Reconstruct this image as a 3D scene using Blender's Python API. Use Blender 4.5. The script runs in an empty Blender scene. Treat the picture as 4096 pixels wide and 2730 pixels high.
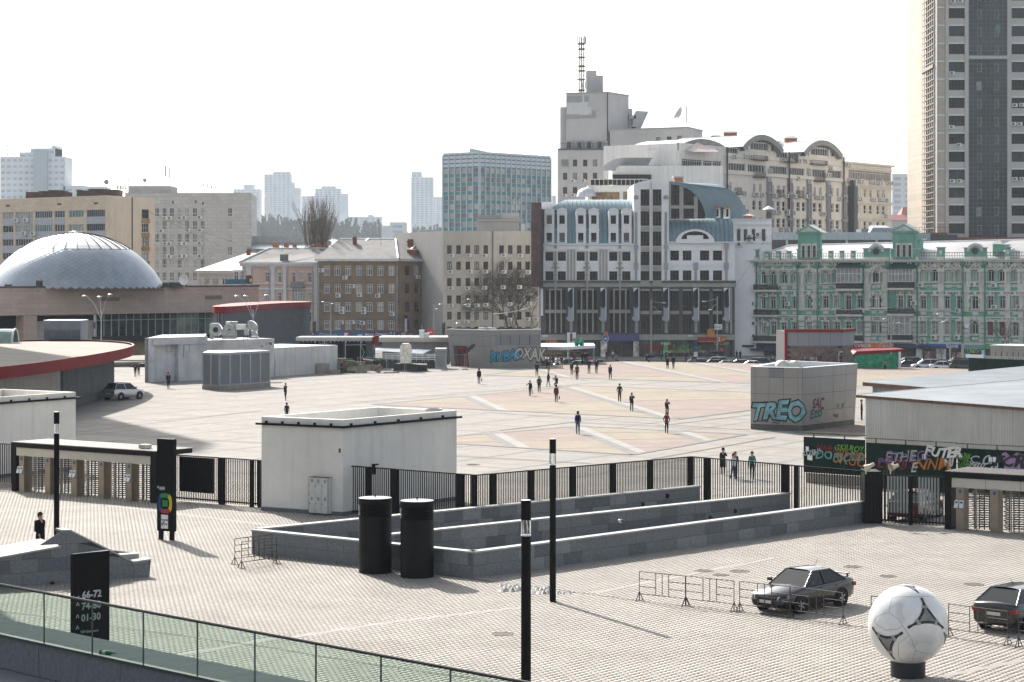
import bpy,bmesh,math,random
from mathutils import Vector,Matrix
R=random.Random(7)
scene=bpy.context.scene
COL=scene.collection
# camera, sky, sun, exposure
H=12.3;F=8704.0;CX=2048.0;HY=1100.0
cam_d=bpy.data.cameras.new('camera');cam=bpy.data.objects.new('camera',cam_d);COL.objects.link(cam)
cam_d.sensor_width=36;cam_d.lens=36*F/4096;cam_d.shift_y=-(1365-HY)/4096
cam_d.clip_start=1;cam_d.clip_end=12000
cam.location=(0,0,H);cam.rotation_euler=(math.radians(90),0,0)
scene.camera=cam
SUN_EL=34.3;SX,SY=-.4200,.9075
w=bpy.data.worlds.new('World');scene.world=w;w.use_nodes=True
nt=w.node_tree;bg=nt.nodes['Background']
sky=nt.nodes.new('ShaderNodeTexSky');sky.sky_type='NISHITA';sky.sun_disc=False
sky.sun_elevation=math.radians(SUN_EL);sky.sun_rotation=math.atan2(SX,SY)
sky.air_density=1.0;sky.dust_density=3.0;sky.ozone_density=1.0
hs=nt.nodes.new('ShaderNodeHueSaturation');hs.inputs['Saturation'].default_value=.45
nt.links.new(sky.outputs[0],hs.inputs['Color']);nt.links.new(hs.outputs[0],bg.inputs[0]);bg.inputs[1].default_value=.115
sd=bpy.data.lights.new('sun','SUN');sun=bpy.data.objects.new('sun',sd);COL.objects.link(sun)
sd.energy=4.6;sd.angle=math.radians(.55);sd.color=(1,.95,.88)
ce=math.cos(math.radians(SUN_EL));sdir=Vector((SX*ce,SY*ce,math.sin(math.radians(SUN_EL)))).normalized()
sun.rotation_euler=sdir.to_track_quat('Z','Y').to_euler();sun.location=(-200,400,300)
vs=scene.view_settings;vs.view_transform='Standard';vs.look='None';vs.gamma=1;vs.use_curve_mapping=False
vs.exposure=1.1
scene.cycles.max_bounces=6;scene.cycles.diffuse_bounces=3;scene.cycles.glossy_bounces=3
scene.cycles.transmission_bounces=6;scene.cycles.transparent_max_bounces=12;scene.cycles.volume_bounces=1
scene.cycles.sample_clamp_indirect=6;scene.cycles.use_denoising=True
# picture to place
def G(u,v,z=0.0):
 Y=F*(H-z)/(v-HY);return((u-CX)*Y/F,Y,z)
def at(u,v,Y):return((u-CX)*Y/F,Y,H-(v-HY)*Y/F)
def crop(x0,y0,z):return lambda x,y:(x0+x/z,y0+y/z)
cA=crop(0,550,2.1391);cB=crop(1000,550,1.96);cT=crop(2050,50,1.96);cM=crop(2050,700,1.96);cG=crop(2900,600,1.7425)
cW=crop(3400,0,1.5676);cL=crop(0,1150,2.1391);cS=crop(0,1700,2.1391);cF=crop(0,2200,2.1391);cP=crop(1000,1250,2.24)
cV=crop(900,1850,1.7817);cE=crop(2000,1350,2.0909);cR=crop(2000,2000,2.1391);cK=crop(2900,1300,1.8445);cZ=crop(2400,2150,2.1391)
cO=crop(3350,2250,3.1542);cQ=crop(2080,700,2.6144);ga=crop(2900,950,3.1367);gb=crop(3500,950,3.1359);cN=crop(2100,1100,2.736)
c1=crop(560,1200,3.92);c2=crop(1200,1260,3.9217);c3=crop(1750,1290,3.3614);c4=crop(2050,1400,5.2289);c5=crop(3000,1290,2.1469)
c6=crop(2380,1350,3.0558);c7=crop(2560,500,3.92);c8=crop(3000,520,3.5633);k1=crop(0,1740,3.268);k2=crop(3150,1700,2.4873)
c9=crop(2000,1400,2.353);c10=crop(1400,1500,1.9608);c11=crop(200,1450,2.6144);c12=crop(2500,1400,3.1367)
# materials
MATS={}
def mat(name,c,rough=.75,metal=0.0,var=.12,vs_=1.0,streak=0.0,bump=0.0,bs=8.0,spec=.4,coat=0,emit=0,brick=None,alpha=1,c2_=None,wave=None):
 """procedural material: base colour broken up by noise, optional vertical streaks, tile joints or ribs"""
 if name in MATS:return MATS[name]
 m=bpy.data.materials.new(name);m.use_nodes=True;n=m.node_tree.nodes;l=m.node_tree.links
 b=n['Principled BSDF'];b.inputs['Roughness'].default_value=rough;b.inputs['Metallic'].default_value=metal
 b.inputs['Specular IOR Level'].default_value=spec;b.inputs['Coat Weight'].default_value=coat
 if coat:b.inputs['Coat Roughness'].default_value=.04
 geo=n.new('ShaderNodeNewGeometry');no=n.new('ShaderNodeTexNoise');no.inputs['Scale'].default_value=vs_
 no.inputs['Detail'].default_value=6;no.inputs['Roughness'].default_value=.65
 l.new(geo.outputs['Position'],no.inputs['Vector'])
 def rgbmix(fac,a,bb,mode='MIX'):
  x=n.new('ShaderNodeMix');x.data_type='RGBA';x.blend_type=mode
  for sck,v in((x.inputs[0],fac),(x.inputs[6],a),(x.inputs[7],bb)):
   if hasattr(v,'is_linked'):l.new(v,sck)
   else:sck.default_value=v if not isinstance(v,tuple)else(*v[:3],1)
  return x.outputs[2]
 dark=tuple(max(0,k*(1-1.6*var))for k in c);lite=tuple(min(1,k*(1+1.1*var))for k in(c2_ or c))
 r=n.new('ShaderNodeMapRange');r.inputs[1].default_value=.3;r.inputs[2].default_value=.7
 l.new(no.outputs['Fac'],r.inputs[0]);col=rgbmix(r.outputs[0],dark,lite)
 if streak:
  mp=n.new('ShaderNodeMapping');mp.inputs['Scale'].default_value=(1.7,1.7,.07);l.new(geo.outputs['Position'],mp.inputs['Vector'])
  s2=n.new('ShaderNodeTexNoise');s2 .inputs['Scale'].default_value=1.3;s2 .inputs['Detail'].default_value=5;l.new(mp.outputs[0],s2 .inputs['Vector'])
  r2=n.new('ShaderNodeMapRange');r2 .inputs[1].default_value=.5;r2 .inputs[2].default_value=.75;r2 .inputs[4].default_value=streak
  l.new(s2 .outputs['Fac'],r2 .inputs[0]);col=rgbmix(r2 .outputs[0],col,tuple(k*.55 for k in c))
 bh=None
 if brick:
  bw,bhh,bj,ang,st=brick
  mp=n.new('ShaderNodeMapping');mp.vector_type='POINT';mp.inputs['Rotation'].default_value=(0,0,-ang)
  l.new(geo.outputs['Position'],mp.inputs['Vector'])
  sp=n.new('ShaderNodeSeparateXYZ');l.new(mp.outputs[0],sp.inputs[0]);cb=n.new('ShaderNodeCombineXYZ')
  l.new(sp.outputs[0],cb.inputs[0]);l.new(sp.outputs[2 if len(brick)==5 and st>0 else 1],cb.inputs[1])
  bt=n.new('ShaderNodeTexBrick');bt.inputs['Scale'].default_value=1;bt.inputs['Brick Width'].default_value=bw
  bt.inputs['Row Height'].default_value=bhh;bt.inputs['Mortar Size'].default_value=bj;bt.inputs['Mortar Smooth'].default_value=.1
  bt.inputs['Color1'].default_value=(1,1,1,1);bt.inputs['Color2'].default_value=(.86,.86,.86,1)
  k=1-abs(st);bt.inputs['Mortar'].default_value=(k,k,k,1);l.new(cb.outputs[0],bt.inputs['Vector'])
  col=rgbmix(1.0,col,bt.outputs['Color'],'MULTIPLY')
 l.new(col,b.inputs['Base Color'])
 if bump:
  bn=n.new('ShaderNodeBump');bn.inputs['Strength'].default_value=bump;bn.inputs['Distance'].default_value=.02
  n3=n.new('ShaderNodeTexNoise');n3 .inputs['Scale'].default_value=bs;n3 .inputs['Detail'].default_value=4
  l.new(geo.outputs['Position'],n3 .inputs['Vector']);l.new(n3 .outputs['Fac'],bn.inputs['Height']);l.new(bn.outputs[0],b.inputs['Normal'])
 if emit:b.inputs['Emission Color'].default_value=(*c,1);b.inputs['Emission Strength'].default_value=emit
 MATS[name]=m;return m
def paint(name,c,rough=.25,**k):return mat(name,c,rough,var=.03,spec=.5,**k)
# mesh builder
class MB:
 def __init__(s,M=None):s.v=[];s.f=[];s.m=[];s.M=M;s.sm=[]
 def add(s,vs,fs,m=0,sm=False):
  b=len(s.v)
  if s.M is not None:vs=[s.M@Vector(p)for p in vs]
  s.v.extend([tuple(p)for p in vs]);s.f.extend([tuple(b+i for i in f)for f in fs]);s.m.extend([m]*len(fs));s.sm.extend([sm]*len(fs));return s
 def box(s,x0,x1,y0,y1,z0,z1,m=0):
  v=[(x0,y0,z0),(x1,y0,z0),(x1,y1,z0),(x0,y1,z0),(x0,y0,z1),(x1,y0,z1),(x1,y1,z1),(x0,y1,z1)]
  return s.add(v,[(0,3,2,1),(4,5,6,7),(0,1,5,4),(1,2,6,5),(2,3,7,6),(3,0,4,7)],m)
 def quad(s,a,b,c,d,m=0):return s.add([a,b,c,d],[(0,1,2,3)],m)
 def prism(s,poly,z0,z1,m=0,mt=None,cap=True):
  n=len(poly)
  ar=sum(poly[i][0]*poly[(i+1)%n][1]-poly[(i+1)%n][0]*poly[i][1]for i in range(n))
  if ar<0:poly=poly[::-1]
  zz0=z0 if isinstance(z0,(list,tuple))else[z0]*n;zz1=z1 if isinstance(z1,(list,tuple))else[z1]*n
  v=[(p[0],p[1],z)for p,z in zip(poly,zz0)]+[(p[0],p[1],z)for p,z in zip(poly,zz1)]
  s.add(v,[(i,(i+1)%n,n+(i+1)%n,n+i)for i in range(n)],m)
  if cap:
   s.add(v[n:],[tuple(range(n))],m if mt is None else mt);s.add(v[:n],[tuple(range(n-1,-1,-1))],m)
  return s
 def bar(s,a,b,r,n=6,m=0,r2=None,sm=True,caps=True):
  a=Vector(a);b=Vector(b);d=(b-a)
  if d.length<1e-6:return s
  q=d.to_track_quat('Z','Y');r2=r if r2 is None else r2
  vs=[]
  for k,(c,rr)in enumerate(((a,r),(b,r2))):
   for i in range(n):
    t=2*math.pi*(i+.5)/n;vs.append(c+q@Vector((rr*math.cos(t),rr*math.sin(t),0)))
  s.add(vs,[(i,(i+1)%n,n+(i+1)%n,n+i)for i in range(n)],m,sm and n>4)
  if caps:s.add(vs[:n],[tuple(range(n-1,-1,-1))],m);s.add(vs[n:],[tuple(range(n))],m)
  return s
 def path(s,pts,r,n=6,m=0):
  for a,b in zip(pts,pts[1:]):s.bar(a,b,r,n,m)
  return s
 def lathe(s,prof,n=24,m=0,c=(0,0),a0=0,a1=2*math.pi,sm=True):
  full=abs(a1-a0-2*math.pi)<1e-6;k=n if full else n+1;vs=[]
  for r,z in prof:
   for i in range(k):
    t=a0+(a1-a0)*i/n;vs.append((c[0]+r*math.cos(t),c[1]+r*math.sin(t),z))
  fs=[]
  for j in range(len(prof)-1):
   for i in range(n):i2=(i+1)%k;fs.append((j*k+i,j*k+i2,(j+1)*k+i2,(j+1)*k+i))
  return s.add(vs,fs,m,sm)
def wloc(o):
 v=Vector((0,0,0))
 while o is not None:v=v+o.location;o=o.parent
 return v
def mesh_of(mb,mats,off=(0,0,0)):
 me=bpy.data.meshes.new('m');ox,oy,oz=off
 me.from_pydata([(x-ox,y-oy,z-oz)for x,y,z in mb.v]if off!=(0,0,0)else mb.v,[],mb.f)
 for m in(mats if isinstance(mats,(list,tuple))else[mats]):me.materials.append(m)
 me.polygons.foreach_set('material_index',mb.m)
 me.polygons.foreach_set('use_smooth',mb.sm)
 me.update();return me
def props(o,label=None,cat=None,group=None,kind=None):
 if label:o['label']=label
 if cat:o['category']=cat
 if group:o['group']=group
 if kind:o['kind']=kind
 return o
def obj(name,mb,mats,parent=None,kind=None,local=False,label=None):
 """mesh object; coordinates are world ones unless local"""
 off=(0,0,0)if(local or parent is None)else tuple(wloc(parent))
 me=mesh_of(mb,mats,off);me.name=name;o=bpy.data.objects.new(name,me);COL.objects.link(o);o.parent=parent
 if kind:o['kind']=kind
 if label:o['label']=label
 return o
def inst(name,me,parent,loc,rz=0,world=True,rot=None):
 o=bpy.data.objects.new(name,me);COL.objects.link(o);o.parent=parent
 o.location=Vector(loc)-(wloc(parent)if(world and parent is not None)else Vector((0,0,0)));o.rotation_euler=rot if rot else(0,0,rz);return o
def thing(name,loc,label,cat,group=None,rz=0):
 o=bpy.data.objects.new(name,None);COL.objects.link(o);o.location=loc;o.rotation_euler=(0,0,rz);o.empty_display_size=.3
 return props(o,label,cat,group)
def tcopy(root,loc,rz,label=None,name=None,mats=None):
 """copy a thing with its parts and sub-parts"""
 def cp(o,par):
  c=o.copy();COL.objects.link(c);c.parent=par
  if mats and c.type=='MESH':
   for i,s in enumerate(c.material_slots):
    if s.material and s.material.name in mats:s.link='OBJECT';s.material=mats[s.material.name]
  for ch in kids.get(o,()):cp(ch,c)
  return c
 kids={}
 def walk(o):
  kids[o]=list(o.children)
  for c in kids[o]:walk(c)
 walk(root);r=cp(root,None);r.location=loc;r.rotation_euler=(0,0,rz)
 if label:r['label']=label
 return r
 # facades
class Fac:
 """vertical plane over the ground line a-b; s runs from a to b, d is outward (towards the viewer)"""
 def __init__(s,a,b):
  s.a=Vector((a[0],a[1]));s.b=Vector((b[0],b[1]));s.t=(s.b-s.a).normalized();s.L=(s.b-s.a).length
  s.n=Vector((s.t.y,-s.t.x));s.ang=math.atan2(s.t.y,s.t.x)
 def P(s,q,z,d=0):p=s.a+s.t*q+s.n*d;return(p.x,p.y,z)
 def sz(s,u,v):
  k=(u-CX)/F
  q=(k*s.a.y-s.a.x)/(s.t.x-k*s.t.y);Y=s.a.y+q*s.t.y;return q,H-(v-HY)*Y/F
 def rect(s,c,x0,x1,y0,y1):
  xm=(x0+x1)/2;ym=(y0+y1)/2
  q0=s.sz(*c(x0,ym))[0];q1=s.sz(*c(x1,ym))[0];za=s.sz(*c(xm,y1))[1];zb=s.sz(*c(xm,y0))[1];return(q0,q1,za,zb)
 def box(s,mb,q0,q1,z0,z1,d0,d1,m=0):
  v=[s.P(q0,z0,d1),s.P(q1,z0,d1),s.P(q1,z0,d0),s.P(q0,z0,d0),s.P(q0,z1,d1),s.P(q1,z1,d1),s.P(q1,z1,d0),s.P(q0,z1,d0)]
  mb.add(v,[(0,3,2,1),(4,5,6,7),(0,1,5,4),(1,2,6,5),(2,3,7,6),(3,0,4,7)],m);return mb
def fuv(u0,Y0,u1,Y1):return Fac(((u0-CX)*Y0/F,Y0),((u1-CX)*Y1/F,Y1))
def wallmb(fac,q0,q1,z0,z1,ops,depth=.25,mb=None,m=0,d=0,mr=None):
 """wall sheet with real openings and reveals"""
 mb=mb or MB();mr=m if mr is None else mr
 ops=[(max(a,q0),min(b,q1),max(c,z0),min(e,z1))for a,b,c,e in ops];ops=[o for o in ops if o[1]>o[0]+.01 and o[3]>o[2]+.01]
 zs=sorted({round(x,3)for o in ops for x in o[2:]}|{z0,z1})
 for za,zb in zip(zs,zs[1:]):
  if zb-za<1e-4:continue
  zm=(za+zb)/2;bl=sorted((o[0],o[1])for o in ops if o[2]<zm<o[3]);cur=q0
  for a,b in bl+[(q1,q1)]:
   if a>cur+1e-4:mb.quad(fac.P(cur,za,d),fac.P(a,za,d),fac.P(a,zb,d),fac.P(cur,zb,d),m)
   cur=max(cur,b)
 for a,b,c,e in ops:
  P=fac.P;D=d-depth
  mb.quad(P(a,c,d),P(a,c,D),P(a,e,D),P(a,e,d),mr);mb.quad(P(b,c,D),P(b,c,d),P(b,e,d),P(b,e,D),mr)
  mb.quad(P(a,c,d),P(b,c,d),P(b,c,D),P(a,c,D),mr);mb.quad(P(a,e,D),P(b,e,D),P(b,e,d),P(a,e,d),mr)
 return mb
WC={}
def win_mesh(w,h,st):
 """frame mesh and pane mesh, origin at the lower left of the opening, y to the inside"""
 k=(round(w,2),round(h,2),st)
 if k in WC:return WC[k]
 nx,ny,bw,fm,pm,arch=st;fr=MB();t=.07
 def bar(x0,x1,z0,z1):fr.box(x0,x1,-.0,t,z0,z1)
 zt=h-w/2 if arch else h
 bar(0,bw,0,zt);bar(w-bw,w,0,zt);bar(bw,w-bw,0,bw)
 if not arch:bar(bw,w-bw,h-bw,h)
 for i in range(1,nx):x=w*i/nx;bar(x-bw/2,x+bw/2,bw,(h-bw)if not arch else zt)
 for z in(ny if isinstance(ny,tuple)else tuple((j+1)/(ny)for j in range(ny-1))):
  bar(bw,w-bw,h*z-bw/2,h*z+bw/2)
 pane=MB()
 if arch:
  n=10;pts=[(w/2+w/2*math.cos(math.pi*i/n),zt+w/2*math.sin(math.pi*i/n))for i in range(n+1)]
  pin=[(w/2+(w/2-bw)*math.cos(math.pi*i/n),zt+(w/2-bw)*math.sin(math.pi*i/n))for i in range(n+1)]
  for i in range(n):fr.quad((pts[i][0],0,pts[i][1]),(pin[i][0],0,pin[i][1]),(pin[i+1][0],0,pin[i+1][1]),(pts[i+1][0],0,pts[i+1][1]))
  bar(bw,w-bw,zt-bw/2,zt+bw/2)
  pane.add([(0,.05,0),(w,.05,0)]+[(x,.05,z)for x,z in pts],[tuple(range(n+3))])
 else:pane.quad((0,.05,0),(w,.05,0),(w,.05,h),(0,.05,h))
 WC[k]=(mesh_of(fr,fm),mesh_of(pane,pm));return WC[k]
def window(T,fac,r,st,d=-.2,pane=None,sub=False):
 q0,q1,z0,z1=r;nx,ny,bw,fm,pm,arch=st
 if isinstance(pm,(list,tuple)):pm=R.choice(pm)
 if pane is not None:pm=pane
 a,b=win_mesh(q1-q0,z1-z0,(nx,ny,bw,fm,pm,arch));p=fac.P(q0,z0,d)
 if sub:
  return inst('pane',b,inst('window_frame',a,T,p,fac.ang),(0,0,0),0,False)
 o=inst('window',a,T,p,fac.ang);inst('pane',b,o,(0,0,0),0,False);return o
def ac_mesh():
 mb=MB();mb.box(-.42,.42,-.34,0,-.3,.3,0)
 n=14;mb.add([(-.1,-.342,0)]+[(-.1+.22*math.cos(2*math.pi*i/n),-.342,.22*math.sin(2*math.pi*i/n))for i in range(n)],[(0,1+i,1+(i+1)%n)for i in range(n)],1)
 mb.add([(-.1,-.344,0)]+[(-.1+.07*math.cos(2*math.pi*i/8),-.344,.07*math.sin(2*math.pi*i/8))for i in range(8)],[(0,1+i,1+(i+1)%8)for i in range(8)],0)
 mb.box(-.35,-.3,-.3,0,-.36,-.3,1);mb.box(.3,.35,-.3,0,-.36,-.3,1)
 return mesh_of(mb,[mat('ac_white',(.62,.62,.6),.5,var=.1),mat('ac_dark',(.05,.05,.055),.6)])
AC=ac_mesh()
def ac(T,fac,u,v,sc=1.0,d=0.02):
 q,z=fac.sz(u,v);o=inst('air_conditioner',AC,T,fac.P(q,z,d),fac.ang);o.scale=(sc,sc,sc);return o
def text_mb(txt,size,M,m,bold=0.0,align='CENTER',depth=.004,mb=None,warp=0):
 cu=bpy.data.curves.new('t','FONT');cu.body=txt;cu.size=size;cu.align_x=align;cu.align_y='CENTER';cu.offset=bold;cu.extrude=depth;cu.resolution_u=2
 o=bpy.data.objects.new('t',cu);COL.objects.link(o);bpy.context.view_layer.update()
 me=o.to_mesh();mb=mb or MB();w_=lambda c:c if not warp else Vector((c.x+.22*c.y+warp*.05*size*math.sin(c.y*9/size+c.x*3),c.y*(1+.12*math.sin(c.x*2.3/size))+warp*.10*size*math.sin(c.x*1.9/size+size*7),c.z));mb.add([M@w_(v.co)for v in me.vertices],[tuple(p.vertices)for p in me.polygons],m);o.to_mesh_clear()
 bpy.data.objects.remove(o);bpy.data.curves.remove(cu);return mb
def ftext(T,fac,txt,q,z,size,mt,d=.02,bold=0,name='lettering',sx=1.0,tilt=0,align='CENTER'):
 """flat lettering fixed on a facade"""
 p=fac.P(q,z,d);M=Matrix.Translation(p)@Matrix.Rotation(fac.ang,4,'Z')@Matrix.Rotation(math.radians(90),4,'X')@Matrix.Rotation(tilt,4,'Z')@Matrix.Diagonal((sx,1,1,1))
 return obj(name,text_mb(txt,size,M,0,bold=bold,align=align,warp=int(name=='graffiti')),mt,T)
def sheet(name,polys,z,mt,parent=None,kind='structure'):
 mb=MB()
 for p in polys:
  n=len(p);ar=sum(p[i][0]*p[(i+1)%n][1]-p[(i+1)%n][0]*p[i][1]for i in range(n))
  if ar<0:p=p[::-1]
  if n>2:mb.add([(x,y,z)for x,y in p],[tuple(range(n))])
 return obj(name,mb,mt,parent,kind)
def clip(poly,a,b,left=True):
 """keep the part of a convex polygon on one side of the line a-b"""
 out=[];s=1 if left else-1
 f=lambda p:s*((b[0]-a[0])*(p[1]-a[1])-(b[1]-a[1])*(p[0]-a[0]))
 for i in range(len(poly)):
  p,q=poly[i],poly[(i+1)%len(poly)];fp,fq=f(p),f(q)
  if fp>=0:out.append(p)
  if(fp>0 and fq<0)or(fp<0 and fq>0):t=fp/(fp-fq);out.append((p[0]+t*(q[0]-p[0]),p[1]+t*(q[1]-p[1])))
 return out
 # the ground
TH=math.radians(11.0)
m_asph=mat('asphalt',(.06,.06,.062),.9,var=.2,vs_=.3)
m_plaza=mat('plaza_slabs',(.27,.255,.235),.8,var=.07,vs_=.25,brick=(.6,.6,.012,TH,-.25),spec=.06)
m_strip=mat('grey_granite_strip',(.19,.187,.18),.8,var=.1,vs_=1,spec=.06)
m_white=mat('white_granite_strip',(.285,.275,.26),.8,var=.06,vs_=1,spec=.06)
m_pink=mat('pink_paving',(.275,.225,.20),.85,var=.1,vs_=.35,brick=(.3,.15,.008,TH,-.2),spec=.06)
m_yell=mat('yellow_paving',(.285,.25,.20),.85,var=.1,vs_=.35,brick=(.3,.15,.008,TH,-.2),spec=.06)
m_paver=mat('paver',(.275,.255,.228),.8,var=.10,vs_=.35,spec=.25)
m_bed=mat('paver_joint_bed',(.235,.218,.195),.95,var=.15,vs_=2)
m_kerb=mat('kerb_stone',(.25,.24,.23),.8,var=.15)
m_drain=mat('drain_channel_iron',(.10,.075,.055),.8,var=.4,vs_=6)
gb_=MB();gb_.quad((-6000,-300,-1.65),(6000,-300,-1.65),(6000,9000,-1.65),(-6000,9000,-1.65))
obj('ground',gb_,mat('city_ground',(.14,.14,.135),.95,var=.2,vs_=.01),kind='structure')
st=MB();st.box(-190,190,312,350,-1.66,-1.55);obj('street',st,m_asph,kind='structure')
st=MB();st.box(-190,190,350,375,-1.66,-1.42);obj('pavement',st,m_plaza,kind='structure')
edge=[(-150,287),(2,290),(7.5,298),(15.7,309.3),(31,303),(46,293),(62,282),(120,262),(120,20),(-150,20)]
pl=MB();pl.prism(edge,-1.66,0.0);plaza=obj('plaza_ground',pl,m_plaza,kind='structure')
A1=math.radians(-36.8);A2=math.radians(58.5)
REG=[(-150,287),(2,290),(7.5,298),(15.7,309),(31,303),(46,293),(62,282),(90,270),(60,128),(-60,134),(-150,150)]
def inreg(x,y):
 c=False
 for i in range(len(REG)):
  (x0,y0),(x1,y1)=REG[i],REG[i-1]
  if(y0>y)!=(y1>y)and x<(x1-x0)*(y-y0)/(y1-y0)+x0:c=not c
 return c
lat=MB()
def strips(mb,ang,sp,wd,p0,z,L=260,n=45,seg=4.0):
 dx,dy=math.cos(ang),math.sin(ang)
 for k in range(-n,n+1):
  ox,oy=p0[0]-dy*sp*k,p0[1]+dx*sp*k;run=None;i=-L
  while i<=L:
   ins=inreg(ox+dx*i,oy+dy*i)and i<L
   if ins and run is None:run=i
   if(not ins)and run is not None:
    a=(ox+dx*run,oy+dy*run);b=(ox+dx*i,oy+dy*i);hx,hy=-dy*wd/2,dx*wd/2
    mb.quad((a[0]-hx,a[1]-hy,z),(b[0]-hx,b[1]-hy,z),(b[0]+hx,b[1]+hy,z),(a[0]+hx,a[1]+hy,z));run=None
   i+=seg
strips(lat,A1,6.2,.34,(-1,192.9),.004);obj('paving_strips',lat,m_strip,kind='stuff')
lat=MB();strips(lat,A2,6.2,.34,(-1,171.6),.008);obj('paving_strips',lat,m_strip,kind='stuff')
def lineX(p,q,w,z,mb):
 d=Vector((q[0]-p[0],q[1]-p[1])).normalized();h=Vector((-d.y,d.x))*w/2
 mb.quad((p[0]-h.x,p[1]-h.y,z),(q[0]-h.x,q[1]-h.y,z),(q[0]+h.x,q[1]+h.y,z),(p[0]+h.x,p[1]+h.y,z))
def cliplines(poly,a,b,w,z,mb):
 """a strip of width w along a-b kept inside the convex polygon"""
 d=Vector((b[0]-a[0],b[1]-a[1])).normalized();h=Vector((-d.y,d.x))*w/2;A=Vector(a)-d*300;B=Vector(a)+d*300
 r=[(A.x-h.x,A.y-h.y),(B.x-h.x,B.y-h.y),(B.x+h.x,B.y+h.y),(A.x+h.x,A.y+h.y)]
 n=len(poly);ar=sum(poly[i][0]*poly[(i+1)%n][1]-poly[(i+1)%n][0]*poly[i][1]for i in range(n));P=poly if ar>0 else poly[::-1]
 for i in range(n):
  if r:r=clip(r,P[i],P[(i+1)%n])
 if r and len(r)>2:mb.add([(x,y,z)for x,y in r],[tuple(range(len(r)))])
yel=[];pin=[];wl=MB();gl=MB();wl2=MB()
def split(poly,lines):
 parts=[(poly,())]
 for a,b in lines:
  nx=[]
  for p,k in parts:
   for sd_ in(True,False):
    c=clip(p,a,b,sd_)
    if len(c)>2:nx.append((c,k+(sd_,)))
  parts=nx
 return parts
ax=lambda x,y:((x,y),(x+math.sin(math.radians(8))*-50,y+math.cos(math.radians(8))*50))
bx_=lambda x,y:((x,y),(x+50*math.cos(TH),y+50*math.sin(TH)))
LOZ=[([(-13.2,206),(14.3,185.4),(34.85,220),(7.35,241)],[ax(-1.1,200),ax(11.9,200)],bx_(-1.2,210),[bx_(-1.2,224.6),bx_(-1.2,195.2),bx_(4,186)]),([(-8,161.5),(8.2,148.5),(18,167.5),(5.37,176.5)],[ax(-1.2,169.4),ax(5.45,175.8),ax(12.9,174.4)],bx_(.29,160.9),[bx_(1,153.5),bx_(1,168.3)]),([(-3.5,266.5),(37,239),(75,262),(62,281.5),(46,292.5),(31,302.5),(15.7,308.6),(7.5,297.6)],[ax(3.7,283),ax(17.2,298),ax(30,275)],bx_(13.5,262),[bx_(13.5,249),bx_(13.5,273),bx_(13,288)]),([(22,169.5),(38,158),(56,190),(40,202)],[ax(30,180)],bx_(35,178),[bx_(30,170)]),([(40,226),(58,213),(70,240),(58,250)],[ax(50,230)],bx_(50,230),[bx_(50,240)])]
for poly,cols,sp_,lines in LOZ:
 for c,k in split(poly,cols+[sp_]):
  par=(sum(k[:-1])+int(k[-1]))%2
  (yel if par==(len(cols)+1)%2 else pin).append(c)
 for a,b in cols:
  cliplines(poly,a,b,.85,.016,wl)
  a2=(a[0]-.85,a[1]);cliplines(poly,a2,(b[0]-1.1,b[1]),.8,.020,gl)
 for a,b in[sp_]+lines:cliplines(poly,a,b,.28,.024,wl2)
 n=len(poly)
 for i in range(n):lineX(poly[i],poly[(i+1)%n],.5,.028,gl)
yo=sheet('yellow_paving',yel,.012,m_yell);po=sheet('pink_paving',pin,.012,m_pink)
obj('white_paving_strips',wl,m_white,kind='structure');obj('grey_paving_strips',gl,m_strip,kind='structure');obj('thin_white_paving_strips',wl2,m_white,kind='structure')
ds=MB()
for(a,b)in((G(*c9(0,600)),G(*c9(2353,757))),(G(*c9(0,762)),G(*c9(690,683))),(G(*c9(690,683)),G(*c9(2353,757))),(G(*c9(1480,720)),G(*c9(2353,615))),(G(*c12(250,1390)),G(*c12(1882,1100))),(G(*c10(830,640)),G(*c10(1900,700))),(G(*c10(0,220)),G(*c10(910,140))),(G(*c10(910,140)),G(*c10(1800,78))),(G(*c11(240,745)),G(*c11(2215,850))),(G(*c11(240,740)),G(*c11(1400,600))),(G(*c11(1400,600)),G(*c11(2215,505)))):
 lineX(a,b,.16,.032,ds)
obj('drain_slots',ds,m_drain,kind='structure')
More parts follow.
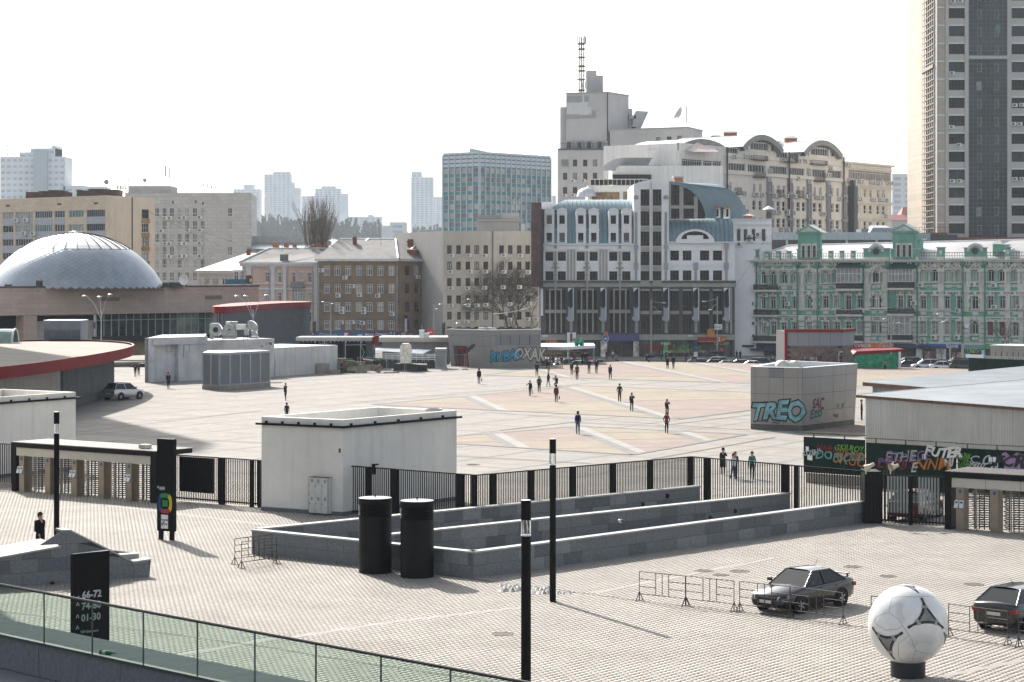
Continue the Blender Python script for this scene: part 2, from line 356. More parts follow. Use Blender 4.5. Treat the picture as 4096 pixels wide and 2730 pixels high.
# foreground pavers: joints are real gaps over a dark bed
bed=MB();bedp=[(-60,30),(60,30),(60,119),(16,127),(-3,126),(-30,134),(-60,134)]
bed.add([(x,y,.0145)for x,y in bedp],[tuple(range(len(bedp)))]);obj('paver_bed',bed,m_bed,kind='structure')
def pavers():
 import numpy as np
 ca,sa=math.cos(TH),math.sin(TH);PW,PL,gp=.18,.34,.0025
 V=[];near=[]
 def inbed(x,y):
  if y>119 and x>-3+0 and y>127-(x-16)*.02:return False
  return(y<118 or(y<126+max(0,(-3-x))*.29))
 s=-70
 for i in range(-420,420):
  off=.5*PL*(i%2)
  for j in range(0,430):
   x0=i*PW;y0=30+j*PL+off
   x=x0*ca+(y0-85)*-sa*-1*0+x0*0;
   X=x0*ca-(85-y0)*-sa*1.0;Y=85+(y0-85)*ca-x0*-sa*1.0
   X=x0*ca-(y0-85)*sa;Y=85+x0*sa+(y0-85)*ca
   if Y<57 or Y>132:continue
   u=CX+X*F/Y;v=HY+F*H/Y
   if u<-60 or u>4156 or v>2800 or not inbed(X,Y):continue
   V.append((X,Y))
 V.sort(key=lambda p:p[1])
 def block(lst,rs):
  n=len(lst);c=np.array(lst,dtype=np.float64);z=.016+np.array([rs.uniform(-.0008,.0008)for _ in range(n)])
  hx=PW/2-gp/2;hy=PL/2-gp/2;out=np.zeros((n,8,3))
  for k,(a,b)in enumerate(((-hx,-hy),(hx,-hy),(hx,hy),(-hx,hy))):
   X=c[:,0]+a*ca-b*sa;Y=c[:,1]+a*sa+b*ca
   out[:,k,0]=X;out[:,k,1]=Y;out[:,k,2]=z
   out[:,k+4,0]=X;out[:,k+4,1]=Y;out[:,k+4,2]=.0146
  v=out.reshape(-1,3);base=np.arange(n)[:,None,None]*8
  f=np.array([[0,1,2,3],[0,4,5,1],[1,5,6,2],[2,6,7,3],[3,7,4,0]])[None]+base
  me=bpy.data.meshes.new('pavers');me.vertices.add(n*8);me.vertices.foreach_set('co',v.ravel())
  fl=f.reshape(-1,4);me.loops.add(fl.size);me.loops.foreach_set('vertex_index',fl.ravel().astype(np.int32))
  me.polygons.add(len(fl));me.polygons.foreach_set('loop_start',np.arange(len(fl),dtype=np.int32)*4)
  at_=me.attributes.new('tone','FLOAT','FACE');at_.data.foreach_set('value',np.repeat([rs.random()for _ in range(n)],5).astype(np.float32))
  me.update(calc_edges=True);me.materials.append(m_paver);return me
 rs=random.Random(3)
 me=block(V[300:],rs);o=bpy.data.objects.new('pavers',me);COL.objects.link(o);o.parent=paving;o['kind']='stuff'
 one=MB();hx=PW/2-gp/2;hy=PL/2-gp/2;one.box(-hx,hx,-hy,hy,.0146,.016);m1=mesh_of(one,m_paver)
 for(x,y)in V[:300]:inst('paver',m1,paving,(x,y,rs.uniform(-.002,.001)),TH)
 return len(V)
def tone(m):
 n=m.node_tree.nodes;l=m.node_tree.links;b=n['Principled BSDF'];src=b.inputs['Base Color'].links[0].from_socket
 a=n.new('ShaderNodeAttribute');a.attribute_name='tone';r=n.new('ShaderNodeMapRange');r.inputs[3].default_value=.92;r.inputs[4].default_value=1.05
 l.new(a.outputs['Fac'],r.inputs[0]);x=n.new('ShaderNodeMix');x.data_type='RGBA';x.blend_type='MULTIPLY';x.inputs[0].default_value=1
 cb=n.new('ShaderNodeCombineColor');[l.new(r.outputs[0],cb.inputs[i])for i in range(3)]
 l.new(src,x.inputs[6]);l.new(cb.outputs[0],x.inputs[7])
 geo=n.new('ShaderNodeNewGeometry');t=n.new('ShaderNodeTexNoise');t.inputs['Scale'].default_value=.13;t.inputs['Detail'].default_value=8;t.inputs['Roughness'].default_value=.7
 l.new(geo.outputs['Position'],t.inputs['Vector']);r3=n.new('ShaderNodeMapRange');r3 .inputs[1].default_value=.53;r3 .inputs[2].default_value=.75;r3 .inputs[4].default_value=.55
 l.new(t.outputs['Fac'],r3 .inputs[0]);y=n.new('ShaderNodeMix');y.data_type='RGBA';l.new(r3 .outputs[0],y.inputs[0]);l.new(x.outputs[2],y.inputs[6]);y.inputs[7].default_value=(.17,.14,.11,1)
 l.new(y.outputs[2],b.inputs['Base Color'])
tone(m_paver)
paving=bpy.data.objects.new('foreground_paving',None);COL.objects.link(paving);paving['kind']='structure'
NP=pavers()
def strip_line(name,pts,w,z,mt,h=.0,n=None):
 mb=MB()
 for a,b in zip(pts,pts[1:]):lineX(a,b,w,z,mb)
 return obj(name,mb,mt,None,'structure')
strip_line('drain_channel',[G(*cF(-20,528)),G(*cF(390,580)),G(*cF(930,655)),G(*cF(1270,700)),G(*cF(1740,765)),G(*cF(2353,848)),G(*cV(700,1390)),G(*cV(1135,1455)),G(*cV(1700,1535)),G(*cV(2100,1600))],.16,.021,m_drain)
strip_line('drain_channel',[G(*cV(1500,800)),G(*cR(0,712)),G(*cR(700,800)),G(*cR(1160,864)),G(*cR(1550,905)),G(*cR(2000,955)),G(*cZ(1700,700)),G(*cZ(2290,776)),G(*cO(1500,968)),G(*cO(2353,1075)),G(4200,2606)],.15,.021,m_drain)
m_band=mat('paver_band',(.235,.225,.21),.8,var=.08,vs_=3)
for pts in([G(*cV(480,1250)),G(*cV(1200,1140)),G(*cV(2138,1035))],[G(*cR(800,800)),G(*cR(2353,500)),],[G(*cO(1300,1450)),G(*cO(2353,1240))],[G(*cS(0,745)),G(*cS(900,690)),G(*cS(2300,860))],[G(*cF(1400,925)),G(*cF(2060,815)),G(*cF(2353,760))]):
 strip_line('paver_band',[p[:2]for p in pts],.32,.0195,m_band)
def manhole(u,v,r=.38,mt=None,label=None):
 p=G(u,v);mb=MB();mb.lathe([(r*.86,.024),(r*.86,.030),(r,.030),(r,.02)],28,0);mb.lathe([(0.001,.024),(r*.8,.024)],24,1)
 for k in range(-3,4):mb.box(-r*.7,r*.7,k*.08-.012,k*.08+.012,.024,.028,0)
 o=obj('manhole_cover',mb,[m_drain,mat('manhole_iron',(.21,.19,.165),.7,var=.3,vs_=9)],None,None,True);o.location=(p[0],p[1],0);props(o,label,'manhole cover');return o
manhole(*cV(1978,1228),label='round iron manhole cover in the pavers behind the near lamp post')
manhole(*cR(1745,612),r=.4,label='pale round manhole cover between the ramp wall and the barriers, leftmost of three')
manhole(*cR(1890,647),r=.34,label='small pale manhole cover nearest the barriers beside two others')
manhole(*cR(2048,615),r=.42,label='pale round manhole cover left of the black sedan roof')
manhole(*cO(190,62),r=.4,label='round manhole cover on the paving behind the black sedan')
manhole(*cO(1720,285),r=.4,label='brown manhole cover on the paving left of the black hatchback')
manhole(*cO(640,182),r=.36,label='manhole cover between the black sedan and the painted slot')
manhole(*cP(1998,1366),r=.45,label='manhole cover on the plaza behind the white box building')
# shared facade materials
p_dark=mat('glass_dark',(.012,.015,.018),.08,var=.3,vs_=.4,spec=.3);p_mid=mat('glass_mid',(.05,.06,.065),.12,var=.4,vs_=.5,spec=.35)
p_curt=mat('glass_curtain',(.30,.30,.28),.35,var=.3,vs_=1.2);p_pale=mat('glass_pale',(.46,.43,.34),.4,var=.12,vs_=.8);p_red=mat('glass_red_blind',(.28,.07,.06),.4,var=.2)
p_brn=mat('glass_brown',(.03,.022,.018),.1,var=.5,vs_=.6,spec=.3);p_teal=mat('glass_teal',(.10,.2,.2),.15,var=.4,vs_=.5,spec=.6);p_pink=mat('glass_pink_blind',(.5,.25,.25),.4,var=.3,vs_=2)
f_white=mat('frame_white',(.66,.66,.65),.5,var=.04);f_brown=mat('frame_brown',(.10,.045,.03),.6,var=.2);f_dark=mat('frame_dark',(.05,.045,.045),.5,var=.1);f_grey=mat('frame_grey',(.3,.31,.32),.5,var=.1)
PD=(p_dark,p_dark,p_mid,p_mid,p_curt)
def offset_poly(pts,d):
 out=[]
 for i,p in enumerate(pts):
  ns=[]
  if i>0:t=(Vector(p)-Vector(pts[i-1])).normalized();ns.append(Vector((t.y,-t.x)))
  if i<len(pts)-1:t=(Vector(pts[i+1])-Vector(p)).normalized();ns.append(Vector((t.y,-t.x)))
  n=sum(ns,Vector((0,0)));n=n/(n.length**2)*len(ns)if len(ns)>1 else n
  out.append((p[0]+n.x*d,p[1]+n.y*d))
 return out
def shell(T,pts,back,z0,z1,wm,rm=None,name='building_core',inset=.35,cap=True):
 pts=[tuple(p)for p in pts];ins=offset_poly(pts,-inset);mb=MB();mb.prism(ins+list(back),z0,z1-.05,0,1)
 if cap:
  for i in range(len(pts)-1):
   mb.add([(*pts[i],z1),(*pts[i+1],z1),(*ins[i+1],z1),(*ins[i],z1),(*ins[i+1],z1-.4),(*ins[i],z1-.4)],[(0,1,2,3),(3,2,4,5)],0)
 return obj(name,mb,[wm,rm or wm],T)
def xy(u,Y):return((u-CX)*Y/F,Y)
def facade(T,fac,q0,q1,z0,z1,wins,st,wm,depth=.22,name='wall',panes=None):
 """wins: rects or (rect,style) pairs"""
 ops=[];
 for w_ in wins:
  r,s_=(w_ if isinstance(w_[0],(tuple,list))else(w_,st));ops.append(r)
 o=obj(name,wallmb(fac,q0,q1,z0,z1,ops,depth),wm,T)
 for w_ in wins:
  r,s_=(w_ if isinstance(w_[0],(tuple,list))else(w_,st));window(T,fac,r,s_,-depth*.75)
 return o
def grid(fac,c,cols,rows,wd,drop=()):
 """window rects from picture columns (centres or pairs) and rows (y0,y1) at a reference column"""
 out=[]
 for j,(y0,y1)in enumerate(rows):
  for i,x in enumerate(cols):
   if(i,j)in drop:continue
   x0,x1=(x if isinstance(x,tuple)else(x-wd/2,x+wd/2));out.append((x0,x1,y0,y1))
 return out
def gz(fac,c,cols,zrows,wd):
 """rects with given z rows, columns read from the picture"""
 out=[]
 for z0,z1 in zrows:
  for x in cols:
   x0,x1=(x if isinstance(x,tuple)else(x-wd/2,x+wd/2));ym=300
   out.append((fac.sz(*c(x0,ym))[0],fac.sz(*c(x1,ym))[0],z0,z1))
 return out
def rowsz(fac,c,x,y0,y1,ynext,n):
 za=fac.sz(*c(x,y0))[1];zb=fac.sz(*c(x,y1))[1];dz=fac.sz(*c(x,y0))[1]-fac.sz(*c(x,ynext))[1]
 return[(zb-k*dz,za-k*dz)for k in range(n)],dz
def antenna(T,u,v,Y,h,kind=0):
 x,y,z=at(u,v,Y);mb=MB();mb.bar((x,y,z),(x,y,z+h),.05,5)
 if kind==1:mb.box(x-.7,x-.35,y-.1,y+.1,z+h*.6,z+h,0);mb.box(x+.4,x+.7,y-.1,y+.1,z+h*.55,z+h*.95,0);mb.bar((x-.5,y,z+h*.7),(x+.6,y,z+h*.7),.04,4)
 if kind==2:
  for k in range(4):mb.bar((x-1.1+.2*k,y,z+h*(.95-.13*k)),(x+1.1-.2*k,y,z+h*(.95-.13*k)),.03,4)
 if kind==3:mb.add([(x,y-.1,z+h)]+[(x+.55*math.cos(t*.5236),y-.25,z+h+.55*math.sin(t*.5236))for t in range(12)],[(0,1+i,1+(i+1)%12)for i in range(12)])
 return obj('antenna',mb,mat('antenna_metal',(.33,.34,.35),.5,metal=.3),T)
 # cream apartment block behind the dome
T=thing('apartment_block',(*xy(425,440),-1.6),'cream tiled apartment block with brick penthouses standing behind the silver dome','apartment block')
m=mat('cream_tile',(.66,.54,.40),.8,var=.06,vs_=.3,streak=.15,brick=(1.3,.5,.03,-.3,.22));m2=mat('cream_tile_side',(.66,.55,.42),.8,var=.06,vs_=.3,streak=.3)
L_=xy(-300,478);C_=xy(425.4,440);R_=xy(619.4,455)
fl=Fac(L_,C_);fr=Fac(C_,R_);zt=fl.sz(*cA(905,497))[1]
shell(T,[L_,C_,R_],[(R_[0]-4,R_[1]+20),(L_[0]+10,L_[1]+24)],-1.6,zt,m,mat('roof_felt',(.2,.19,.18),.9))
zr,dz=rowsz(fl,cA,450,630,690,748,9)
cols=[(22,113),(130,280),(298,448),(465,553),(588,715),(740,897)];wins=[];pan=MB()
sts={0:(4,1,.06,f_white,(p_mid,p_curt,p_dark),0),1:(7,1,.07,f_white,(p_curt,p_mid),0),2:(8,1,.07,f_white,(p_teal,p_mid),0),3:(4,1,.07,f_white,(p_mid,p_curt),0),4:(5,1,.07,f_white,(p_teal,p_curt),0),5:(9,1,.08,f_grey,(p_mid,p_dark),0)}
for k,(a,b)in enumerate(zr):
 for i,(x0,x1)in enumerate(cols):
  q0=fl.sz(*cA(x0,650))[0];q1=fl.sz(*cA(x1,650))[0];wins.append(((q0,q1,a,b),sts[i]))
  if i!=4:fl.box(pan,q0,q1,b-dz+.02,a-.02,-.05,.06,0)
 for x0,x1 in((-120,-10),(-290,-140)):
  q0=fl.sz(*cA(x0,650))[0];q1=fl.sz(*cA(x1,650))[0];wins.append(((q0,q1,a,b),sts[1]))
facade(T,fl,0,fl.L,-1.6,zt,wins,None,m)
obj('balcony_panels',pan,mat('lilac_panel',(.42,.42,.46),.7,var=.08,streak=.2),T)
zr2,dz2=rowsz(fr,cA,1245,617,695,737,9)
q0,q1=fr.sz(*cA(1213,650))[0],fr.sz(*cA(1275,650))[0];wn=[((q0,q1,a,b),(3,2,.07,f_brown if k%2==0 else f_white,(p_curt,p_dark),0))for k,(a,b)in enumerate(zr2)]
facade(T,fr,0,fr.L,-1.6,zt,wn,None,m2)
pan=MB();
for a,b in zr2:fr.box(pan,q0-.1,q1+.1,b-dz2+.05,a-.05,-.05,.12,0)
fr.box(pan,fr.sz(*cA(1126,600))[0],fr.sz(*cA(1136,600))[0],-1.5,zt-.1,-.1,.03,1)
obj('balcony_panels',pan,[mat('ochre_panel',(.30,.2,.09),.8,var=.2),mat('dark_joint',(.07,.065,.06),.9)],T)
sm=MB()
for x,y in((68,586),(508,573),(820,565)):r=fl.rect(cA,x-17,x+17,y-8,y+8);fl.box(sm,*r,-.02,.03)
obj('roof_vent',sm,f_dark,T)
for pts,mname in(([(220,468),(330,468),(330,460),(415,460),(415,452),(530,452),(530,463),(562,463)],1),([(657,450),(700,450),(700,455),(755,455),(755,441),(905,441),(905,446),(1000,446)],2)):
 bm_=MB()
 for(x0,y0),(x1,y1)in zip(pts[::2],pts[1::2]):
  a=at(*cA(x0,y0),462);b=at(*cA(x1,y0),462);bm_.box(a[0],b[0],462,469,zt-1,a[2])
 obj('penthouse',bm_,mat('old_brick',(.13,.075,.05),.9,var=.3,vs_=.8,brick=(.5,.2,.02,0,.4)),T)
for x,y in((155,712),(237,710),(220,823),(298,825)):ac(T,fl,*cA(x,y),1.5,.1)
antenna(T,*cA(912,440),460,1.4,3);antenna(T,*cA(990,440),460,2.4,2);antenna(T,*cA(1030,490),456,1.9,1);antenna(T,*cA(1055,490),456,1.9,1)
for x in(180,270,610):
 antenna(T,*cA(x,460),465,.4,0)
 # grey tiled office block
T=thing('office_block',(*xy(760,560),-1.6),'pale grey tiled office block with white framed windows and rooftop antennas','office block')
m=mat('grey_tile',(.52,.50,.47),.8,var=.04,vs_=.3,streak=.12,brick=(1.6,.9,.04,0,.3))
fg=fuv(500,560,1003.7,560);zt=fg.sz(*cA(1990,475))[1]
shell(T,[fg.a,fg.b],[(fg.b.x-2,590),(fg.a.x,590)],-1.6,zt,m,mat('roof_felt',(.2,.19,.18),.9))
zr,dz=rowsz(fg,cA,1600,604,678,714,9);st_=(3,(.35,),.09,f_white,(p_mid,p_curt,p_dark),0)
wins=[(fg.sz(*cA(x-19,600))[0],fg.sz(*cA(x+19,600))[0],a,b)for a,b in zr for x in(1345,1407,1470,1536,1601,1667,1733,1968)]
facade(T,fg,0,fg.L,-1.6,zt,wins,st_,m)
bm_=MB();a=at(*cA(1108,418),565);b=at(*cA(1470,418),565);bm_.box(a[0],b[0],563,575,zt-1,a[2]);obj('roof_house',bm_,m,T)
for x,y in((1413,694),(1455,692),(1543,690),(1580,688),(1711,685),(1383,801),(1609,798),(1715,795),(1416,910),(1452,911),(1541,910),(1583,910),(1713,907),(1416,1018),(1452,1020),(1543,1018),(1583,1017),(1713,1017)):ac(T,fg,*cA(x,y),1.5)
antenna(T,*cA(1434,475),565,7,1);antenna(T,*cA(1120,418),565,1.8,1);antenna(T,*cA(1240,420),565,1.6,3);antenna(T,*cA(1755,470),565,2.3,1);antenna(T,*cA(1828,470),565,1.6,1)
sm=MB()
for x,y in((1480,557),(1675,552),(1736,566)):r=fg.rect(cA,x-6,x+6,y-12,y+12);fg.box(sm,*r,-.02,.03)
obj('roof_vent',sm,f_dark,T)
# far towers, haze partly put into their pale wall and window colours
m_far=mat('hazed_far_concrete',(.70,.71,.72),.9,var=.08,vs_=.05);m_farw=mat('hazed_far_window_band',(.48,.5,.53),.4,var=.2,vs_=.1)
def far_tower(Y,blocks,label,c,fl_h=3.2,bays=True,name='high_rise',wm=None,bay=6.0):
 if Y>1600:Y*=1.5
 x0=min(b[0]for b in blocks);x1=max(b[1]for b in blocks);p=at(*c((x0+x1)/2,0),Y)
 T=thing(name,(p[0],Y,-1.6),label,'high-rise','hazy high-rises on the skyline')
 mb=MB();n=0;pane=None
 for i,(a,b,top)in enumerate(blocks):
  A=at(*c(a,top),Y);B=at(*c(b,top),Y);mb.box(A[0],B[0],Y+i*.3,Y+25,-1.6,A[2])
 obj('wall',mb,wm or m_far,T)
 for i,(a,b,top)in enumerate(blocks):
  A=at(*c(a,top),Y);B=at(*c(b,top),Y);wd=B[0]-A[0]
  if wd<8:continue
  nb=max(1,int(wd/bay));ww=wd/nb*.62;rb=MB()
  for k in range(nb):
   xx=wd*(k+.5)/nb;rb.quad((xx-ww/2,0,0),(xx+ww/2,0,0),(xx+ww/2,0,1.7),(xx-ww/2,0,1.7))
  me=mesh_of(rb,m_farw);z=A[2]-3.5
  while z>(6 if Y<1000 else 30)and n<60:
   inst('window_row',me,T,(A[0],Y+i*.3-.03,z))['kind']='stuff';z-=fl_h;n+=1
 return T
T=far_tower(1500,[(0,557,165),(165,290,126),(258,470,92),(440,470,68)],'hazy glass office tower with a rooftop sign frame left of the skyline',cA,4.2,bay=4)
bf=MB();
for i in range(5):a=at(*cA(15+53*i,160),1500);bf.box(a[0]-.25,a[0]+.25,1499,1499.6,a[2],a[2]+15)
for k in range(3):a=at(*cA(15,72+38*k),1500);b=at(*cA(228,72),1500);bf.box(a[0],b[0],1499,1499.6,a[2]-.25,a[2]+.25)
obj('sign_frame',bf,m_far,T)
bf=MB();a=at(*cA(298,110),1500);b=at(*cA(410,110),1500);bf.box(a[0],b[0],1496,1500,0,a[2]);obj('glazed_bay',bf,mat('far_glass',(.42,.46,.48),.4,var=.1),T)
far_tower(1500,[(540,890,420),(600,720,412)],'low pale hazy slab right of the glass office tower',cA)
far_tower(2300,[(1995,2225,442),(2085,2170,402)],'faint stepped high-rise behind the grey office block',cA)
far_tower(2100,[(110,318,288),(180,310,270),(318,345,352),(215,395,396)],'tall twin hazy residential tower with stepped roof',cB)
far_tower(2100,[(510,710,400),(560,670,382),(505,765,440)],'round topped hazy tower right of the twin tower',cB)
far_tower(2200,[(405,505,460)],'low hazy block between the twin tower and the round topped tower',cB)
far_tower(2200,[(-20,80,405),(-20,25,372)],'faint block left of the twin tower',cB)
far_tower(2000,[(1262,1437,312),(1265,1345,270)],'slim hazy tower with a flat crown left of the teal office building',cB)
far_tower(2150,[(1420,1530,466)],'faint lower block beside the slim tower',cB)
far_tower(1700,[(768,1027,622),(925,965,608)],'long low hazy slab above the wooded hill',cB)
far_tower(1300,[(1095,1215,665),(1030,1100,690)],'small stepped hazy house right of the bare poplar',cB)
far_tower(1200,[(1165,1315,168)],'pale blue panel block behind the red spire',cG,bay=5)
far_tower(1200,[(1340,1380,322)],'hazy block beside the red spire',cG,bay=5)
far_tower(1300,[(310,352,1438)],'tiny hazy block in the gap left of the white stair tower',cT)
bf=MB();a=at(*cB(145,440),1900);bf.bar((a[0],1900,30),(a[0],1900,a[2]),2.0,8);bf.bar((a[0],1900,a[2]-3),(a[0],1900,a[2]),3.5,8)
props(obj('factory_chimney',bf,m_far),'hazy slim chimney in front of the twin residential tower','chimney')
T=thing('spired_house',(*xy(3650,900),-1.6),'pale house with a pointed red spire seen between the white block and the glass tower','house')
sp=MB();a=at(*cG(1280,360),900);b=at(*cG(1340,360),900);t=at(*cG(1312,282),900);cx_=(a[0]+b[0])/2;hw=(b[0]-a[0])/2
sp.box(cx_-hw*.8,cx_+hw*.8,897,902,-1.6,a[2]);obj('wall',sp,mat('far_plaster',(.5,.46,.42),.9),T)
sp=MB();sp.add([(cx_-hw,896,a[2]),(cx_+hw,896,a[2]),(cx_+hw,903,a[2]),(cx_-hw,903,a[2]),(cx_,899,t[2])],[(0,1,4),(1,2,4),(2,3,4),(3,0,4)]);obj('spire',sp,mat('far_red_roof',(.35,.13,.12),.8),T)
sp=MB()
for k in range(3):sp.box(cx_-hw*.55+k*hw*.45,cx_-hw*.35+k*hw*.45,896.8,896.95,a[2]-3.2,a[2]-1.5)
obj('window',sp,m_farw,T)
def house(u0,u1,v0,v1,Y,label,c):
 a=at(*c(u0,v1),Y);b=at(*c(u1,v1),Y);t=at(*c(u0,v0),Y);w_=b[0]-a[0]
 T=thing('red_roofed_house',((a[0]+b[0])/2,Y,-1.6),label,'house','pink roofed houses behind the spire');q=MB();q.box(a[0],b[0],Y,Y+12,-1.6,a[2]);obj('wall',q,mat('far_plaster',(.5,.46,.42),.9),T)
 q=MB();i=w_*.12;q.add([(a[0]-.5,Y-.5,a[2]),(b[0]+.5,Y-.5,a[2]),(b[0]+.5,Y+12,a[2]),(a[0]-.5,Y+12,a[2]),(a[0]+i,Y+4,t[2]),(b[0]-i,Y+4,t[2])],[(0,1,5,4),(1,2,5),(2,3,4,5),(3,0,4)]);obj('roof',q,mat('far_red_roof',(.35,.13,.12),.8),T)
 q=MB();n=max(2,int(w_/3.5))
 for r_ in range(3):
  for k in range(n):x=a[0]+w_*(k+.5)/n;q.box(x-.5,x+.5,Y-.06,Y+.1,a[2]-3-r_*3.4,a[2]-1.4-r_*3.4)
 obj('windows',q,m_farw,T)
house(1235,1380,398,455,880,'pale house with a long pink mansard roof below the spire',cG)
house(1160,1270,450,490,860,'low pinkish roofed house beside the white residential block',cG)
hl=MB();pts=[(-700,22),(-400,30),(-260,36),(-150,40),(-60,34),(0,26),(60,14),(140,6),(400,4),(800,2)]
hl.add([(x,1150,-1.6)for x,z in pts]+[(x*1.2,1500,z)for x,z in pts]+[(x*1.4,1900,z+4)for x,z in pts],[(i,i+1,len(pts)+i+1,len(pts)+i)for i in range(len(pts)-1)]+[(len(pts)+i,len(pts)+i+1,2*len(pts)+i+1,2*len(pts)+i)for i in range(len(pts)-1)],0,True)
obj('hill',hl,mat('hill_ground',(.22,.22,.21),.95,var=.3,vs_=.02),kind='structure')
wd=MB();rw=random.Random(5)
def hz_(x,y):
 f=min(1,max(0,(y-1150)/350));xs=x/(1+.2*f)
 for(x0,z0),(x1,z1)in zip(pts,pts[1:]):
  if x0<=xs<=x1:return-1.6+(z0+(z1-z0)*(xs-x0)/(x1-x0)+1.6)*f
 return 0
for i in range(1500):
 y=rw.uniform(1180,1520);x=rw.uniform(-320,60);z=hz_(x,y);h=rw.uniform(9,17);r=rw.uniform(2,4.5)
 for k in range(5):
  a=rw.uniform(0,6.28);dx=r*math.cos(a)*.8;wd.add([(x,y,z),(x+dx-.8,y-.5,z+h*rw.uniform(.6,1)),(x+dx+.8,y+.4,z+h*rw.uniform(.7,1.05)),(x+.3,y,z+h*.2)],[(0,1,2,3)])
obj('wooded_hillside',wd,mat('hazed_bare_wood',(.26,.26,.25),.95,var=.2),kind='stuff')  # wood grey lightened to stand in for haze over the hill
# teal curtain wall office building
T=thing('office_building',(*xy(1918,850),-1.6),'teal and white curtain wall office building rising behind the beige block','office building')
Lp,Cp,Rp=xy(1773,862),xy(1918,850),xy(2201.5,882);f1=Fac(Lp,Cp);f2=Fac(Cp,Rp);zt=H+(HY-607)*850/F
m_t=mat('teal_panel',(.07,.24,.26),.5,var=.15,vs_=.3);m_lv=mat('white_louvre',(.55,.58,.6),.5,var=.08,vs_=.5);m_fin=mat('white_fin',(.5,.53,.55),.5)
shell(T,[Lp,Cp,Rp],[(Rp[0]-8,Rp[1]+25),(Lp[0]+5,Lp[1]+30)],-1.6,zt,m_t,cap=False,inset=.05)
zb=f1 .sz(*cB(1600,238))[1];dz=6.83*.52+.0;dz=(f2 .sz(*cB(1900,255))[1]-f2 .sz(*cB(1900,395))[1])/2
lv=MB()
for f in(f1,f2):
 k=0;z=zb
 while z<zt:f.box(lv,0,f.L,z+.25,min(zt,z+1.35),0,.25);z+=1.6
obj('louvre_band',lv,m_lv,T)
fin=MB()
for f,nb in((f1,6),(f2,14)):
 for i in range(nb+1):q=f.L*i/nb;f.box(fin,q-.22,q+.22,0,zt-1,.05,.55)
obj('fins',fin,m_fin,T)
stg=(3,1,.12,m_fin,(p_mid,p_curt,p_mid,p_curt,p_pale),0)
for f,nb in((f1,6),(f2,14)):
 for k in range(11):
  z1=zb-.4-k*dz
  for i in range(nb):
   q0=f.L*i/nb+.5;q1=f.L*(i+1)/nb-.5;window(T,f,(q0,q1,z1-2.1,z1),stg,.12)
bm_=MB();a=at(*cB(1720,112),860);b=at(*cB(1858,112),860);z0=at(*cB(1720,84),860)[2];bm_.add([(a[0],860,zt-1),(b[0],860,zt-1),(b[0],872,zt-1),(a[0],872,zt-1),(a[0],860,z0),(b[0],860,a[2]),(b[0],872,a[2]),(a[0],872,z0)],[(4,5,6,7),(0,1,5,4),(1,2,6,5),(3,0,4,7)]);obj('roof_house',bm_,m_lv,T)
# beige windowed block with creepers
T=thing('office_block',(*xy(1771,425),-1.6),'beige concrete office block with small dark windows and bare creepers','office block')
m=mat('beige_render',(.45,.41,.35),.85,var=.12,vs_=.15,streak=.35);m_s=mat('beige_side',(.40,.385,.36),.85,var=.08,vs_=.2,streak=.25)
Sp=xy(1576,452);Cp=xy(1771,425);Rp=xy(2165,425);fs=Fac(Sp,Cp);fb=Fac(Cp,Rp);zt=fb.sz(*cB(1800,735))[1]
shell(T,[Sp,Cp,Rp],[(Rp[0],448),(Sp[0]+2,466)],-1.6,zt,m,mat('roof_felt',(.2,.19,.18),.9))
obj('side_wall',wallmb(fs,0,fs.L,-1.6,zt,[]),m_s,T)
cols=[1563,1635,1708,1777,1848,1972,2040,2110,2177];wins=[]
for j,(y0,y1)in enumerate(((847,915),(975,1040),(1103,1168),(1240,1305),(1368,1430),(1485,1545),(1600,1660))):
 for i,x in enumerate(cols):
  r=fb.rect(cB,x-18,x+18,y0,y1);wins.append((r,(2,1,.12,f_brown,(p_mid,p_dark,p_curt,p_mid),0)))
facade(T,fb,0,fb.L,-1.6,zt,wins,None,m,.3)
for x,y in((1583,928),(1717,926),(1841,928),(1991,925),(2123,928),(1572,1055),(1727,1053),(1848,1053),(1992,1055),(2183,1058),(1577,1184),(1707,1184),(1840,1180),(1986,1176),(2114,1174),(1579,1320),(1709,1316),(1781,1318),(1851,1313),(2039,1307),(2190,1304),(1700,1446),(2038,1430),(2179,1427),(2245,1427)):ac(T,fb,*cB(x,y),1.15)
jb=MB();q=fb.sz(*cB(1903,900))[0];fb.box(jb,q-.08,q+.08,-1.5,zt,0,.12);obj('downpipe',jb,f_dark,T)
rf=MB();a=at(*cB(1780,595),440);b=at(*cB(2110,595),440);c_=at(*cB(2138,650),440)
rf.box(a[0],b[0],436,446,zt-.5,c_[2]);rf.box(at(*cB(1972,0),440)[0],b[0],437,445,c_[2],a[2]);rf.box(a[0],at(*cB(1975,0),440)[0],444,446,c_[2],a[2]-.2);rf.box(a[0],c_[0],435.5,446.5,c_[2]-.3,c_[2]);obj('roof_house',rf,m_s,T)
rf=MB();rf.box(at(*cB(2125,0),438)[0],at(*cB(2158,0),438)[0],437,440,zt,at(0,cB(0,682)[1],438)[2]);obj('roof_cabinet',rf,mat('ac_white',(.62,.62,.6),.5,var=.1),T)
antenna(T,*cB(2070,590),440,2.7,1);antenna(T,*cB(2092,590),440,2.9,1);antenna(T,*cB(1225,740),440,2.7,2);antenna(T,*cB(1297,730),440,1.3,0);antenna(T,*cB(1822,600),440,1.7,1);antenna(T,*cB(1403,730),440,1,0)
vn=MB();rv=random.Random(11)
def vine(x,z,a,l,r,n):
 if n==0 or l<.3:return
 x1=x+l*math.sin(a);z1=z+l*math.cos(a)
 if z1>zt-.3 or x1>fb.L-.1:return
 vn.bar(fb.P(x,z,.05),fb.P(x1,z1,.05),r,3,caps=False)
 for k in range(rv.choice((1,2,2,3))):vine(x1,z1,a+rv.uniform(-.75,.75),l*rv.uniform(.75,1.0),r*.8,n-1)
